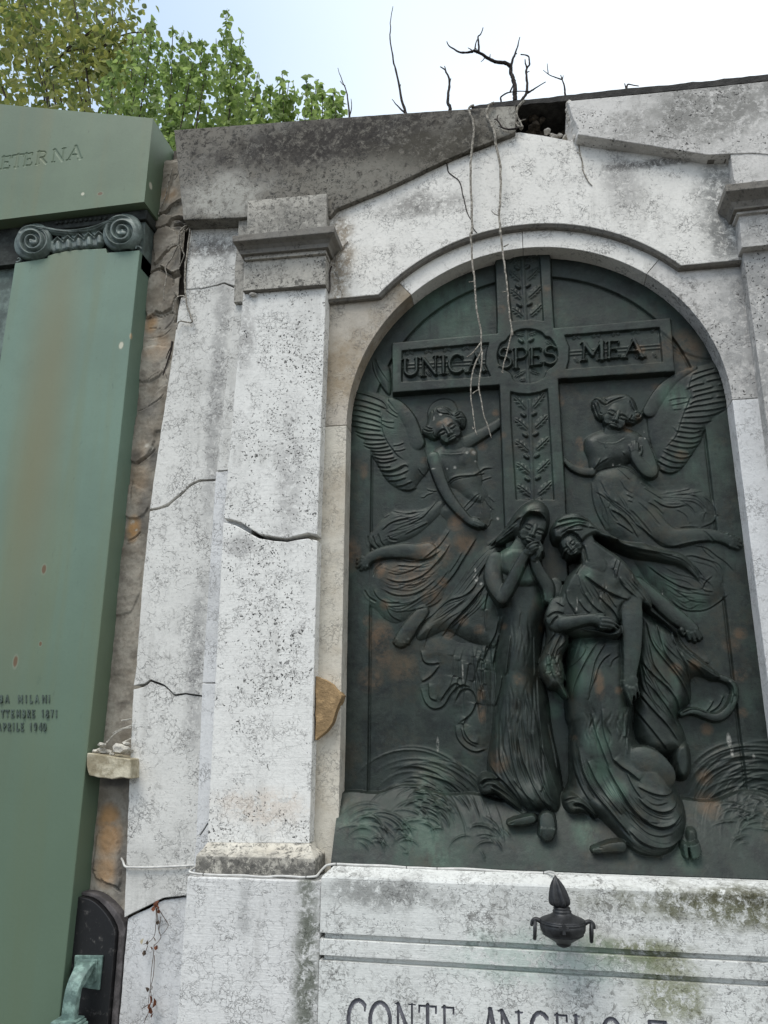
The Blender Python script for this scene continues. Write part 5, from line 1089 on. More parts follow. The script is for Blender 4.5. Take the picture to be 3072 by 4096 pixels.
between('w6', [(100, 300), (95, 600), (130, 850), (260, 1050)], R1, 3, 11, .010, .2, 5); between('w6', R4, [(560, 1560), (700, 1720), (950, 1790), (1180, 1770), (1330, 1650)], 2, 10, .010, .24, 6)
between('w6', [(180, 60), (200, 300), (260, 560)], [(780, 80), (760, 300), (740, 560)], 9, 12.5, 0.0076, .22, 7, 'c')
between('w6', [(820, 920), (950, 980), (1080, 1010), (1200, 980)], R5, 2, 9, .009, .25, 8)
# feet
limb('foot_bowed', 'w6', [(660, 1625, 62, .235), (540, 1630, 58, .235), (430, 1655, 46, .228), (350, 1665, 32, .218)], .7)
fold('w6', [(330, 1650), (390, 1630), (440, 1635)], 7, .010, 'c', .22)
blob('foot_bowed', 'w6', [(1340, 1400), (1420, 1380), (1490, 1420), (1520, 1550), (1500, 1640), (1420, 1680), (1350, 1640), (1320, 1540)], .15, .235, 70)
for x, y, x2, y2, r in ((1360, 1620, 1380, 1735, 34), (1430, 1630, 1455, 1745, 32), (1465, 1625, 1490, 1740, 27), (1490, 1610, 1515, 1725, 24), (1510, 1590, 1535, 1690, 20)): limb('foot_bowed', 'w6', [(x, y, r, .236), (x2, y2, r * .85, .226)], .8)
# upper body
torso2 = [('w2', 830, 980), ('w2', 720, 1090), ('w2', 590, 1230), ('w2', 500, 1400), ('w2', 420, 1620), ('w3', 330, 310), ('w3', 260, 420), ('w3', 180, 560), ('w3', 200, 700), ('w3', 350, 800), ('w3', 700, 850), ('w3', 1050, 830), ('w3', 1180, 700), ('w3', 1200, 400), ('w3', 1450, 370), ('b4', 640, 1240), ('b4', 745, 1290), ('b4', 740, 1200), ('b4', 700, 1110), ('b4', 620, 1010), ('b4', 540, 880), ('b4', 430, 765), ('w2', 1200, 760), ('w2', 1040, 630), ('w2', 900, 620)]
blob('robe_bowed', 'w3', torso2, .12, .24, 80, pw=.7, ctrl=[(600, 100, .27), (800, 0, .262), (1000, 100, .25), (1200, 200, .225), (400, 500, .255), (800, 500, .255), (1000, 600, .235), (1100, 0, .24), (700, -250, .24), (1000, -250, .23), (1450, 250, .20)])
for p, w, d, sd in [([(700, 20), (800, 100), (920, 180), (1050, 250), (1180, 295)], 13, .024, 1), ([(960, 215), (1070, 270), (1180, 300), (1320, 330)], 10, .016, 1), ([(1150, 30), (1180, 110), (1260, 190), (1400, 290), (1560, 400), (1659, 520)], 12, .018, 1), ([(1360, 0), (1430, 100), (1520, 210), (1580, 320), (1640, 440)], 10, .016, 1), ([(880, 290), (960, 370), (1060, 460), (1130, 560), (1160, 620)], 12, .022, 1), ([(980, 230), (1040, 330), (1110, 430)], 12, .016, 1), ([(690, 250), (760, 370), (850, 460), (950, 520)], 12, .020, 1), ([(610, 340), (680, 450), (760, 510)], 12, .014, 1), ([(440, 200), (450, 330), (540, 470), (560, 520)], 13, .014, 1), ([(500, 380), (560, 480)], 10, .010, 1), ([(1330, -40), (1330, 60), (1400, 130)], 10, .010, 1)]: fold('w3', p, w, d, 's', .25, sd)
for p, w, d in [([(835, 1040), (790, 1110), (730, 1230)], 12, .018), ([(870, 1270), (960, 1330), (1080, 1420), (1200, 1490)], 10, .010), ([(1400, 980), (1350, 1120), (1360, 1250)], 11, .012), ([(1470, 990), (1420, 1150), (1400, 1290)], 11, .012), ([(1450, 1280), (1480, 1350), (1540, 1410)], 10, .010), ([(760, 1250), (790, 1400), (850, 1550)], 13, .010)]: fold('w2', p, w, d, 's', .25)
between('w3', [(560, 20), (600, 200), (700, 400), (820, 520)], [(1000, 100), (1060, 300), (1130, 480), (1160, 600)], 7, 10, .010, .25, 61)
between('w3', [(1150, 30), (1260, 190), (1400, 290), (1600, 440)], [(1360, 0), (1500, 180), (1640, 440)], 3, 8, .009, .22, 62)
# neck and face
limb(W2, 'w2', [(900, 660, 130, .235), (930, 800, 140, .245), (980, 960, 170, .255), (1050, 1100, 200, .258)], .5)
fold('w2', [(840, 760), (875, 900), (900, 1020)], 18, .014, 'c', .24)
# head cloth streaming back
blob('veil_bowed', 'b4', [(-40, 470), (60, 430), (180, 470), (300, 540), (430, 605), (560, 625), (660, 628), (720, 650), (850, 690), (1000, 715), (1090, 770), (1170, 860), (1205, 960), (1200, 1010), (1120, 940), (1000, 860), (880, 830), (740, 810), (600, 780), (480, 745), (360, 690), (240, 620), (120, 560)], .02, .15, 80, ctrl=[(150, 520, .22), (350, 610, .20), (500, 690, .16), (700, 720, .12), (950, 770, .085), (1150, 900, .05)])
blob('veil_bowed', 'w2', [(296, 540), (305, 460), (345, 370), (400, 290), (480, 238), (600, 203), (740, 205), (860, 255), (960, 330), (1060, 430), (1140, 510), (1100, 590), (960, 640), (870, 720), (810, 800), (780, 890), (735, 930), (695, 905), (680, 872), (645, 862), (632, 836), (590, 822), (555, 848), (525, 838), (490, 770), (455, 715), (395, 702), (350, 690), (320, 620)], .13, .265, 85, pw=.6, ctrl=[(600, 320, .25), (450, 420, .25), (750, 450, .268), (850, 330, .245), (1000, 480, .25), (600, 540, .275), (450, 620, .255), (720, 720, .27), (600, 760, .262), (720, 850, .262)])
blob('veil_bowed', 'w2', [(900, 400), (1060, 430), (1140, 505), (1260, 540), (1400, 598), (1470, 655), (1250, 650), (1120, 610), (1000, 570), (900, 545)], .18, .245, 60, ctrl=[(1000, 500, .25), (1200, 580, .225), (1400, 625, .20)])
face(W2, 'w2', 655, 735, 168, -43, .262, -.32, cut=True)
for p, w, d in [([(390, 390), (540, 342), (700, 320), (850, 342), (975, 388)], 13, .018), ([(315, 505), (450, 450), (600, 412), (760, 388), (900, 410)], 13, .020), ([(480, 560), (640, 470), (780, 430), (910, 470)], 13, .020), ([(930, 470), (1010, 480), (1110, 498)], 11, .014), ([(600, 245), (760, 262), (900, 310), (980, 390)], 12, .010), ([(900, 300), (1000, 400), (1120, 500)], 10, .012), ([(1000, 580), (1150, 600), (1300, 640), (1470, 660)], 11, .016), ([(330, 560), (380, 640), (400, 700)], 11, .012), ([(1250, 600), (1350, 640), (1440, 640)], 10, .012), ([(540, 540), (700, 530), (830, 515)], 11, .012)]: fold('w2', p, w, d, 's', .22)
for p, w, d in [([(350, 640), (480, 690), (620, 710), (850, 740), (1050, 750)], 8, .012), ([(420, 610), (560, 640), (700, 650)], 7, .010), ([(460, 690), (600, 720), (800, 740)], 7, .010), ([(700, 780), (900, 800), (1060, 850), (1170, 950)], 8, .010), ([(850, 740), (1000, 770), (1120, 840), (1190, 940)], 8, .010), ([(300, 590), (400, 610), (520, 660)], 7, .012), ([(900, 710), (1050, 770), (1150, 860)], 8, .007)]: fold('b4', p, w, d, 's', .12)
between('b4', [(240, 560), (500, 640), (800, 700), (1050, 760), (1190, 930)], [(240, 620), (480, 740), (740, 810), (1000, 860), (1180, 990)], 6, 6, .008, .12, 71)
between('w2', [(320, 480), (450, 330), (700, 240), (950, 350)], [(340, 600), (550, 540), (800, 520), (1000, 550)], 5, 9, .007, .24, 72)
# hanging sleeve under the folded arm
blob('robe_bowed', 'w3', [(180, 640), (260, 640), (500, 780), (480, 900), (440, 1000), (400, 1100), (430, 1250), (440, 1380), (410, 1420), (460, 1560), (480, 1659), (400, 1600), (320, 1500), (215, 1515), (180, 1440), (110, 1350), (80, 1200), (110, 1080), (180, 940), (200, 800)], .16, .245, 90)
for p, w, d in [([(300, 780), (240, 860), (170, 950)], 11, .020), ([(380, 790), (300, 960), (250, 1080)], 12, .024), ([(460, 860), (400, 940), (320, 1000), (300, 1120)], 12, .024), ([(180, 960), (110, 1080), (85, 1200), (115, 1340), (210, 1490)], 10, .016), ([(360, 1080), (330, 1200), (360, 1300)], 13, .016), ([(210, 1510), (280, 1500), (320, 1505)], 9, .022), ([(420, 1370), (440, 1410), (380, 1450)], 10, .018), ([(250, 1100), (230, 1250), (290, 1380)], 12, .012), ([(340, 1520), (400, 1590), (470, 1640)], 10, .018), ([(520, 800), (520, 900), (550, 950), (490, 1060)], 9, .010)]: fold('w3', p, w, d, 's', .22)
between('w3', [(200, 800), (110, 1080), (120, 1350), (250, 1500)], [(460, 860), (400, 1100), (430, 1250), (420, 1500)], 5, 9, .012, .22, 81)
# skirt under the hand
for p, w, d in [([(880, 870), (760, 1050), (650, 1250), (560, 1450), (520, 1659)], 16, .016), ([(980, 900), (900, 1020), (830, 1150), (790, 1350), (740, 1600)], 14, .014), ([(1040, 1050), (940, 1120), (860, 1260), (820, 1450)], 12, .012), ([(700, 880), (720, 1000), (600, 1150), (480, 1230)], 12, .010), ([(1160, 1070), (1060, 1130), (1040, 1220)], 12, .008), ([(640, 850), (600, 1000), (560, 1100)], 14, .010), ([(860, 1300), (780, 1500), (740, 1659)], 12, .012)]: fold('w3', p, w, d, 's', .22)
# folded arm and hand
limb('robe_bowed', 'w3', [(360, 420, 150, .255), (300, 560, 145, .27), (330, 640, 125, .285), (440, 630, 105, .295)], .6)
for p, w, d in [([(190, 560), (260, 500), (340, 485), (415, 510)], 12, .020), ([(235, 670), (270, 590), (340, 545)], 12, .022), ([(320, 360), (370, 390), (410, 420)], 10, .012)]: fold('w3', p, w, d, 's', .27)
limb('arm_bowed', 'w3', [(420, 640, 100, .302), (520, 620, 92, .308), (640, 595, 78, .312), (760, 575, 70, .316), (860, 580, 78, .322), (930, 610, 80, .326), (980, 630, 70, .324)], .75)
for p in [[(850, 530, 30, .318), (900, 512, 24, .314), (950, 522, 18, .306)], [(920, 565, 30, .328), (1000, 562, 27, .330), (1060, 582, 24, .324), (1098, 604, 17, .312)], [(940, 605, 31, .332), (1030, 612, 28, .334), (1100, 640, 25, .328), (1150, 682, 17, .312)], [(930, 650, 31, .330), (1020, 660, 28, .332), (1080, 682, 24, .326), (1120, 712, 17, .314)], [(910, 690, 29, .322), (990, 700, 26, .324), (1050, 708, 20, .316)]]: limb('arm_bowed', 'w3', p, .85)
blob('robe_bowed', 'w3', [(620, 710), (760, 720), (880, 730), (1000, 770), (1060, 740), (1110, 700), (1170, 640), (1195, 700), (1190, 780), (1150, 835), (1060, 840), (980, 810), (900, 780), (780, 760), (660, 740)], .22, .295, 45)
for p, w, d in [([(640, 715), (780, 740), (900, 745), (980, 780)], 9, .016), ([(1010, 810), (1080, 800), (1150, 780)], 9, .014), ([(1050, 750), (1120, 765)], 8, .012)]: fold('w3', p, w, d, 's', .28)
# hanging arm
limb('arm_bowed', 'w3', [(1310, 300, 150, .215), (1325, 560, 150, .232), (1330, 760, 142, .245), (1330, 950, 130, .252), (1320, 1120, 114, .256), (1300, 1270, 98, .258), (1295, 1400, 90, .26), (1300, 1500, 84, .26)], .5)
limb('arm_bowed', 'w7', [(215, 880, 78, .262), (220, 950, 74, .262), (215, 1000, 60, .256)], .7)
for p in [[(165, 960, 24, .264), (180, 1060, 22, .260), (205, 1120, 19, .252), (212, 1160, 13, .244)], [(195, 980, 25, .268), (215, 1060, 22, .262), (222, 1105, 17, .252)], [(235, 980, 25, .266), (255, 1050, 21, .260), (262, 1092, 15, .250)], [(265, 950, 24, .262), (290, 1010, 20, .256), (300, 1060, 14, .246)], [(130, 900, 22, .258), (140, 980, 20, .256), (150, 1020, 15, .25)]]: limb('arm_bowed', 'w7', p, .85)
# shawl end hanging behind the arm
blob('robe_bowed', 'b4', [(640, 1215), (740, 1275), (830, 1350), (940, 1440), (1010, 1540), (960, 1500), (860, 1400), (760, 1340), (680, 1280)], .10, .19, 40)

# --- seams of light and dark worked in by the chaser's comb, and small casting unevenness
def blur(a, n=1):
    for _ in range(n):
        b = a.copy(); b[1:-1, :] = (a[:-2, :] + 2 * a[1:-1, :] + a[2:, :]) / 4; a = b
        b = a.copy(); b[:, 1:-1] = (a[:, :-2] + 2 * a[:, 1:-1] + a[:, 2:]) / 4; a = b
    return a
H = blur(H, 1)
low = blur(rng.normal(0, 1, (GX.shape[0] // 10 + 2, GX.shape[1] // 10 + 2)), 2)
und = np.kron(low, np.ones((10, 10)))[:GX.shape[0], :GX.shape[1]]; H += .0016 * blur(und, 8)

# --- colour wear: brown rubbed metal, green patina, droppings
for a in [('J', 400, 90, 95, .95, .02, 120), ('J', 420, 230, 90, .6), ('J', 330, 400, 90, .6), ('J', 560, 300, 110, .5), ('a4', 330, 740, 70, .9, .03, 110), ('a4', 10, 570, 60, .9, .01, 130), ('a4', 930, 560, 190, .75), ('a4', 760, 780, 190, .6), ('a4', 1020, 900, 60, .9), ('a4', 1170, 240, 90, .8), ('a4', 1260, 460, 120, .7), ('a4', 560, 860, 200, .55), ('a4', 900, 1050, 110, .6), ('a4', 380, 1150, 60, .6), ('a4', 1250, 1330, 60, .8), ('a4', 1080, 1480, 60, .6), ('a4', 190, 1330, 60, .7),
    ('a2', 560, 470, 80, 1, .09), ('a2', 430, 500, 60, .7, .09), ('a2', 1380, 380, 60, .8, .0), ('a2', 1150, 900, 80, .6), ('a2', 1000, 1010, 60, .7), ('a2', 1500, 740, 60, .5, .05), ('a2', 180, 1150, 60, .5), ('b1', 370, 980, 70, 1, .01, 130), ('b1', 1180, 690, 80, .8, .04), ('b1', 390, 1260, 100, .5), ('b1', 70, 190, 50, .9, .05, 100), ('b1', 1360, 500, 60, .5, .06), ('t5', 1030, 360, 70, 1, .055), ('t5', 1380, 400, 120, .5, .03), ('G', 1050, 900, 130, .6, .01), ('b3', 830, 1400, 90, .7, .03), ('b3', 480, 470, 60, .5, .02), ('b3', 900, 230, 110, .6, .03),
    ('w5', 440, 1130, 110, .8, .17), ('w5', 230, 350, 60, .7, .06, 200), ('w5', 240, 520, 50, .9, .06, 90), ('w5', 700, 40, 80, .6, .17), ('w4', 470, 800, 60, .6, .16), ('w4', 1110, 840, 60, .6, .15), ('w4', 60, 900, 90, .7, .05), ('w7', 720, 760, 70, .8, .12), ('w7', 940, 700, 70, .6, .12), ('w7', 1400, 830, 80, .8, .0), ('w7', 1390, 390, 50, .7, .0), ('w7', 1430, 1250, 60, .6, .0), ('w7', 1050, 1430, 70, .7, .01), ('w7', 90, 990, 45, .7, .22), ('w3', 910, 1430, 70, .75, .22, 200), ('w6', 140, 420, 40, .6, .2), ('L', 1200, 1320, 90, .6, .0), ('L', 1190, 1120, 60, .6, .0), ('L', 1450, 60, 50, .6, .0), ('L', 1380, 150, 60, .5, .0), ('t3', 990, 700, 60, .6, .05), ('t3', 230, 1050, 70, .5, .05), ('J', 1280, 1000, 80, .6, .1), ('H', 200, 950, 60, .7, .01, 120), ('H', 290, 340, 30, .6, .01, 60)]:
    daub(PB, *a)
for a in [('b3', 720, 600, 190, 1, .045), ('a2', 400, 950, 190, .7, .04), ('a2', 300, 850, 120, .6, .03), ('a3', 350, 300, 120, .6, .05), ('E', 900, 620, 280, .55, .0), ('w1', 560, 940, 190, .8, .16), ('w1', 820, 1350, 150, .7, .2), ('w3', 680, 950, 200, .9, .23), ('w3', 280, 1200, 140, .9, .22), ('w3', 560, 1350, 220, .7, .22), ('w6', 400, 450, 160, .9, .22), ('w6', 420, 800, 150, .8, .22), ('w6', 600, 1000, 130, .8, .22), ('b4', 680, 920, 120, .9, .1), ('b4', 850, 1060, 130, .7, .05), ('b4', 1100, 1230, 150, .6, .02), ('w2', 920, 1160, 120, .6, .25), ('w2', 650, 280, 250, .7, .25, 80), ('w7', 520, 480, 90, .8, .12, 220), ('w7', 640, 880, 140, .6, .12), ('w7', 620, 1150, 160, .6, .1), ('w6', 250, 1480, 160, .7, .15), ('w6', 1400, 1750, 160, .5, .19), ('w1', 880, 240, 130, .4, .23), ('J', 750, 520, 90, .4, .05), ('w5', 1270, 230, 90, .8, .2), ('w5', 1180, 430, 110, .7, .17), ('w4', 1150, 350, 140, .7, .18), ('w4', 150, 450, 120, .5, .05), ('t1', 110, 600, 90, .5, .055, 260), ('a1', 560, 420, 150, .5, .02), ('J', 250, 1480, 160, .5, .1), ('J', 800, 1600, 250, .4, .15)]:
    daub(PG, *a)
for a in [('a4', 1385, 860, 26, 1, .05, 55), ('a4', 1445, 912, 16, .9, .05), ('a4', 1380, 760, 10, .8, .05, 22), ('a2', 455, 370, 26, .7, .06), ('a2', 345, 430, 16, .6, .06, 40), ('a3', 330, 490, 40, .5, .055, 12), ('a3', 690, 475, 28, .6, .045), ('a3', 565, 492, 16, .6, .045), ('a3', 1010, 220, 34, .5, .04), ('a3', 900, 230, 24, .5, .04), ('a3', 1040, 365, 22, .5, .04), ('a3', 1420, 1340, 30, .6, .0), ('b2', 850, 640, 12, .8, .05, 40), ('b2', 960, 612, 16, .7, .05, 8), ('b2', 1362, 80, 6, .9, .02, 26), ('b2', 1366, 225, 6, .8, .02, 24), ('w3', 612, 300, 6, .7, .26, 60), ('w3', 600, 400, 12, .8, .26, 30), ('L', 1375, 850, 16, .8, .01, 50), ('L', 1395, 930, 12, .7, .01, 40), ('L', 1545, 970, 10, .5, .0, 20), ('w1', 1030, 1110, 5, .7, .25, 30), ('w1', 815, 1190, 5, .7, .24, 22), ('b4', 555, 855, 10, .5, .12), ('J', 1010, 340, 6, .6, .05, 70), ('J', 830, 880, 10, .5, .01, 50), ('b4', 845, 1100, 4, .6, .05, 24)]:
    daub(PW, *a)

# bronze: dark brown-green skin with patina streaks and rubbed patches
t = NT('dark_patinated_bronze')
pat = t.attr('patina'); sp_ = t.n('ShaderNodeSeparateColor'); t.l(pat.outputs['Color'], sp_.inputs[0])
nb = t.noise(11, 6, .68, dist=.4); nf = t.noise(55, 5, .7); ns = t.noise(9, 5, .65, t.vscale(t.pos, (1.7, 1.7, .45)))
col = t.mix(t.ramp(nb, .32, .68), (.0095, .0135, .0115), (.028, .038, .031))
col = t.mix(t.math('MULTIPLY', t.ramp(t.noise(26, 6, .75), .5, .66), .55), col, (.038, .047, .041))
col = t.mix(t.math('MULTIPLY', t.ramp(t.noise(19, 6, .75, t.vscale(t.pos, (1, 1, 1), (5, 3, 2))), .53, .68), .6), col, (.008, .009, .009))
col = t.mix(t.math('MULTIPLY', t.ramp(ns, .45, .75), .8), col, (.022, .034, .029))
col = t.mix(t.math('MULTIPLY', t.ramp(t.noise(4.7, 6, .75), .50, .68), .45), col, (.052, .044, .027))
gm = t.math('MULTIPLY', t.math('ADD', sp_.outputs[1], t.math('MULTIPLY', t.ramp(t.noise(3.1, 5, .65), .5, .7), .45)), t.ramp(ns, .28, .60)); col = t.mix(gm, col, (.052, .094, .068))
bm_ = t.math('MULTIPLY', sp_.outputs[0], t.ramp(t.math('ADD', t.math('MULTIPLY', nb, .7), t.math('MULTIPLY', nf, .4)), .40, .66)); col = t.mix(bm_, col, (.115, .072, .040))
wm_ = t.math('MULTIPLY', sp_.outputs[2], t.ramp(nf, .38, .56)); col = t.mix(wm_, col, (.42, .41, .37))
comb = t.math('SINE', t.math('MULTIPLY', t.math('ADD', t.math('MULTIPLY', t.noise(2.6, 2, .5), 14), t.noise(1.3, 1, .5, t.vscale(t.pos, (1, 1, 60)))), 22))
cm = t.ramp(t.noise(6.3, 3, .6), .52, .66)
hgt = t.math('ADD', t.math('MULTIPLY', nf, .8), t.math('MULTIPLY', t.math('MULTIPLY', comb, cm), .05))
M_BRONZE = t.finish(col, t.ramp(nb, .3, .75, .46, .64), .3, bump=hgt, bstr=.5, bdist=.004, spec=.5)

# --- cut the casting into its named pieces along their outlines
inside = np.where(GZ > ZC, np.hypot(GX - XC, GZ - ZC) < RA + .012, np.abs(GX - XC) < RA + .012)
gyx = np.gradient(H, RS, axis=1); gzx = np.gradient(H, RS, axis=0)
NRM = np.stack([-gyx, -np.ones_like(H), -gzx], -1); NRM /= np.linalg.norm(NRM, axis=-1, keepdims=True)
VV = np.stack([GX, Y0 - H, GZ], -1).reshape(-1, 3); NN = NRM.reshape(-1, 3)
idx = np.arange(H.size).reshape(H.shape)
ok = inside[:-1, :-1] & inside[:-1, 1:] & inside[1:, 1:] & inside[1:, :-1]
Qd = np.stack([idx[:-1, :-1], idx[:-1, 1:], idx[1:, 1:], idx[1:, :-1]], -1)
hmax = np.stack([H[:-1, :-1], H[:-1, 1:], H[1:, 1:], H[1:, :-1]], -1); am = hmax.argmax(-1)
lq = np.stack([LAB[:-1, :-1], LAB[:-1, 1:], LAB[1:, 1:], LAB[1:, :-1]], -1)
QL = np.take_along_axis(lq, am[..., None], -1)[..., 0]
PAT = np.stack([np.clip(PB, 0, 1), np.clip(PG, 0, 1), np.clip(PW, 0, 1), np.ones_like(PB)], -1).reshape(-1, 4)
def piece(name, q, parent, label=None):
    q = q.reshape(-1, 4)
    ids, inv = np.unique(q.ravel(), return_inverse=True)
    v = VV[ids]; c = np.array([v[:, 0].mean(), v[:, 1].max(), v[:, 2].min()])
    me = bpy.data.meshes.new(name)
    me.vertices.add(len(ids)); me.vertices.foreach_set('co', (v - c).ravel().astype(np.float32))
    me.loops.add(len(inv)); me.loops.foreach_set('vertex_index', inv.astype(np.int32))
    me.polygons.add(len(q)); me.polygons.foreach_set('loop_start', np.arange(0, len(inv), 4, dtype=np.int32))
    me.update(calc_edges=True)
    me.polygons.foreach_set('use_smooth', np.ones(len(q), bool))
    ca = me.color_attributes.new('patina', 'FLOAT_COLOR', 'POINT'); ca.data.foreach_set('color', PAT[ids].ravel().astype(np.float32))
    me.normals_split_custom_set_from_vertices(NN[ids].tolist())
    return link(name, me, Vector(c), M_BRONZE, parent, label=label)
rel = thing('bronze_relief', 'dark bronze relief of a cross, two angels and two mourning women under the stone arch', 'relief', (XC, .11, RZ0))
def cells(*names):
    m = np.zeros(QL.shape, bool)
    for n_ in names:
        if n_ in LABELS: m |= QL == LABELS.index(n_)
    return Qd[m & ok]
panel = piece('relief_panel', cells('relief_panel'), rel)
piece('ground_strip', cells('ground_strip'), rel); piece('grass_tuft', cells('grass_tuft'), rel)
crs = piece('cross', cells('cross'), rel, 'tall cross with a raised motto on its arms')
for n_ in LETTERS: piece('letter', cells(n_), crs)
def islands(name, parent, nm=None):
    """each separate patch of a label becomes a piece of its own"""
    if name not in LABELS: return
    m = (QL == LABELS.index(name)) & ok
    seen = np.zeros(m.shape, int); cur = 0
    js, is_ = np.nonzero(m)
    for j, i in zip(js, is_):
        if seen[j, i]: continue
        cur += 1; stack = [(j, i)]; seen[j, i] = cur
        while stack:
            a, b = stack.pop()
            for c, d in ((a + 1, b), (a - 1, b), (a, b + 1), (a, b - 1)):
                if 0 <= c < m.shape[0] and 0 <= d < m.shape[1] and m[c, d] and not seen[c, d]:
                    seen[c, d] = cur; stack.append((c, d))
    for k_ in range(1, cur + 1): piece(nm or name, Qd[seen == k_], parent) if (seen == k_).sum() > 3 else None
for n_ in ('cross_leaf', 'cross_berry', 'cross_stem'): islands(n_, crs)
def figure(name, lb, label, kids, limbs_=()):
    o = piece(name, cells(lb), rel, label)
    for kn, kl in limbs_: islands(kl, o, kn)
    for kn, kl in kids: piece(kn, cells(kl), o)
figure('angel', A1, 'left angel stooping with an outstretched hand', [('wing', 'wing_left'), ('wing', 'wing_far_left'), ('halo', 'halo_left'), ('hair', 'hair_left'), ('dress', 'dress_left'), ('robe', 'robe_left')])
figure('angel', A2, 'right angel raising one open hand', [('wing', 'wing_right'), ('hair', 'hair_right'), ('dress', 'dress_right'), ('robe', 'robe_right')])
figure('mourning_woman', W1, 'praying woman with hands folded under her chin', [('robe', 'robe_praying'), ('veil', 'veil_praying'), ('mantle', 'mantle_left')], (('arm', 'arm_praying'), ('foot', 'foot_praying')))
figure('mourning_woman', W2, 'bowed woman in profile with one arm hanging', [('robe', 'robe_bowed'), ('veil', 'veil_bowed'), ('mantle', 'mantle_right')], (('arm', 'arm_bowed'), ('foot', 'foot_bowed')))
# foot of the casting
fx0, fx1 = XC - RA - .012, XC + RA + .012
v, f = box_data(fx0, fx1, Y0 - float(H[1, :].max()) + .004, .15, RZ0 - .03, RZ0 + .004)
make('base_fillet', v, f, M_BRONZE, rel, bevel=.003)

# ------------------------------------------------------------------ a fresh relief field for other carved pieces
def new_field(x0, x1, z0, z1, step, y0):
    global KH, KD, RX0, RX1, RZ0, RZ1, RS, gx, gz, GX, GZ, H, LAB, PB, PG, PW, LABELS, Y0
    KH = KD = 1.0
    RX0, RX1, RZ0, RZ1, RS, Y0 = x0, x1, z0, z1, step, y0
    gx = np.arange(RX0, RX1 + RS, RS); gz = np.arange(RZ0, RZ1 + RS, RS)
    GX, GZ = np.meshgrid(gx, gz); H = np.zeros(GX.shape); LAB = np.zeros(GX.shape, int)
    PB = np.zeros(GX.shape); PG = np.zeros(GX.shape); PW = np.zeros(GX.shape); LABELS = ['ground']
def close_field(mask):
    global VV, NN, Qd, QL, PAT, ok
    gyx = np.gradient(H, RS, axis=1); gzx = np.gradient(H, RS, axis=0)
    N_ = np.stack([-gyx, -np.ones_like(H), -gzx], -1); N_ /= np.linalg.norm(N_, axis=-1, keepdims=True)
    VV = np.stack([GX, Y0 - H, GZ], -1).reshape(-1, 3); NN = N_.reshape(-1, 3)
    ix = np.arange(H.size).reshape(H.shape)
    Qd = np.stack([ix[:-1, :-1], ix[:-1, 1:], ix[1:, 1:], ix[1:, :-1]], -1)
    hm = np.stack([H[:-1, :-1], H[:-1, 1:], H[1:, 1:], H[1:, :-1]], -1).argmax(-1)
    lq = np.stack([LAB[:-1, :-1], LAB[:-1, 1:], LAB[1:, 1:], LAB[1:, :-1]], -1)
    QL = np.take_along_axis(lq, hm[..., None], -1)[..., 0]
    ok = np.ones(QL.shape, bool) if mask is None else (mask[:-1, :-1] & mask[:-1, 1:] & mask[1:, 1:] & mask[1:, :-1])
    PAT = np.stack([np.clip(PB, 0, 1), np.clip(PG, 0, 1), np.clip(PW, 0, 1), np.ones_like(PB)], -1).reshape(-1, 4)
def pc(name, cells_, parent, m, label=None):
    o = piece(name, cells_, parent, label); o.data.materials.clear(); o.data.materials.append(m); return o

# ------------------------------------------------------------------ the green tomb
YG, YGP, YGB = -.10, -.05, .15
def green(name, a, b, streak=1.0, blots=(), stain=None, low=False):
    t = NT(name)
    sz = t.n('ShaderNodeSeparateXYZ'); t.l(t.pos, sz.inputs[0]); t.sepz = sz.outputs['Z']
    st = t.noise(5.2, 4, .55, t.vscale(t.pos, (1, .4, .06)))
    st2 = t.noise(17, 3, .5, t.vscale(t.pos, (1, .4, .05)))
    cl = t.noise(2.4, 5, .6); fn = t.noise(60, 4, .65)
    col = t.mix(t.ramp(cl, .35, .65), a, tuple(x * 1.14 for x in a))
    col = t.mix(t.math('MULTIPLY', t.ramp(st, .46, .66), streak), col, b)
    col = t.mix(t.math('MULTIPLY', t.ramp(st2, .55, .75), .3 * streak), col, tuple(x * 1.25 for x in a))
    col = t.mix(t.math('MULTIPLY', t.ramp(fn, .5, .75), .18), col, tuple(x * .6 for x in a))
    dk = t.math('MULTIPLY', t.ramp(t.noise(31, 5, .7, t.vscale(t.pos, (1, 1, .3))), .62, .72), .4)
    col = t.mix(dk, col, tuple(x * .55 for x in a))
    if stain:
        c, r = stain; q = t.vscale(t.pos, (1 / r[0], 0, 1 / r[1]), (-c[0] / r[0], 0, -c[1] / r[1]))
        L_ = t.n('ShaderNodeVectorMath'); L_.operation = 'LENGTH'; t.l(q, L_.inputs[0])
        col = t.mix(t.math('MULTIPLY', t.ramp(t.math('ADD', L_.outputs['Value'], t.math('MULTIPLY', st, .7)), .4, 1.7, 1, 0), .75), col, (.185, .175, .095))
    if low: col = t.mix(t.math('MULTIPLY', t.ramp(t.math('ADD', t.sepz, t.math('MULTIPLY', st, .6)), 1.2, 3.4, 1, 0), .75), col, (.098, .142, .090))
    for c, r, cc in blots:
        col = t.mix(t.blot(c[:2], (r[0] * 1.25, r[1] * 1.2), .12, .5, c[2]), col, (.24, .26, .19)); col = t.mix(t.blot(c[:2], r, .22, .3, c[2]), col, cc)
    return t.finish(col, .5, bump=t.math('ADD', fn, t.math('MULTIPLY', cl, 2)), bstr=.15, bdist=.003, spec=.4)
def bp(s, x, y, Y): q = at(s, x, y, Y); return (q.x, q.z, Y)
CHIP, PALE = (.14, .09, .05), (.5, .49, .38)
M_GENT = green('olive_green_entablature', (.118, .162, .105), (.15, .165, .09), .5, [(bp('A', 650, 1255, YG), (.016, .011), CHIP), (bp('A', 536, 1257, YG), (.010, .010), PALE), (bp('A', 975, 1205, -.05), (.012, .02), PALE)])
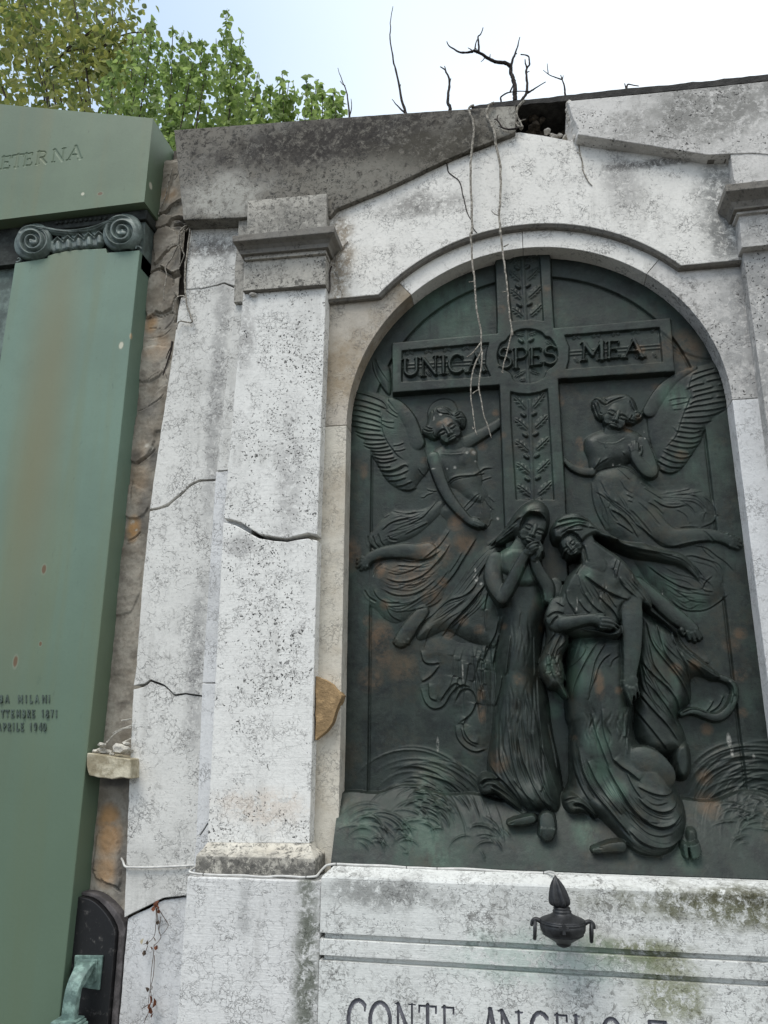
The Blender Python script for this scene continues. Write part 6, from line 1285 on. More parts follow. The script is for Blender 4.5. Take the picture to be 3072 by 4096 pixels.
M_GPIL = green('verdigris_pilaster', (.140, .208, .158), (.165, .185, .10), .5, [(bp('M', 285, 935, YGP), (.013, .024), CHIP), (bp('M', 100, 1535, YGP), (.013, .03), CHIP), (bp('M', 262, 1418, YGP), (.008, .012), CHIP), (bp('D', 785, 1105, YGP), (.013, .022), PALE), (bp('D', 852, 1042, YGP), (.012, .02), (.42, .33, .2))], (bp('M', 250, 100, YGP)[:2], (.17, 1.7)), True)
M_GCAP = plain('dark_green_capital_bronze', (.13, .165, .15), .5, 18, var=.35, bstr=.3, bd=.003, spec=.5)
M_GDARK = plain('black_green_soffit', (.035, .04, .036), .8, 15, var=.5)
M_GBACK = plain('streaked_green_panel', (.13, .17, .15), .6, 7, var=.5, bstr=.6)
gt = thing('green_tomb', 'green stone tomb with an ionic pilaster and sloping inscribed top', 'tomb', (-2.2, .4, 0))
gr_x = (at('A', 970, 770, YG).x + at('A', 960, 1310, YG).x) / 2
gzb = (at('A', 0, 1418, YG).z + at('A', 960, 1310, YG).z) / 2
za, zb_ = at('A', 0, 680, YG), at('A', 970, 770, YG)
slope = (za.z - zb_.z) / (za.x - zb_.x)
xs = np.arange(gr_x - 1.1, gr_x + .0001, .003)
zt_ = zb_.z + slope * (xs - gr_x)
aet = []
zA = at('A', 180, 992, YG).z
def plAE(ch, xa, xb):
    x0 = at('A', xa, 1050, YG).x; x1 = at('A', xb, 1040, YG).x
    aet.append(glyph_world(ch, lambda u, v_: (x0 + (x1 - x0) * u, zA - .088 * v_), 1.7))
for ch, xa, xb in (('A', -115, -20), ('E', 5, 75), ('T', 68, 152), ('E', 150, 215), ('R', 228, 303), ('N', 332, 414), ('A', 430, 527)): plAE(ch, xa, xb)
carved_slab('entablature', xs, np.full(len(xs), gzb), zt_, YG, YGB + .6, aet, .004, M_GENT, M_GENT, gt, 150, wave=.0005)
gpx0 = at('D', 95, 580, YGP).x; gpx1 = (at('S', 560, 1002, YGP).x + at('S', 236, 4071, YGP).x) / 2
gpz = at('v1', 800, 520, YGP).z
print('green pilaster', at('S', 560, 1002, YGP).x, at('S', 236, 4071, YGP).x, gr_x)
shaft_top = W('v1', [(155, 655), (490, 600), (494, 578), (560, 556), (680, 530), (800, 515), (900, 510), (1100, 500), (1108, 545), (1440, 520)], YGP)
shaft_top[0] = (gpx0, shaft_top[0][1]); shaft_top[-1] = (gpx1, shaft_top[-1][1])
prism('pilaster_shaft', [(gpx0, 0)] + shaft_top + [(gpx1, 0)], YGP, YGB, M_GPIL, gt, bevel=.004, amp=0)
prism('back_panel', [(gpx0 - .8, 0), (gpx0 - .002, 0), (gpx0 - .002, gzb - .01), (gpx0 - .8, gzb - .01)], .02, YGB + .5, M_GBACK, gt, amp=0)
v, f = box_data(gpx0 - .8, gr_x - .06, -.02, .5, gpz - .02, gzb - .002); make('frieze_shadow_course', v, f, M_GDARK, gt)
# ionic capital
a_, b_ = at('v1', 120, 700, -.02), at('v1', 1600, 100, -.02)
new_field(a_.x, b_.x, at('v1', 100, 690, -.02).z, at('v1', 1500, 90, -.02).z, .0022, -.02)
blob('band', 'v1', [(280, 300), (400, 250), (500, 268), (600, 292), (750, 300), (950, 270), (1100, 210), (1250, 150), (1240, 330), (1090, 290), (950, 325), (800, 356), (650, 368), (540, 352), (430, 330), (355, 430)], .02, .052, 40)
def volute(cx, cy, rx, ry, sg, name):
    blob(name, 'v1', [(cx + rx * math.cos(a * math.pi / 12), cy + ry * math.sin(a * math.pi / 12)) for a in range(24)], .02, .060, 40, smooth=1)
    def sp(r0, r1, a0, a1, n=60):
        out = []
        for i in range(n + 1):
            t_ = i / n; a = math.radians(a0 + (a1 - a0) * t_); r = r0 + (r1 - r0) * t_ ** .85
            out.append((cx + sg * r * rx / 180 * math.cos(a), cy - r * ry / 180 * math.sin(a)))
        return out
    fold('v1', sp(150, 20, 40, 900), 12, .026, 'c', .05, smooth=False)
    for o in (12, 24, 36): fold('v1', sp(180 - o, 36 - o * .35, 60, 880), 3.0, .006, 'c', .05, smooth=False)
    limb(name, 'v1', [(cx - 10, cy, 26, .070), (cx + 12, cy + 2, 26, .070)], .8)
volute(342, 432, 182, 182, -1, 'volute'); nv = 'volute'
volute(1268, 335, 195, 190, 1, 'volute_b')
for o in (14, 30, 46): fold('v1', [(330, 275 + o), (430, 262 + o * .9), (600, 298 + o * .9), (760, 306 + o * .85), (950, 278 + o * .85), (1100, 218 + o), (1220, 175 + o)], 4, .007, 'c', .05)
blob('echinus', 'v1', [(520, 400), (700, 372), (900, 345), (1080, 310), (1105, 495), (870, 505), (680, 525), (510, 575)], .012, .028, 30, smooth=1)
eg = []
for i, (x, y) in enumerate(((606, 415), (712, 400), (822, 385), (928, 372), (1036, 355))):
    yb = y + 130 - i * 2
    blob('egg%d' % i, 'v1', [(x - 38, yb), (x - 38, y + 35), (x - 6, y - 4), (x + 4, y - 5), (x + 38, y + 28), (x + 38, yb - 5)], .02, .046, 26, smooth=1)
    fold('v1', [(x - 54, y + 40), (x, y - 22), (x + 54, y + 30)], 6, .018, 'r', .03, smooth=False); fold('v1', [(x - 56, y + 20), (x, y - 42), (x + 54, y + 10)], 5, .012, 'c', .03, smooth=False)
limb('scroll', 'v1', [(165, 640, 10, .03), (200, 632, 12, .03), (212, 610, 12, .03), (195, 595, 12, .032), (180, 606, 10, .034)], .8)
limb('scroll_b', 'v1', [(1480, 520, 10, .03), (1450, 485, 12, .03), (1420, 475, 12, .03), (1400, 492, 12, .032), (1415, 505, 10, .034)], .8)
H = blur(H, 1)
close_field(LAB > 0)
cap = pc('ionic_capital', cells('echinus'), gt, M_GCAP)
pc('band', cells('band'), cap, M_GCAP)
for n_ in ('volute', 'volute_b'): pc('volute', cells(n_), cap, M_GCAP)
for n_ in ('scroll', 'scroll_b'): pc('scroll', cells(n_), cap, M_GCAP)
for i in range(5): pc('egg', cells('egg%d' % i), cap, M_GCAP)
for cx, cy, r in ((342, 432, 182), (1268, 335, 190)):       # the scroll rolls running back from each volute
    c = at('v1', cx, cy, -.05); R_ = r * scl('v1', (cx, cy), .03)
    vv, ff = [], []
    prof = [(-.065, .93), (-.05, .99), (-.03, .97), (0, .86), (.05, .80), (.10, .86), (.14, .97)]
    for j, (y, k) in enumerate(prof):
        for i in range(28):
            a = 2 * math.pi * i / 28; vv.append((c.x + R_ * k * math.cos(a), y, c.z + R_ * k * math.sin(a)))
    for j in range(len(prof) - 1):
        for i in range(28): ff.append([j * 28 + i, j * 28 + (i + 1) % 28, (j + 1) * 28 + (i + 1) % 28, (j + 1) * 28 + i])
    ff.append(list(range(28)))
    make('scroll_roll', vv, ff, M_GCAP, cap, smooth=True)
ab0, ab1 = at('v1', 225, 300, -.045), at('v1', 1500, 150, -.045)
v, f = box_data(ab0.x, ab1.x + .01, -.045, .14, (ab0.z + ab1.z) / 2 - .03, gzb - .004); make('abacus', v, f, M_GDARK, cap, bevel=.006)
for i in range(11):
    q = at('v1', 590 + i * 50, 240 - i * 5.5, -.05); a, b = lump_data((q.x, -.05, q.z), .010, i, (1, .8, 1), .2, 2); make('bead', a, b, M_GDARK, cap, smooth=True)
v, f = box_data(gpx0, gpx1, -.02, .14, gpz - .14, gzb - .03); make('capital_bell', v, f, M_GCAP, cap)

# raised lettering on the green pilaster
M_GLET = plain('dark_green_letters', (.085, .115, .095), .5, 30, var=.3)
def raised(ch, x0, y0, x1, y1, sheet='N', dy=0):
    parts = []
    def corner(u, v_):
        q = at(sheet, x0 + (x1 - x0) * u, y0 + (y1 - y0) * v_ - dy * u, YGP); return (q.x, q.z)
    k = 0
    for pts, w in glyph_world(ch, corner):
        if abs(w - KS * math.hypot(corner(1, 0)[0] - corner(0, 0)[0], 0)) < .00012: continue
        for a, b in zip(pts[:-1], pts[1:]):
            d = Vector((b[0] - a[0], b[1] - a[1])); L_ = d.length
            if L_ < 1e-5: continue
            d /= L_; n_ = Vector((-d.y, d.x)) * .0026; e = d * .0012; yk = YGP - .0045 - .0002 * k; k += 1
            q = [(a[0] - e.x + n_.x, a[1] - e.y + n_.y), (b[0] + e.x + n_.x, b[1] + e.y + n_.y), (b[0] + e.x - n_.x, b[1] + e.y - n_.y), (a[0] - e.x - n_.x, a[1] - e.y - n_.y)]
            parts.append(([(x, yk, z) for x, z in q] + [(x, YGP + .002, z) for x, z in q], [[0, 1, 2, 3], [4, 5, 1, 0], [5, 6, 2, 1], [6, 7, 3, 2], [7, 4, 0, 3]]))
    v, f = join(parts); make('letter', v, f, M_GLET, gt)
for ch, x0, x1 in (('R', -40, -10), ('B', 4, 30), ('A', 52, 92), ('M', 175, 218), ('I', 240, 262), ('L', 285, 312), ('A', 333, 373), ('N', 403, 446), ('I', 458, 482)): raised(ch, x0, 428, x1, 500)
for ch, x0, x1 in (('T', 15, 45), ('T', 58, 90), ('E', 108, 136), ('M', 160, 198), ('B', 218, 244), ('R', 262, 292), ('E', 308, 334), ('1', 398, 420), ('8', 440, 466), ('7', 484, 508), ('1', 526, 548)): raised(ch, x0, 568, x1, 638)
for ch, x0, x1 in (('A', -18, 14), ('P', 32, 60), ('R', 76, 106), ('I', 120, 142), ('L', 158, 184), ('E', 202, 228), ('1', 284, 306), ('9', 328, 352), ('4', 372, 402), ('0', 412, 442)): raised(ch, x0, 692, x1, 764)

# ------------------------------------------------------------------ the old wall in the gap
YW = .085
wx0 = gpx1 - .06; wx1 = at('S', 700, 700, YW).x + .09
wtop = at('A', 1090, 1040, YW).z
new_field(wx0, wx1, .5, wtop, .0055, YW)
for nm, P_, h0, h1 in (('p1', [(130, 880), (240, 838), (330, 890), (378, 960), (372, 1040), (240, 1105), (165, 1190), (100, 1255), (88, 1100), (85, 960)], .018, .024),
    ('p2', [(165, 1280), (250, 1330), (322, 1392), (362, 1360), (432, 1350), (445, 1200), (375, 1060), (300, 1085), (205, 1185)], .026, .032), ('p3', [(50, 1380), (110, 1345), (165, 1330), (245, 1385), (310, 1430), (330, 1620), (290, 1740), (200, 1800), (120, 1780), (20, 1860), (-20, 1600)], .012, .018),
    ('p4', [(75, 848), (110, 765), (200, 705), (300, 722), (270, 790), (200, 852), (130, 862)], .02, .026), ('p5', [(170, 120), (400, 120), (420, 540), (300, 625), (240, 680), (150, 705)], .014, .02),
    ('p6', [(320, 1440), (440, 1360), (460, 1600), (360, 1640), (310, 1560)], .018, .022)):
    blob(nm, 'u2', roughen(P_, 22, 12, len(nm)), h0 * .9, h1 * .8, 5, smooth=0)
for nm, P_, h0, h1 in (('p7', [(880, 1540), (960, 1500), (1010, 1400), (1100, 1350), (1120, 1659), (860, 1659)], .010, .014), ('p8', [(900, 1130), (1000, 1100), (1120, 1130), (1060, 1290), (930, 1350), (890, 1320)], .010, .015)):
    blob(nm, 'D', P_, h0 * .6, h1 * .6, 8, smooth=1)
for nm, P_, h0, h1 in (('p9', [(770, 400), (850, 380), (960, 430), (960, 560), (860, 620), (760, 560)], .008, .013), ('p10', [(830, 0), (1010, 0), (990, 130), (930, 230), (850, 250), (800, 160)], .010, .016), ('p11', [(740, 800), (930, 760), (900, 1200), (700, 1250)], .004, .010)):
    blob(nm, 'M', P_, h0 * .7, h1 * .7, 8, smooth=1)
blob('p12', 'O', [(800, 60), (900, 0), (960, 60), (990, 300), (1000, 520), (930, 500), (860, 480), (760, 430), (780, 250)], .006, .012, 14, smooth=1)
for p, w, d in [([(195, 330), (280, 272), (350, 282), (385, 240)], 6, .012), ([(160, 712), (240, 692), (290, 632), (395, 555)], 11, .03), ([(70, 862), (150, 872), (200, 862), (265, 830)], 7, .02), ([(45, 1355), (110, 1322), (165, 1300), (250, 1342), (320, 1392), (362, 1360), (432, 1350)], 13, .04), ([(245, 1100), (300, 1060), (360, 1045)], 5, .012), ([(300, 760), (380, 740), (440, 790)], 30, .05), ([(310, 830), (400, 820), (440, 860)], 22, .04), ([(20, 1870), (100, 1800), (160, 1850), (260, 1800), (340, 1800)], 7, .015), ([(350, 1640), (350, 1800), (330, 1900)], 16, .03), ([(10, 1980), (90, 1960), (190, 1975)], 5, .01)]: fold('u2', p, w * .5, d * .8, 'c', .01)
for p, w, d in [([(940, 1350), (985, 1300), (1040, 1275)], 4, .010), ([(875, 1535), (960, 1500), (1040, 1450), (1060, 1420)], 6, .014), ([(1060, 1000), (1100, 960), (1130, 900)], 6, .012), ([(950, 1060), (1060, 1040), (1110, 990)], 5, .010), ([(1050, 1240), (1080, 1330)], 6, .012)]: fold('D', p, w * .6, d * .6, 'c', .01)
for p, w, d in [([(820, 750), (870, 730), (905, 690)], 4, .012), ([(880, 250), (960, 200), (1000, 150)], 5, .010), ([(850, 350), (840, 500)], 4, .01)]: fold('M', p, w, d, 'c', .01)
for p, w, d in [([(760, 380), (800, 375)], 4, .008), ([(830, 450), (870, 490), (930, 505), (990, 560)], 6, .015)]: fold('O', p, w, d, 'c', .01)
rn = blur(rng.normal(0, 1, GX.shape), 2); lo = np.kron(blur(rng.normal(0, 1, (GX.shape[0] // 14 + 2, GX.shape[1] // 14 + 2)), 1), np.ones((14, 14)))[:GX.shape[0], :GX.shape[1]]
mdn = np.kron(blur(rng.normal(0, 1, (GX.shape[0] // 4 + 2, GX.shape[1] // 4 + 2)), 1), np.ones((4, 4)))[:GX.shape[0], :GX.shape[1]]
H += .0016 * rn + .0025 * blur(lo, 10) + .005 * blur(mdn, 1)
for a in [('M', 860, 670, 45, 1, .01, 80), ('D', 975, 965, 40, .7, .01, 60), ('O', 900, 120, 110, .8, .01, 160), ('O', 880, 380, 110, .7, .01, 130), ('N', 1020, 1590, 110, .9, .01, 120), ('u2', 250, 480, 90, .4), ('u2', 40, 1940, 60, .6), ('M', 900, 300, 60, .25, .01, 200), ('D', 1000, 1100, 90, .3)]: daub(PB, *a)
for a in [('u2', 380, 780, 80, .9), ('u2', 370, 1250, 90, .5), ('M', 990, 210, 50, .8, .01, 70), ('M', 870, 200, 50, .6), ('D', 950, 1500, 70, .6), ('u2', 250, 1880, 80, .5), ('N', 1100, 1250, 160, .9, .0, 60), ('O', 1010, 400, 60, .7, .0, 250), ('M', 960, 560, 60, .5, .0, 200)]: daub(PG, *a)
for a in [('M', 940, 125, 14, .8), ('M', 965, 135, 10, .8), ('M', 840, 620, 14, .9), ('M', 865, 672, 7, .9), ('u2', 270, 430, 40, .4), ('D', 960, 1080, 40, .5)]: daub(PW, *a)
t = NT('old_lime_plaster')
pat = t.attr('patina'); sp_ = t.n('ShaderNodeSeparateColor'); t.l(pat.outputs['Color'], sp_.inputs[0])
n1, n2, n3 = t.noise(6.5, 6, .65), t.noise(38, 5, .7), t.noise(15, 5, .6)
col = t.mix(t.ramp(n1, .35, .65), (.20, .175, .14), (.36, .33, .28))
col = t.mix(t.math('MULTIPLY', t.ramp(n3, .5, .7), .6), col, (.15, .13, .11))
col = t.mix(t.math('MULTIPLY', t.ramp(n2, .5, .7), .5), col, (.17, .14, .11))
col = t.mix(t.math('MULTIPLY', sp_.outputs[0], t.ramp(n3, .2, .5)), col, (.40, .24, .115))
col = t.mix(t.math('MULTIPLY', sp_.outputs[1], t.ramp(n3, .2, .5)), col, (.10, .095, .09))
col = t.mix(t.math('MULTIPLY', sp_.outputs[2], t.ramp(n2, .3, .5)), col, (.55, .52, .45))
M_PLAST = t.finish(col, .92, bump=t.math('ADD', n2, n3), bstr=.6, bdist=.006, spec=.2)
close_field(None)
ow = thing('old_wall', 'crumbling brown plastered wall in the gap between the two tombs', 'wall', (wx0, .1, 0))
pc('plaster', cells('ground'), ow, M_PLAST)
for i in range(1, 13): pc('plaster_patch', cells('p%d' % i), ow, M_PLAST)
v, f = box_data(wx0, wx1, YW + .09, .5, 0, wtop - .006); make('wall_core', v, f, M_CORE, ow)
v, f = box_data(wx0, wx1, YW + .01, YW + .07, 0, .52); make('wall_foot', v, f, M_PLAST, ow)

# stub of broken masonry sticking out of the gap
M_STUB = plain('buff_broken_masonry', (.42, .36, .24), .92, 9, var=.35, bstr=.8, bd=.01, col2=(.60, .55, .42))
M_MORT = plain('pale_lime_mortar', (.60, .57, .50), .95, 25, var=.3, bstr=.9, bd=.01)
sq_ = at('N', 1030, 1030, -.06)
stub = thing('masonry_stub', 'broken buff masonry stub heaped with mortar crumbs between the tombs', 'masonry', (sq_.x, .0, sq_.z))
prism('block', W('N', [(826, 978), (900, 990), (1040, 1008), (1232, 1036), (1240, 1222), (1140, 1210), (1060, 1226), (960, 1212), (890, 1196), (846, 1190), (822, 1100)], -.06), -.06, .10, M_STUB, stub, amp=.005, step=.015, bevel=.004)
for i, (x, y, r) in enumerate(((965, 900, 17), (900, 960, 17), (960, 955, 22), (1020, 970, 18), (1150, 940, 36), (1200, 890, 16), (1110, 905, 12), (1225, 960, 16), (1060, 985, 12), (860, 972, 9))):
    q = at('N', x, y, -.02 + .012 * (i % 4)); a, b = lump_data((q.x, q.y, q.z), r * .42194 * 2.0e-3, i + 3, (1.3, 1.0, .75), .6, 2); make('mortar_crumb', a, b, M_MORT, stub)
lo_ = [dense([at('N', *p, -.0) for p in q], 3) for q in ([(1000, 890), (1060, 820), (1140, 760), (1245, 715)], [(1070, 790), (1160, 745), (1240, 735)], [(1150, 670), (1245, 655)], [(1160, 880), (1240, 840)])]
LBS = ['long pale straw curving up above the masonry stub', 'short pale straw lying along the long curved one above the stub', 'topmost level straw in the gap above the masonry stub', 'lowest straw at the edge of the side slab above the stub']
for q in lo_:
    v, f = tube_data(q, [.0035] * len(q), 5, .4); tag(make('straw', v, f, M_MORT), LBS.pop(0), 'straw', None)

# black round-topped stone behind the green pilaster
t = NT('dusty_black_stone')
n1 = t.noise(26, 6, .75); n2 = t.vor(55, 'F1')
col = t.mix(t.math('MULTIPLY', t.ramp(n1, .55, .72), .8), (.012, .012, .013), (.16, .15, .14))
M_BLACK = t.finish(col, .42, bump=n1, bstr=.3, bdist=.003, spec=.5)
M_BLKEDGE = plain('dusty_grey_stone_edge', (.11, .10, .10), .85, 20, var=.4)
YB_ = .0
arcp = [(650, 598), (700, 604), (745, 618), (790, 645), (840, 690), (885, 745), (920, 800), (945, 855), (955, 910)]
hs_ = W('O', arcp, YB_); xr_ = hs_[-1][0]
hx0 = gpx1 - .12
bs = thing('black_headstone', 'black round-topped stone half hidden behind the green pilaster', 'headstone', (xr_ - .1, .05, 0))
poly = [(hx0, hs_[0][1])] + hs_ + [(xr_ + .004, 0), (hx0, 0)]
prism('slab', poly, YB_, .085, M_BLACK, bs, amp=.001, bevel=.003)
rim = [(x + .012, z + .012) for x, z in hs_]
prism('rim', [(hx0, hs_[0][1] + .014)] + [(x + .010 + .02 * i / 8, z + .016) for i, (x, z) in enumerate(hs_)] + [(xr_ + .034, .0), (xr_ + .006, 0)] + [(x + .0015, z + .0015) for x, z in hs_[::-1]] + [(hx0, hs_[0][1] + .002)], YB_ + .025, .084, M_BLKEDGE, bs, amp=.0015, bevel=.004)
# green bronze bracket fixed on it
M_VERD = plain('pale_verdigris_bronze', (.16, .25, .22), .5, 22, var=.4, spec=.5, col2=(.26, .38, .33))
bk0 = at('O', 735, 1230, YB_ - .004)
bk_ = thing('wall_bracket', 'pale green bronze bracket arm fixed to the black stone', 'bracket', tuple(bk0))
prism('plate', W('O', [(618, 1082), (852, 1084), (836, 1230), (822, 1372), (745, 1360), (600, 1330)], YB_ - .012), YB_ - .012, YB_ - .001, M_VERD, bk_, amp=0, bevel=.003)
prism('plate_boss', W('O', [(636, 1116), (806, 1116), (796, 1300), (740, 1330), (625, 1300)], YB_ - .02), YB_ - .02, YB_ - .011, M_VERD, bk_, amp=0, bevel=.005)
armc = [((712, 1122), 86, -.022), ((690, 1160), 70, -.055), ((655, 1220), 62, -.085), ((620, 1290), 58, -.11), ((592, 1370), 56, -.125), ((575, 1460), 56, -.13), ((562, 1560), 56, -.13), ((555, 1660), 56, -.13), ((548, 1760), 58, -.13)]
vv, ff = [], []
for i, ((x, y), hw, Y) in enumerate(armc):
    a, b = at('O', x - hw, y, Y), at('O', x + hw, y + 6, Y); th = .035 if i > 1 else .02
    dz = .0 if i > 3 else .02
    vv += [tuple(a), tuple(b), (b.x, b.y + th, b.z - dz), (a.x, a.y + th, a.z - dz)]
for i in range(len(armc) - 1):
    for k in range(4): ff.append([i * 4 + k, i * 4 + (k + 1) % 4, i * 4 + 4 + (k + 1) % 4, i * 4 + 4 + k])
ff += [[0, 1, 2, 3], [len(vv) - 4, len(vv) - 3, len(vv) - 2, len(vv) - 1]]
make('arm', vv, ff, M_VERD, bk_, bevel=.006)
c = at('O', 560, 1630, -.115)
for j, (hw, z0, z1) in enumerate(((.054, -.012, .0), (.048, .0, .010), (.060, -.06, -.012))):
    v, f = box_data(c.x - hw, c.x + hw, c.y - hw, c.y + hw, c.z + z0, c.z + z1); make('socket_ring', v, f, M_VERD, bk_, bevel=.004)

# ------------------------------------------------------------------ memorial lamp on the ledge
M_IRON = plain('dark_grey_cast_metal', (.035, .036, .038), .5, 40, var=.4, bstr=.3, bd=.002, metal=.3, spec=.5)
YLA = -.315
lc = at('R', 388, 470, YLA); ku = .64617 * (at('R', 389, 470, YLA) - lc).length / .64617
lamp = thing('memorial_lamp', 'dark urn-shaped metal lamp with a flame finial and cross on the ledge', 'lamp', (lc.x, YLA, at('R', 388, 620, YLA).z))
def lathe(prof, cx, cy, seg=40, lobes=None):
    vv, ff = [], []
    for j, (r, z) in enumerate(prof):
        for i in range(seg):
            a = 2 * math.pi * i / seg; k = 1 if not lobes else lobes(a, j / (len(prof) - 1))
            vv.append((cx + r * k * math.cos(a), cy + r * k * math.sin(a), z))
    for j in range(len(prof) - 1):
        for i in range(seg): ff.append([j * seg + i, j * seg + (i + 1) % seg, (j + 1) * seg + (i + 1) % seg, (j + 1) * seg + i])
    ff += [list(range(seg)), [len(vv) - seg + i for i in range(seg)]]
    return vv, ff
def rz(y): return at('R', 388, y, YLA).z
pr = [(hw * ku, rz(y)) for y, hw in ((356, 44), (360, 52), (366, 54), (372, 50), (378, 56), (384, 60), (390, 56), (402, 64), (412, 84), (424, 112), (433, 134), (438, 141), (443, 137), (447, 143), (453, 144), (458, 139), (463, 143), (480, 142), (500, 139), (515, 130), (521, 126), (526, 128), (531, 122), (545, 100), (560, 76), (573, 56), (583, 44), (590, 46), (598, 38), (606, 22), (612, 8))]
v, f = lathe(pr, lc.x, YLA, 44); body_ = make('urn_body', v, f, M_IRON, lamp, smooth=True)
pf = [(hw * ku, rz(y)) for y, hw in ((358, 30), (352, 44), (340, 54), (322, 57), (300, 54), (275, 50), (250, 45), (225, 38), (205, 29), (188, 18), (175, 9), (163, 2))]
v, f = lathe(pf, lc.x - .006, YLA, 40, lambda a, t_: 1 + (.20 * (1 - t_) + .10) * math.cos(6 * a + 2.2 * t_) * (1 - abs(2 * t_ - .8) * .3))
v = [(x - .012 * ((z - rz(358)) / (rz(163) - rz(358))) ** 1.5, y, z) for x, y, z in v]
make('flame_finial', v, f, M_IRON, lamp, smooth=True)
for sg in (-1, 1):
    x0 = lc.x + sg * 138 * ku
    p = dense([(x0, YLA, rz(452)), (lc.x + sg * 165 * ku, YLA, rz(441)), (lc.x + sg * 188 * ku, YLA, rz(455)), (lc.x + sg * 194 * ku, YLA, rz(485))], 4)
    v, f = tube_data(p, [.0085 - .004 * i / len(p) for i in range(len(p))], 8); h_ = make('handle', v, f, M_IRON, lamp, smooth=True)
    cz_ = rz(508); R_ = 50 * ku
    p = [(lc.x + sg * 174 * ku + .002 * math.cos(a), YLA + R_ * .75 * math.sin(a), cz_ + R_ * math.cos(a)) for a in [2 * math.pi * i / 24 for i in range(25)]]
    v, f = tube_data(p, [.0066] * 25, 8); make('ring', v, f, M_IRON, h_, smooth=True)
q = at('R', 396, 498, YLA - .094)
cv = [box_data(q.x - .006, q.x + .006, YLA - .0985, YLA - .085, q.z - .017, q.z + .017), box_data(q.x - .017, q.x + .017, YLA - .0980, YLA - .085, q.z - .0055, q.z + .0055)]
v, f = join(cv); make('cross_emblem', v, f, M_IRON, body_, bevel=.001)
v, f = tube_data([(lc.x, YLA + .06, rz(540)), (lc.x, YLA + .10, rz(545)), (lc.x, YL + .01, rz(545))], [.012] * 3, 10); make('wall_arm', v, f, M_IRON, lamp)

# ------------------------------------------------------------------ white cable
M_CABLE = plain('white_plastic_cable', (.60, .59, .56), .5, 30, var=.15, bstr=.1, spec=.4)
M_CLIP = plain('dark_cable_clip', (.05, .05, .05), .6, 30)
pts = [at('O', *p, Y) for p, Y in (((1006, 275), .10), ((1020, 300), .03), ((1040, 345), .008), ((1100, 350), .006), ((1200, 351), .006), ((1300, 350), .006), ((1400, 345), .006), ((1500, 341), .006), ((1600, 336), .004), ((1625, 345), -.06))]
pts += [at('P', *p, Y) for p, Y in (((120, 590), -.17), ((148, 606), -.178), ((235, 616), -.174), ((400, 624), -.172), ((560, 626), -.172), ((700, 637), -.174), ((780, 637), -.174), ((850, 631), -.172), ((960, 634), -.172), ((1050, 641), -.174), ((1150, 636), -.172), ((1180, 625), -.165))]
pts += [at('Q', *p, Y) for p, Y in (((190, 215), -.13), ((245, 160), -.12), ((290, 147), -.118), ((345, 142), -.117), ((450, 147), -.117), ((550, 152), -.117), ((700, 156), -.117), ((850, 162), -.117), ((1010, 176), -.118), ((1150, 180), -.118), ((1300, 187), -.118), ((1450, 187), -.117), ((1600, 190), -.117))]
pts += [at('R', *p, Y) for p, Y in (((80, 143), -.117), ((180, 149), -.118), ((268, 148), -.12), ((300, 142), -.13), ((330, 146), -.17), ((345, 160), -.22), ((362, 185), -.285))]
p = dense(pts, 4); v, f = tube_data(p, [.0047] * len(p), 8)
cb = tag(make('electric_cable', v, f, M_CABLE, smooth=True), 'white electric cable running along the ledges to the lamp', 'cable')
for s, x, y, Y in (('P', 236, 616, -.174), ('P', 1088, 641, -.174), ('Q', 345, 142, -.117), ('Q', 1010, 176, -.118), ('Q', 1300, 187, -.118), ('R', 270, 148, -.12)):
    q = at(s, x, y, Y); v, f = tube_data([(q.x - .0015, q.y, q.z), (q.x + .0015, q.y, q.z)], [.006] * 2, 8); make('cable_clip', v, f, M_CLIP, cb)

# ------------------------------------------------------------------ bare twigs and hanging vines
M_TWIG = plain('dark_dead_bark', (.045, .035, .032), .9, 60, var=.6, bstr=.8, bd=.003)
M_VINE = plain('grey_dry_vine', (.36, .33, .28), .9, 90, var=.6, bstr=.9, bd=.003)
def stem(sheet, pts, r0, r1, Y, rough=.35, seed=0, Y1=None):
    r0 *= .8; r1 *= .75
    n = len(pts)
    P = []
    for i, p in enumerate(pts):
        y = Y if Y1 is None else Y + (Y1 - Y) * i / (n - 1)
        P.append(at(*p, y) if isinstance(p[0], str) else at(sheet, p[0], p[1], y))
    D_ = dense(P, 4)
    D_ = [q + Vector((mnoise.noise(q * 23 + Vector((seed, 0, 0))), mnoise.noise(q * 19 + Vector((0, seed, 3))), mnoise.noise(q * 21))) * (r0 * .55) for q in D_]
    m = len(D_)
    return tube_data(D_, [r0 + (r1 - r0) * i / (m - 1) for i in range(m)], 7, rough, seed)
def plant(name, label, cat, main, branches, m, group=None, bn='branch'):
    v, f = main
    v_ = np.array([tuple(q) for q in v])
    e = thing(name, label, cat, tuple(v_[0]), group)
    s_ = make('stem', v, f, m, e, smooth=True)
    for b in branches: make(bn, b[0], b[1], m, s_, smooth=True)
    return e
G = 'bare twigs on top of the tomb'
plant('bare_twig', 'thin forked twig rising just right of the green poplar leaves', 'twig', stem('B', [(605, 775), (604, 740), (600, 690), (590, 610), (575, 560), (545, 490), (530, 440)], .008, .002, .1), [stem('B', [(605, 755), (620, 700), (617, 640)], .005, .002, .1), stem('B', [(577, 555), (562, 545), (545, 524)], .004, .002, .1)], M_TWIG, G)
plant('bare_twig', 'tallest thin straight twig with a bent side shoot at its foot', 'twig', stem('B', [(975, 745), (968, 725), (945, 650), (930, 560), (905, 460), (885, 360), (870, 250), (872, 150), (886, 40)], .011, .0025, .1), [stem('B', [(968, 730), (935, 706), (878, 643)], .009, .002, .1), stem('B', [(932, 570), (938, 545)], .004, .002, .1)], M_TWIG, G)
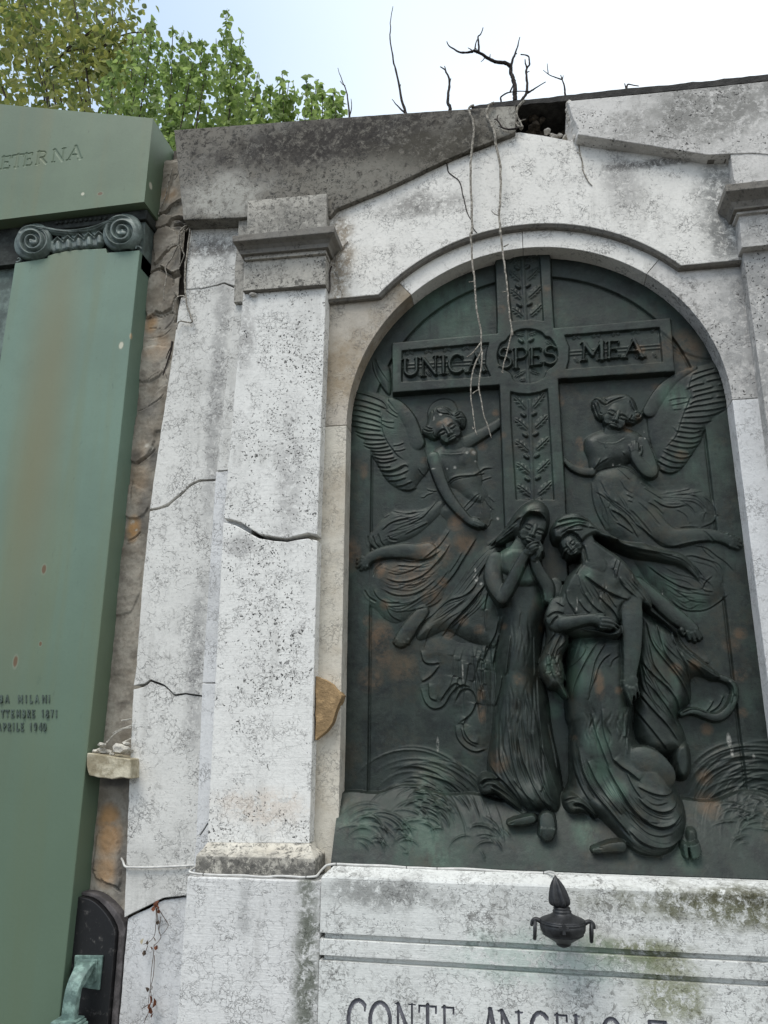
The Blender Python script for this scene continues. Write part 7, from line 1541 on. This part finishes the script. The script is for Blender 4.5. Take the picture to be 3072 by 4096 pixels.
plant('bare_twig', 'short crooked twig with a hooked tip standing by itself', 'twig', stem('u1', [(116, 935), (115, 900), (100, 850), (100, 780), (115, 700), (108, 620), (85, 560), (70, 540), (28, 515)], .013, .004, .1), [stem('u1', [(78, 548), (68, 508)], .006, .003, .1), stem('u1', [(118, 655), (128, 622)], .005, .002, .1)], M_TWIG, G)
plant('dead_branch', 'thick dark dead branch reaching left over the hole in the gable', 'branch', stem('u1', [(735, 850), (736, 800), (738, 740), (730, 660), (712, 610), (700, 560), (690, 515)], .017, .013, .12, seed=4),
    [stem('u1', [(690, 515), (655, 490), (600, 475), (540, 460), (480, 430), (420, 395), (380, 378), (335, 368)], .014, .009, .12, seed=5, Y1=.0), stem('u1', [(340, 372), (300, 378), (220, 378), (150, 345), (105, 310), (88, 273)], .009, .003, .0, seed=6), stem('u1', [(393, 380), (392, 300), (386, 230), (410, 208), (432, 143)], .008, .003, .02), stem('u1', [(355, 360), (362, 300), (376, 255)], .006, .003, .0), stem('u1', [(697, 518), (715, 450), (740, 380), (760, 310), (783, 236)], .010, .003, .12), stem('u1', [(495, 440), (500, 393)], .005, .002, .06), stem('u1', [(450, 425), (435, 450), (412, 468)], .004, .002, .05), stem('u1', [(335, 372), (318, 350), (290, 332)], .006, .002, .0), stem('u1', [(385, 375), (362, 335)], .005, .002, .0), stem('u1', [(740, 390), (755, 388)], .006, .003, .12)], M_TWIG)
plant('bare_twig', 'kinked twig with a hooked top and a long shoot leaning right', 'twig', stem('u1', [(790, 850), (806, 820), (840, 770), (850, 690), (845, 590), (850, 520), (872, 490), (872, 430), (850, 410), (785, 400)], .011, .004, .08, seed=8), [stem('u1', [(848, 520), (835, 480), (830, 444)], .007, .003, .08), stem('u1', [(842, 768), (880, 745), (930, 715), (1026, 655)], .008, .003, .08), stem('u1', [(848, 570), (874, 558)], .005, .002, .08)], M_TWIG, G)
plant('bare_twig', 'low curved twig arching across the foot of the dead branch', 'twig', stem('u1', [(612, 875), (605, 850), (600, 808), (640, 775), (690, 755), (780, 745), (880, 746)], .007, .003, .02), [stem('u1', [(690, 752), (715, 690), (742, 640)], .006, .003, .02)], M_TWIG, G)
plant('bare_twig', 'slender pale twig with a long arm pointing left above the roofing felt', 'twig', stem('u1', [(1213, 800), (1208, 760), (1200, 700), (1185, 632), (1168, 598)], .008, .003, .1), [stem('u1', [(1180, 634), (1120, 616), (1060, 590), (1003, 545)], .005, .002, .1), stem('u1', [(1050, 580), (1046, 540), (1040, 483)], .004, .002, .1), stem('u1', [(1188, 625), (1193, 598)], .004, .002, .1)], M_TWIG, G)
plant('bare_twig', 'tiny forked twig low on the roofing felt far right', 'twig', stem('C', [(735, 585), (745, 560), (758, 545), (822, 560)], .008, .003, .05), [stem('C', [(738, 575), (730, 540)], .006, .003, .05)], M_TWIG, G)
plant('bare_twig', 'spiky little shoot lying on the left gable slab beside the hole', 'twig', stem('u1', [(760, 1095), (690, 1108), (620, 1095), (585, 1050), (560, 1020), (535, 1015)], .007, .003, -.085, seed=3), [stem('u1', [(565, 1025), (568, 990), (578, 965)], .005, .002, -.085), stem('u1', [(620, 1095), (575, 1080)], .004, .002, -.085)], M_TWIG, G)
plant('root_tangle', 'dark woody root tangle at the left edge of the hole', 'roots', stem('u1', [(830, 835), (800, 860), (760, 910), (742, 980), (745, 1060), (790, 1090)], .010, .007, -.06, seed=9), [stem('u1', [(700, 895), (740, 960), (780, 1030), (800, 1090)], .008, .006, -.06, seed=1), stem('u1', [(1135, 880), (1100, 940), (1050, 1000), (1035, 1060)], .006, .004, .1), stem('u1', [(750, 1050), (800, 1080), (790, 1105)], .012, .009, -.05), stem('u1', [(780, 1030), (840, 1010)], .005, .003, -.03), stem('u1', [(745, 940), (800, 920), (805, 950)], .007, .004, .0)], M_VINE)
# hanging vines
v1m = stem('E', [('u1', 345, 885), ('u1', 318, 888), ('u1', 298, 915), ('u1', 312, 970), ('u1', 332, 1020), ('B', 1412, 840), ('B', 1400, 960), ('B', 1390, 1100), ('B', 1395, 1300), ('B', 1400, 1500), (1075, 60), (1080, 150), (1086, 260), (1100, 380), (1110, 520), (1120, 640), (1140, 720), (1152, 790), (1150, 870), (1160, 940)], .0085, .005, -.088, seed=11)
plant('hanging_vine', 'left of two long pale dry vines hanging before the arch, forked at its end', 'vine', v1m, [stem('E', [(1152, 930), (1110, 1020), (1080, 1130), (1075, 1260), (1090, 1380), (1105, 1500), (1120, 1548)], .005, .003, -.088, seed=12), stem('E', [(1160, 935), (1152, 1050), (1135, 1160), (1136, 1220), (1150, 1290), (1165, 1380), (1200, 1480), (1225, 1572)], .0052, .003, -.088, seed=13), stem('E', [(1084, 1246), (1105, 1230), (1132, 1215)], .004, .003, -.088), stem('E', [(1152, 866), (1120, 905), (1085, 945), (1046, 976)], .005, .003, -.088), stem('E', [(1100, 415), (1080, 418), (1060, 420)], .003, .002, -.088), stem('E', [(1190, 1455), (1198, 1475)], .004, .004, -.088), stem('E', [(1096, 1510), (1086, 1490)], .004, .003, -.088)], M_VINE, None)
v2m = stem('E', [('u1', 540, 858), ('u1', 500, 880), ('u1', 470, 930), ('u1', 460, 965), ('u1', 490, 1030), ('u1', 520, 1090), ('u1', 545, 1160), ('B', 1552, 930), ('B', 1578, 1050), ('B', 1586, 1200), ('B', 1580, 1330), ('B', 1576, 1400), ('B', 1585, 1520), (1296, 40), (1302, 130), (1312, 220), (1330, 340), (1344, 480), (1356, 600), (1362, 680), (1376, 760), (1386, 815)], .0098, .0045, -.09, seed=21)
plant('hanging_vine', 'right of two long pale dry vines hanging before the arch, ending by the motto', 'vine', v2m, [stem('E', [(1376, 770), (1372, 820), (1360, 870), (1345, 930), (1325, 1000), (1312, 1060), (1310, 1092), (1300, 1078)], .005, .003, -.09, seed=22), stem('B', [(1576, 1398), (1548, 1388), (1525, 1366)], .004, .002, -.09), stem('E', [(1340, 490), (1305, 496)], .0035, .002, -.09), stem('E', [(1318, 160), (1340, 150), (1355, 140)], .004, .003, -.09), stem('E', [(1345, 920), (1328, 918)], .003, .002, -.09)], M_VINE, None)
plant('dead_root', 'dark thin root following the crack down the white tympanum', 'root', stem('B', [(1228, 1030), (1240, 1070), (1246, 1112), (1275, 1140), (1312, 1168), (1330, 1210), (1340, 1262), (1352, 1310), (1370, 1382), (1400, 1440), (1410, 1480), (1432, 1512)], .0042, .003, YT - .001, seed=31, rough=.6), [], M_TWIG)
plant('dead_root', 'pale root hanging below the broken end of the right gable slab', 'root', stem('C', [(425, 905), (432, 950), (438, 990), (455, 1050), (462, 1110), (490, 1170), (520, 1202)], .0055, .003, YT - .004, seed=32), [stem('C', [(438, 985), (420, 990)], .003, .002, YT - .004)], M_VINE)
plant('wall_vine', 'upper thin vine beside the left capital', 'vine', stem('u3', [(1582, 735), (1545, 780), (1490, 845), (1455, 890), (1440, 940), (1440, 1012)], .0045, .0035, YT - .005, seed=33), [], M_VINE)
plant('wall_vine', 'lower bent vine on the tympanum right of the left capital', 'vine', stem('u3', [(1438, 1068), (1465, 1100), (1478, 1150), (1490, 1220), (1500, 1270), (1522, 1326)], .0045, .0025, YT - .005, seed=34), [], M_VINE)
plant('wall_vine', 'vine running down the joint at the right side of the left capital', 'vine', stem('u3', [(1400, 1010), (1385, 1050), (1380, 1150), (1385, 1250), (1368, 1312)], .005, .003, -.05, seed=35), [], M_TWIG)
plant('wall_vine', 'stout grey vine looping over the edge of the side slab', 'vine', stem('u2', [(505, 850), (500, 900), (490, 960), (470, 1120), (452, 1250), (445, 1330), (440, 1450), (455, 1620), (470, 1740), (500, 1840), (522, 1892), (505, 1912), (450, 1900), (400, 1893), (365, 1918), (350, 1980)], .0072, .005, .006, seed=36), [stem('u2', [(458, 1640), (430, 1618), (400, 1615), (355, 1635), (320, 1700), (308, 1800)], .005, .004, .01, seed=37), stem('u2', [(500, 830), (440, 850), (385, 900), (375, 960), (372, 1040)], .006, .005, .01)], M_VINE, None, 'side_shoot')
plant('wall_vine', 'vine crossing the grey plaster and ending in a pale straight shoot', 'vine', stem('u2', [(385, 905), (372, 1035), (340, 1105), (285, 1210), (225, 1300), (240, 1390), (212, 1530), (207, 1668)], .006, .004, .04, seed=38), [stem('u2', [(372, 1040), (310, 1060), (245, 1105)], .004, .003, .04), stem('u2', [(400, 900), (398, 1040), (420, 1130), (432, 1170), (395, 1260), (365, 1330)], .005, .003, .035), stem('u2', [(378, 1040), (385, 1150), (380, 1270)], .005, .003, .04), stem('u2', [(420, 900), (415, 1000), (395, 1050)], .005, .004, .035), stem('u2', [(480, 830), (430, 880), (420, 920)], .007, .005, .03), stem('u2', [(515, 830), (455, 900), (420, 890)], .007, .005, .03)], M_VINE, None, 'side_shoot')
plant('wall_vine', 'pale straight vine stem at the top of the old wall beside the green tomb', 'vine', stem('u2', [(300, 208), (285, 270), (260, 360), (225, 520), (190, 600), (165, 660), (145, 718)], .005, .004, .05, seed=39), [stem('u2', [(360, 210), (370, 250), (345, 300), (318, 335)], .004, .003, .05)], M_VINE, None, 'side_shoot')
plant('wall_vine', 'dark root against the edge of the side slab low in the gap', 'vine', stem('D', [(1118, 1080), (1105, 1150), (1085, 1210), (1055, 1298)], .008, .004, .05, seed=40), [stem('D', [(1115, 1100), (1090, 1150), (1075, 1190)], .004, .003, .05)], M_TWIG, None, 'side_shoot')

# ------------------------------------------------------------------ rubble in the hole of the gable
M_RUB = plain('pale_rubble', (.50, .47, .42), .95, 22, var=.4, bstr=.9, bd=.01)
cz0 = []
for i, (x, y, r, m, lb) in enumerate(((1040, 1128, 26, M_RAW, 'pale pointed stone lying in the middle of the hole'), (1110, 1180, 26, M_RUB, 'flat pale rubble stone right of the pointed stone in the hole'), (1160, 1165, 22, M_RUB, 'upright pale rubble stone near the right side of the hole'), (1085, 1160, 16, M_RUB, 'smallest pale rubble stone below the pointed stone in the hole'), (1210, 1185, 24, M_RUB, 'rightmost rubble stone wedged against the broken slab'), (1140, 975, 24, M_EARTH, 'round dark stone high at the back of the hole'))):
    q = at('u1', x, y, .0 if i < 5 else .2); a, b = lump_data((q.x, q.y, q.z), r * .42194 * 1.33e-3, i + 21, (1.2, 1, .95), .45, 2); tag(make('rubble_stone', a, b, m), lb, 'stone', 'rubble in the gable hole')
er = []
for i in range(40):
    x, y = rng.uniform(840, 1000), rng.uniform(1060, 1160)
    if i > 22: x, y = rng.uniform(1040, 1280), rng.uniform(920, 1200)
    q = at('u1', x, y, .08 if i <= 22 else .18); er.append(lump_data((q.x, q.y + rng.uniform(-.05, .1), q.z), rng.uniform(.012, .035), i, (1, 1, 1), .5, 1))
v, f = join(er); o = make('root_earth', v, f, M_EARTH, kind='stuff'); tag(o, 'dark clods of rooty earth filling the hole in the gable', 'earth')
# chip of stone caught under the capital, and moss on the black stone
q = at('u3', 528, 1320, YP - .03); a, b = lump_data(tuple(q), .014, 77, (1.5, .8, .7), .3, 2); tag(make('stone_chip', a, b, M_RAW), 'small white stone chip caught under the left capital', 'stone')

# ------------------------------------------------------------------ dried creeper on the side slab
M_DRY = plain('rusty_dry_leaf', (.20, .075, .04), .8, 40, var=.5); M_DRY2 = plain('brown_dry_leaf', (.13, .095, .07), .85, 40, var=.5)
M_THREAD = plain('thin_dry_stem', (.12, .085, .06), .9, 40)
YC = .004
cr0 = stem('O', [(1295, 675), (1296, 760), (1292, 830), (1280, 920), (1240, 968), (1190, 990)], .0022, .0015, YC, seed=51)
cre = plant('dried_creeper', 'withered creeper with rusty leaves hanging from the lowest crack', 'creeper', cr0, [stem('O', q, .002, .0014, YC, seed=52 + i) for i, q in enumerate(([(1300, 690), (1315, 860), (1335, 930), (1310, 970), (1275, 1002)], [(1318, 700), (1370, 780), (1396, 830), (1370, 880), (1330, 920)], [(1335, 760), (1320, 870), (1322, 900)], [(1280, 990), (1270, 1100), (1255, 1220), (1250, 1310), (1248, 1390)], [(1282, 1080), (1272, 1250), (1242, 1372), (1232, 1480)], [(1225, 1000), (1205, 1060), (1190, 1090)], [(1250, 1380), (1262, 1480)], [(1225, 1570), (1195, 1640)], [(1230, 1490), (1175, 1525)]))], M_THREAD, None, 'tendril')
def leafquad(c, L_, wd, rx, ry, rz_, curl=.3):
    from mathutils import Euler
    pts = [(0, 0, 0), (-.5, .35, curl * .5), (-.32, .75, curl * .3), (0, 1, -curl * .4), (.32, .75, curl * .3), (.5, .35, curl * .5), (0, .5, -.06)]
    E_ = Euler((rx, ry, rz_)).to_matrix()
    v = [Vector(c) + E_ @ Vector((x * wd, y * L_, z * wd)) for x, y, z in pts]
    return v, [[0, 6, 1], [1, 6, 2], [2, 6, 3], [3, 6, 4], [4, 6, 5], [5, 6, 0]]
for i, (x, y, L_, m) in enumerate(((1285, 690, .026, M_DRY), (1310, 710, .024, M_DRY), (1270, 720, .018, M_DRY), (1322, 735, .014, M_DRY), (1300, 830, .016, M_DRY2), (1172, 990, .018, M_STUB), (1225, 995, .014, M_DRY2), (1285, 968, .014, M_DRY2), (1262, 1045, .015, M_DRY), (1288, 1040, .016, M_DRY), (1190, 1088, .018, M_DRY2), (1230, 1385, .017, M_DRY2), (1255, 1370, .014, M_DRY2), (1245, 1490, .026, M_DRY), (1262, 1520, .028, M_DRY), (1240, 1545, .024, M_DRY), (1258, 1570, .022, M_DRY), (1255, 1600, .015, M_DRY))):
    q = at('O', x, y, YC - .008); v, f = leafquad(q, L_ * 1.3, L_, random.uniform(1.2, 1.9), random.uniform(-.5, .5), random.uniform(0, 6.28), .5); make('dry_leaf', v, f, m, cre)

# ------------------------------------------------------------------ trees behind the tombs
def leafmat(name, a, b, tr, wet=.4):
    t = NT(name)
    oi = t.n('ShaderNodeObjectInfo')
    n1 = t.noise(2.3, 3, .6); n2 = t.noise(37, 2, .5); at_ = t.attr('tone')
    col = t.mix(t.ramp(t.math('ADD', t.math('MULTIPLY', n1, .5), t.math('MULTIPLY', at_.outputs['Fac'], .5)), .25, .7), a, b)
    m = t.finish(col, .5, spec=wet)
    tl = t.n('ShaderNodeBsdfTranslucent'); hs = t.n('ShaderNodeHueSaturation'); hs.inputs['Value'].default_value = 1.45; hs.inputs['Saturation'].default_value = 1.0
    t.l(col, hs.inputs['Color']); t.l(hs.outputs[0], tl.inputs['Color'])
    mx = t.n('ShaderNodeMixShader'); mx.inputs[0].default_value = tr
    t.l(t.b.outputs[0], mx.inputs[1]); t.l(tl.outputs[0], mx.inputs[2]); t.l(mx.outputs[0], t.out.inputs['Surface'])
    return m
M_LPOP = leafmat('fresh_poplar_leaf', (.13, .195, .05), (.26, .335, .11), .58)
M_LNET = leafmat('yellowing_hackberry_leaf', (.11, .15, .04), (.27, .275, .075), .55)
M_BARK = plain('brown_tree_bark', (.07, .055, .042), .9, 30, var=.5, bstr=.9, bd=.01)
from mathutils import Euler
def leaf_mesh(kind):
    if kind == 'poplar': half = [(.30, .04, .06), (.50, .24, .11), (.45, .48, .08), (.26, .76, .02)]
    else: half = [(.18, .10, .05), (.30, .34, .08), (.25, .62, .04), (.12, .90, -.04)]
    pts = [(0, 0, 0)] + [(-x, y, z) for x, y, z in half] + [(0, 1.06, -.13)] + half[::-1] + [(0, .45, -.05)]
    n = len(pts) - 1
    return pts, [[i, n, (i + 1) % n] for i in range(n)]
def crown(parent, kind, sites, size, m, seed, droop, singles):
    """sites: leaf stalk ends; the nearest ones are separate leaves, the others one mass of foliage"""
    rg = random.Random(seed)
    pts, faces = leaf_mesh(kind)
    me = bpy.data.meshes.new('leaf'); me.from_pydata([(x, y, z) for x, y, z in pts], [], faces); me.materials.append(m)
    tone0 = me.attributes.new('tone', 'FLOAT', 'FACE'); tone0.data.foreach_set('value', [.5] * len(faces))
    V_, F_, T_ = [], [], []
    order = sorted(range(len(sites)), key=lambda i: (sites[i] - Vector((0, CAM_Y, CAM_Z))).length)
    sing = set(order[:singles])
    for i, c in enumerate(sites):
        s_ = size * rg.uniform(.5, 1.3)
        e = Euler((math.radians(rg.gauss(-100 if droop > .5 else -45, 40)), math.radians(rg.gauss(0, 45)), rg.uniform(0, 6.28)), 'XYZ')
        if i in sing:
            o = bpy.data.objects.new('leaf', me); COL.objects.link(o); o.parent = parent; o.location = c - WLOC[parent.name]; o.rotation_euler = e; o.scale = (s_, s_, s_)
            continue
        R_ = e.to_matrix(); b = len(V_); tn = rg.random()
        V_ += [tuple(c + R_ @ (Vector(p) * s_)) for p in pts]; F_ += [[q + b for q in fc] for fc in faces]; T_ += [tn] * len(faces)
    if F_:
        o = make('foliage', V_, F_, m, parent, kind='stuff')
        ta = o.data.attributes.new('tone', 'FLOAT', 'FACE'); ta.data.foreach_set('value', T_)
def poplar(label, shoots, Y, seed, dens=1.0, singles=40, group='poplar saplings behind the tomb'):
    rg = random.Random(seed)
    tops = [at(s, x, y, Y + rg.uniform(-.3, .5)) for s, x, y, low in shoots]
    base = Vector((sum(p.x for p in tops) / len(tops), Y, 0))
    e = thing('poplar_sapling', label, 'tree', tuple(base), group)
    v, f = tube_data(dense([base, base + Vector((.05, .05, 1.2)), base + Vector((0, 0, 2.6))], 4), [.045 - .02 * i / 8 for i in range(9)], 8, .2, seed); make('trunk', v, f, M_BARK, e, smooth=True)
    sites = []
    for p, (s, x, y, low) in zip(tops, shoots):
        foot = Vector((base.x * .35 + p.x * .65 + rg.uniform(-.1, .1), p.y, max(2.5, p.z - 2.0)))
        path = dense([base + Vector((0, 0, 2.4)), foot, foot.lerp(p, .5) + Vector((rg.uniform(-.06, .06), rg.uniform(-.05, .05), 0)), p], 8)
        v, f = tube_data(path, [.014 - .011 * i / (len(path) - 1) for i in range(len(path))], 6, .2, seed); make('branch', v, f, M_BARK, e, smooth=True)
        L_ = p.z - low
        n = int(L_ * 185 * dens)
        for k in range(n):
            u = rg.random() ** .85
            z = p.z - u * L_
            tt = (z - foot.z) / max(.01, p.z - foot.z)
            cx_ = foot.lerp(p, min(1, max(0, tt)))
            spread = .035 + .20 * min(1, u * 1.5)
            a = rg.uniform(0, 6.28); rr = spread * math.sqrt(rg.random())
            sites.append(Vector((cx_.x + rr * math.cos(a), cx_.y + rr * math.sin(a) * 1.2, z)))
    crown(e, 'poplar', sites, .053, M_LPOP, seed, .3, singles)
lowz = 3.7
def sh_(s, x, y, low=3.7): return (s, x, y, low)
poplar('bushy poplar sapling at the left, merging into the yellowing tree', [sh_('A', 780, 330, 3.6), sh_('A', 860, 230, 3.6), sh_('A', 930, 190, 3.6), sh_('A', 1000, 130, 3.6), sh_('A', 900, 420, 3.5), sh_('A', 1000, 400, 3.4), sh_('A', 700, 480, 3.5), sh_('A', 1050, 250, 3.4)], 2.0, 1, 1.0, 60)
poplar('tallest poplar sapling with one long shoot against the sky', [sh_('A', 1400, 250), sh_('A', 1465, 75), sh_('A', 1500, 250), sh_('A', 1570, 200), sh_('A', 1600, 380), sh_('A', 1620, 500), sh_('A', 1450, 400), sh_('A', 1540, 480)], 1.9, 2, .9, 60)
poplar('dense poplar sapling in the middle of the row behind the dark gable slab', [sh_('A', 1120, 180, 3.3), sh_('A', 1180, 210, 3.4), sh_('A', 1240, 225, 3.6), sh_('A', 1310, 250), sh_('A', 1150, 420, 3.2), sh_('A', 1250, 420, 3.6), sh_('A', 1350, 350), sh_('A', 1100, 500, 3.1), sh_('A', 1120, 700, 3.0)], 1.75, 3, 1.1, 60)
poplar('low poplar sapling between the tall one and the short row', [sh_('B', 10, 475), sh_('B', 50, 600), sh_('B', 95, 550), sh_('A', 1640, 600)], 1.8, 4, .9, 30)
poplar('short poplar sapling with two round tips above the dark gable slab', [sh_('B', 170, 475), sh_('B', 215, 520), sh_('B', 250, 560), sh_('B', 140, 600)], 1.75, 5, .9, 30)
poplar('short pointed poplar sapling right of the two round tips', [sh_('B', 330, 495), sh_('B', 390, 515), sh_('B', 430, 540), sh_('B', 360, 600)], 1.7, 6, .9, 30)
poplar('lowest poplar sapling at the right end of the row', [sh_('B', 505, 585), sh_('B', 545, 620), sh_('B', 470, 640), sh_('B', 520, 680)], 1.7, 7, .9, 30)
# the larger tree
tb = Vector((-3.6, 3.4, 0))
tr = thing('hackberry_tree', 'large yellow-green tree with drooping leaves above the green tomb', 'tree', tuple(tb))
trunk = dense([tb, tb + Vector((.1, 0, 1.5)), tb + Vector((-.05, .1, 3.0))], 5)
v, f = tube_data(trunk, [.16 - .06 * i / (len(trunk) - 1) for i in range(len(trunk))], 12, .15, 3); make('trunk', v, f, M_BARK, tr, smooth=True)
rg = random.Random(11); sites = []
for i in range(190):
    x = rg.uniform(-260, 840); y = rg.uniform(-260, 700)
    lim = 880 - max(0, y - 300) * .25 - (0 if y < 120 else 0)
    if x > lim: x = rg.uniform(-260, 600)
    Y = rg.uniform(2.4, 4.6)
    c = at('A', x, y, Y)
    if i < 20:
        st0 = tb + Vector((rg.uniform(-.2, .2), .1, rg.uniform(2.4, 3.2)))
        p = dense([st0, st0.lerp(c, .45) + Vector((rg.uniform(-.2, .2), 0, .35)), st0.lerp(c, .8) + Vector((0, rg.uniform(-.2, .2), .2)), c], 5)
        v, f = tube_data(p, [.02 * (1 - j / len(p)) + .004 for j in range(len(p))], 6, .2, i); make('branch', v, f, M_BARK, tr, smooth=True)
    for k in range(24):
        q = c + Vector((rg.gauss(0, .17), rg.gauss(0, .2), rg.gauss(0, .14)))
        sites.append(q)
for i in range(9):          # twiggy ends at the right of the crown
    a, b = at('A', rg.uniform(300, 700), rg.uniform(250, 600), 3), at('A', rg.uniform(700, 980), rg.uniform(80, 420), 2.8)
    p = dense([a, a.lerp(b, .5) + Vector((0, 0, .08)), b], 5); v, f = tube_data(p, [.010 - .006 * j / len(p) for j in range(len(p))], 5, .2, i); make('branch', v, f, M_BARK, tr, smooth=True)
    for k in range(26): sites.append(a.lerp(b, rg.random()) + Vector((rg.gauss(0, .06), rg.gauss(0, .1), rg.gauss(-.03, .05))))
crown(tr, 'hackberry', sites, .10, M_LNET, 13, .9, 150)
